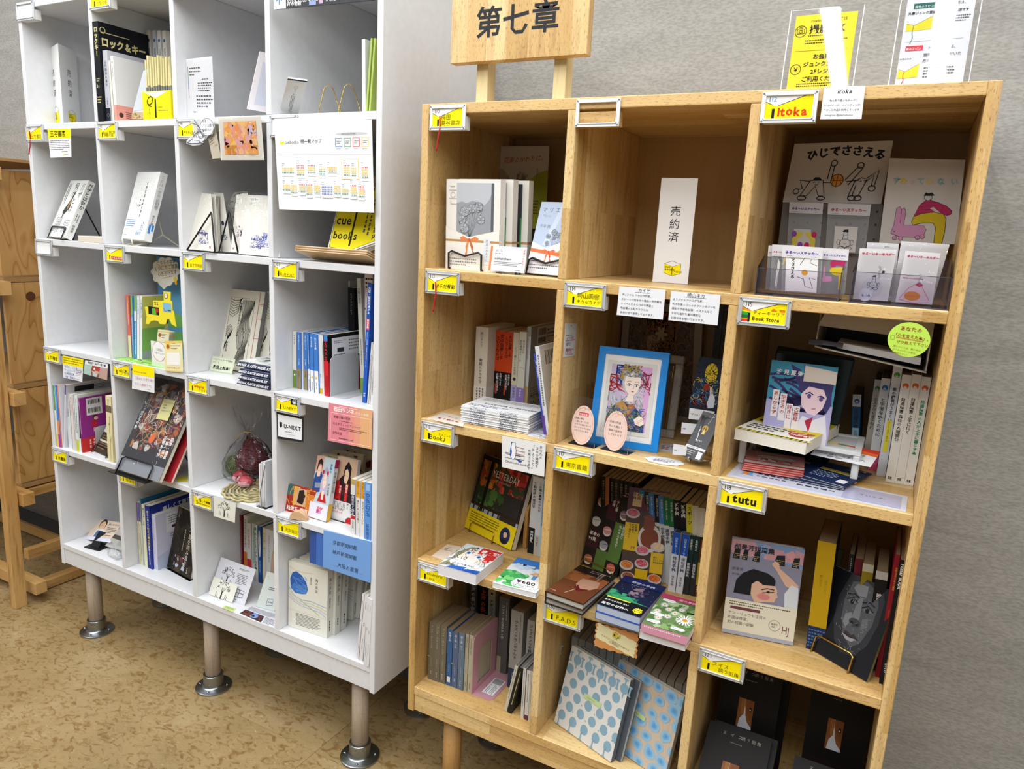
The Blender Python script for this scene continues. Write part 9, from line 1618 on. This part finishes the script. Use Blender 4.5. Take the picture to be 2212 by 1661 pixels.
for i,(b_l,t_l,xr,c,lab,T_) in enumerate((((788,1225),(872,895),812,'#b9b4a2','outer leaning CD case with a cream spine',.0075),((815,1240),(905,905),840,'#211f1c','black CD case leaning beside the cream one',.010),((912,1275),(940,905),930,'#c2bfb6','white spine CD case, third from the left',.0075),((940,1290),(968,935),960,'#5c3340','dark maroon and white CD case, fourth from the left',.0095),((968,1300),(985,945),978,'#c0bba8','cream CD case against the divider',.006))):
    cdm = sb(Y4,'Y',b_l,t_l,xr,.142,c,lab,{'F': [('bv',30,6,70,92,1,'#555' if i != 1 else '#c9b87a'),('r',0,10,100,100,'#c2bfb6') if i == 3 else ('r',0,0,0,0,'#000'),('bv',30,30,70,92,1,'#555') if i == 3 else ('r',0,0,0,0,'#000')]},T=T_,name='cd_case',cat='CD case',H=.125,pages='#6a6a6a')
# ---- row 4 middle cubby: comics and square picture books
def dots(A):
    A.rect(0,0,100,100,'#cfcdc8'); B_ = '#7f9fb0'
    for r_ in range(7):
        for k in range(-1,6):
            x = 10+k*20+(r_ % 2)*10-(r_*1.2); y = 8+r_*14.5
            if r_ == 6:
                if k % 1 == 0: A.rect(x-1.2,82,x+1.2,92,B_); A.rect(x-3,91,x+3,93,B_); A.rect(x-2.4,81,x+2.4,82.4,B_)
                continue
            if -2 < x < 104: A.poly([(min(100,max(0,px_)),min(100,max(0,py_))) for px_,py_ in ngon(x,y+6,6.2,6.2)],B_)
            if r_ == 5 and -2 < x < 104: A.rect(max(0,x-1),y+12,min(100,x+1),y+17,B_); A.rect(max(0,x-3.6),y+16,min(100,x+3.6),y+18.5,B_); A.rect(max(0,x-.8),y-5,min(100,x+.8),y+1,B_)
    for k in range(5): A.rect(6+k*20,1,7.6+k*20,11,B_); A.rect(4.4+k*20,0,9.2+k*20,1.6,B_); A.rect(4.6+k*20,10,9+k*20,11.4,B_)
    for k in range(8):
        x,y = 14+k*11.4,39-k*.3+(k % 2)*-14; A.rect(x,y,x+1.4,y+1.6,B_)
a_ = on(2,g('Z',(235,1245)),Y4);
bk = fb(Y4,'Z',(235,1245),(742,1612),(400,562),.012,'#7f8f9a','square picture book with grey blue dots and goblets, standing at the left',{'F': [(dots,)],'R': [('r',0,0,100,100,'#5f666e')]},lean=None,H=None,spine='L',name='picture_book')
def drops(A):
    A.rect(0,0,100,100,'#c2b09a'); rd_ = random.Random(4); A.strokes(0,0,100,100,40,70,.3,'#b09c84',seed=2,curl=.05,dirn=1.5)
    for r_ in range(7):
        for k in range(6):
            x = 6+k*19+(r_ % 2)*8+rd_.uniform(-2,2); y = 4+r_*15+rd_.uniform(-2,2); s = rd_.uniform(.8,1.15); a = rd_.uniform(0,6.28)
            for q_,c in ((8.2,'#8fb2c9'),(4.6,'#6fa4cc'),(2.4,'#5c94c4')):
                P = [(x+q_*s*math.cos(t)*(1.15 if abs(((t-a) % 6.28)-3.14) < .5 else 1),y+q_*.9*s*math.sin(t)*(1.3 if abs(((t-a) % 6.28)-3.14) < .5 else .9)) for t in [2*math.pi*j/14 for j in range(14)]]; A.poly([(min(100,max(0,u)),min(100,max(0,v))) for u,v in P],c)
m = bk.matrix_world; exb = Vector((m.col[0].x,m.col[0].y,0)).normalized(); bdb = Vector((-exb.y,exb.x,0)); Wb = (on(2,g('Z',(742,1612)),Y4)-on(2,g('Z',(235,1245)),Y4)).length; Hb = bk.children[1].dimensions.z if False else None
Hd = max(v.co.z for c_ in bk.children for v in c_.data.vertices if c_.name.startswith('cover') )
m2 = m.copy(); m2.translation = m.translation + exb*.012 + bdb*.016
book(m2,(Wb,.009,Hd-.004),1,(0,-1),'#4f555c','second copy stacked right behind the dotted picture book',{'R': [('bv',20,2,80,98,1,'#c9ccd0')]},pages='#b5b8ba',name='picture_book')
m3 = m.copy(); q3 = on(2,g('Z',(645,1400)),Y4); m3.translation = Vector((q3.x,q3.y+.004,m.translation.z))
bk3 = book(m3,(.168,.011,Hd),1,(0,-1),'#b0bcc6','square picture book with blue agate drops on pale wood, right of the dotted one',{'F': [(drops,)],'R': [('r',0,0,100,100,'#8a8c8e')]},name='picture_book')
for s_,(bk_,px_,py_,tx) in enumerate(((bk,.44,.50,'SAMPLE'),(bk3,.34,.52,'SAMPLE'))):
    mm = bk_.matrix_world; WW = Wb if s_ == 0 else .168; HH = Hd
    n_ = MB().box((0,-.0012,0),(.048,-.0008,.010)).obj('sample_note',paint('#b5c98c',.6),None); n_.matrix_world = mm @ Matrix.Translation((WW*px_-.01,-.001 if s_ == 0 else -.001,HH*py_)) @ Matrix.Rotation(.12 if s_ else .0,4,'Y'); tag(n_,['green SAMPLE note stuck on the dotted picture book','green SAMPLE note stuck on the blue drop picture book'][s_],'note')
    Art(.010/.048).run([('t',tx,18,30,10,'#6a7f4a',{'ls':1.3})]).build('print',lambda s,t: Vector((s*.048,-.0012,t*.010)),Vector((0,-1,0)),n_)
for i in range(17):
    kx = i/16; xx = .352+.018*i
    if xx > .632: break
    yb = .15-.03*kx; hgt = .168 if i < 9 else .155
    m_ = Matrix.Translation((0,0,0)) @ xyz_frame(Vector((xx,yb,Y4+.0005)),0,-.0,0)[0]
    r = book(m_,(.0165,.165,hgt),0,(1,1),'#8a8378' if i > 7 else '#9a9c9b',['first','second','third','fourth','fifth','sixth','seventh','eighth','ninth','tenth','eleventh','twelfth','thirteenth','fourteenth','fifteenth','sixteenth','seventeenth'][i]+' grey pamphlet from the left in the row behind the square picture books',{},pages='#a3998a' if i > 7 else '#a9b0b0')
sp_ = []
for k in range(64):
    t = k/64;
    if t < .25: x,y = t/.25,1.0
    elif t < .5: x,y = 1.0,1-(t-.25)/.25
    elif t < .75: x,y = 1-(t-.5)/.25,0.0
    else: x,y = 0.0,(t-.75)/.25
    wv = 3.4*math.sin(k*math.pi*2*14/64)*0
    ox = .018*math.sin(y*26) if x in (0.0,1.0) else 0; oy = .03*math.sin(x*30) if y in (0.0,1.0) else 0
    sp_.append((x+ox,y+oy))
cq = [(612,352),(992,458),(972,668),(592,560)]; Pq = [Vector(cq[0]+(0,)),Vector(cq[1]+(0,)),Vector(cq[2]+(0,)),Vector(cq[3]+(0,))]
cut_ = [(lambda v: (v.x,v.y))(bil(Pq,x,y)) for x,y in sp_]
xs_ = [p[0] for p in cut_]; ys_ = [p[1] for p in cut_]; X0,X1,W0,W1 = min(xs_),max(xs_),min(ys_),max(ys_)
inn = [((x+(792-x)*.045-X0)/(X1-X0)*100,(W1-(y+(510-y)*.07))/(W1-W0)*100) for x,y in cut_]
cutout('Z',cut_,-.003,'#c98a4c','cream card with an orange wavy border and mimosa drawing above the picture books','card','wavy_card',th=.0006,
  ops=[('p',inn,'#ddd6a8'),('blob',42,58,60,80,30,2,4,['#d9c24c','#e0cf6a','#c9ae3c'],{'seed':3}),('l',[(52,62),(52,50)],.8,'#7f9a6a'),('l',[(52,58),(46,52)],.8,'#7f9a6a'),('t','イギリスで出版された本です',16,52,5.2,'#8a6a3a',{'jit':.04,'rot':-.27}),('t','(日英併記)',34,36,5.2,'#8a6a3a',{'jit':.04,'rot':-.27})])
# ---- row 4 right cubby: black books
def sw(A):
    A.rect(0,0,100,100,'#0d0a09'); A.rect(0,0,100,30,'#140c0a'); A.text('スイス',24,88,6.6,'#8f8a80',ls=1.9); A.text('誘う街角',54,88,6.6,'#8f8a80',ls=1.25); A.lines(38,82,62,84,1,'#6a655c'); A.rect(34,40,60,66,'#7a4a24'); A.poly([(37,40),(39,48),(44,52),(46,60),(48,52),(52,46),(60,42),(60,40)],'#b9bcc2'); A.poly([(38,66),(40,52),(45,52),(44,66)],'#8a5a2c'); A.poly([(48,66),(48,54),(60,46),(60,66)],'#6f401c'); A.rect(53,56,57,60,'#2a1a10'); A.rect(53.6,57,55.6,58,'#d9d4cc'); A.line([(45,66),(45,56)],.4,'#c9a890')
def sw2(A):
    B = Art(A.asp*1.45); sw(B); A.rect(0,0,100,100,'#100b09')
    for v,f,c in B.L[2:]: A.L.append(([(x,min(100,max(0,100-(100-y)*1.42+6))) for x,y in v],f,c))
def swb(x0,x1,y,h,lean,lab,art=sw,T=.02,yaw=.0):
    m_ = xyz_frame(Vector((x0,y,Y4+.0005)),yaw,0,lean)[0]; return book(Matrix.Translation((0,0,T*math.sin(lean))) @ m_,(x1-x0,T,h),1,(0,-1),'#0d0a09',lab,{'F': [(art,)]} if art else {},pages='#a9a49a',hard=True,group='black photo books')
swb(.695,.812,.12,.236,.16,'black book with a small curtain picture at the rear left of the lowest right cubby'); swb(.705,.825,.165,.232,.16,'black book directly behind the rear left one',None)
swb(.866,.977,.145,.24,.16,'black book with a small curtain picture at the rear right of the lowest right cubby')
swb(.690,.812,-.015,.155,.82,'black book with a small curtain picture leaning low at the front left',sw2,T=.012); swb(.857,.975,-.015,.145,.82,'black book leaning low at the front right corner, cut by the frame',sw2,T=.012)
swb(.700,.822,.010,.145,.82,'black book stacked behind the low front left one',None,T=.012)
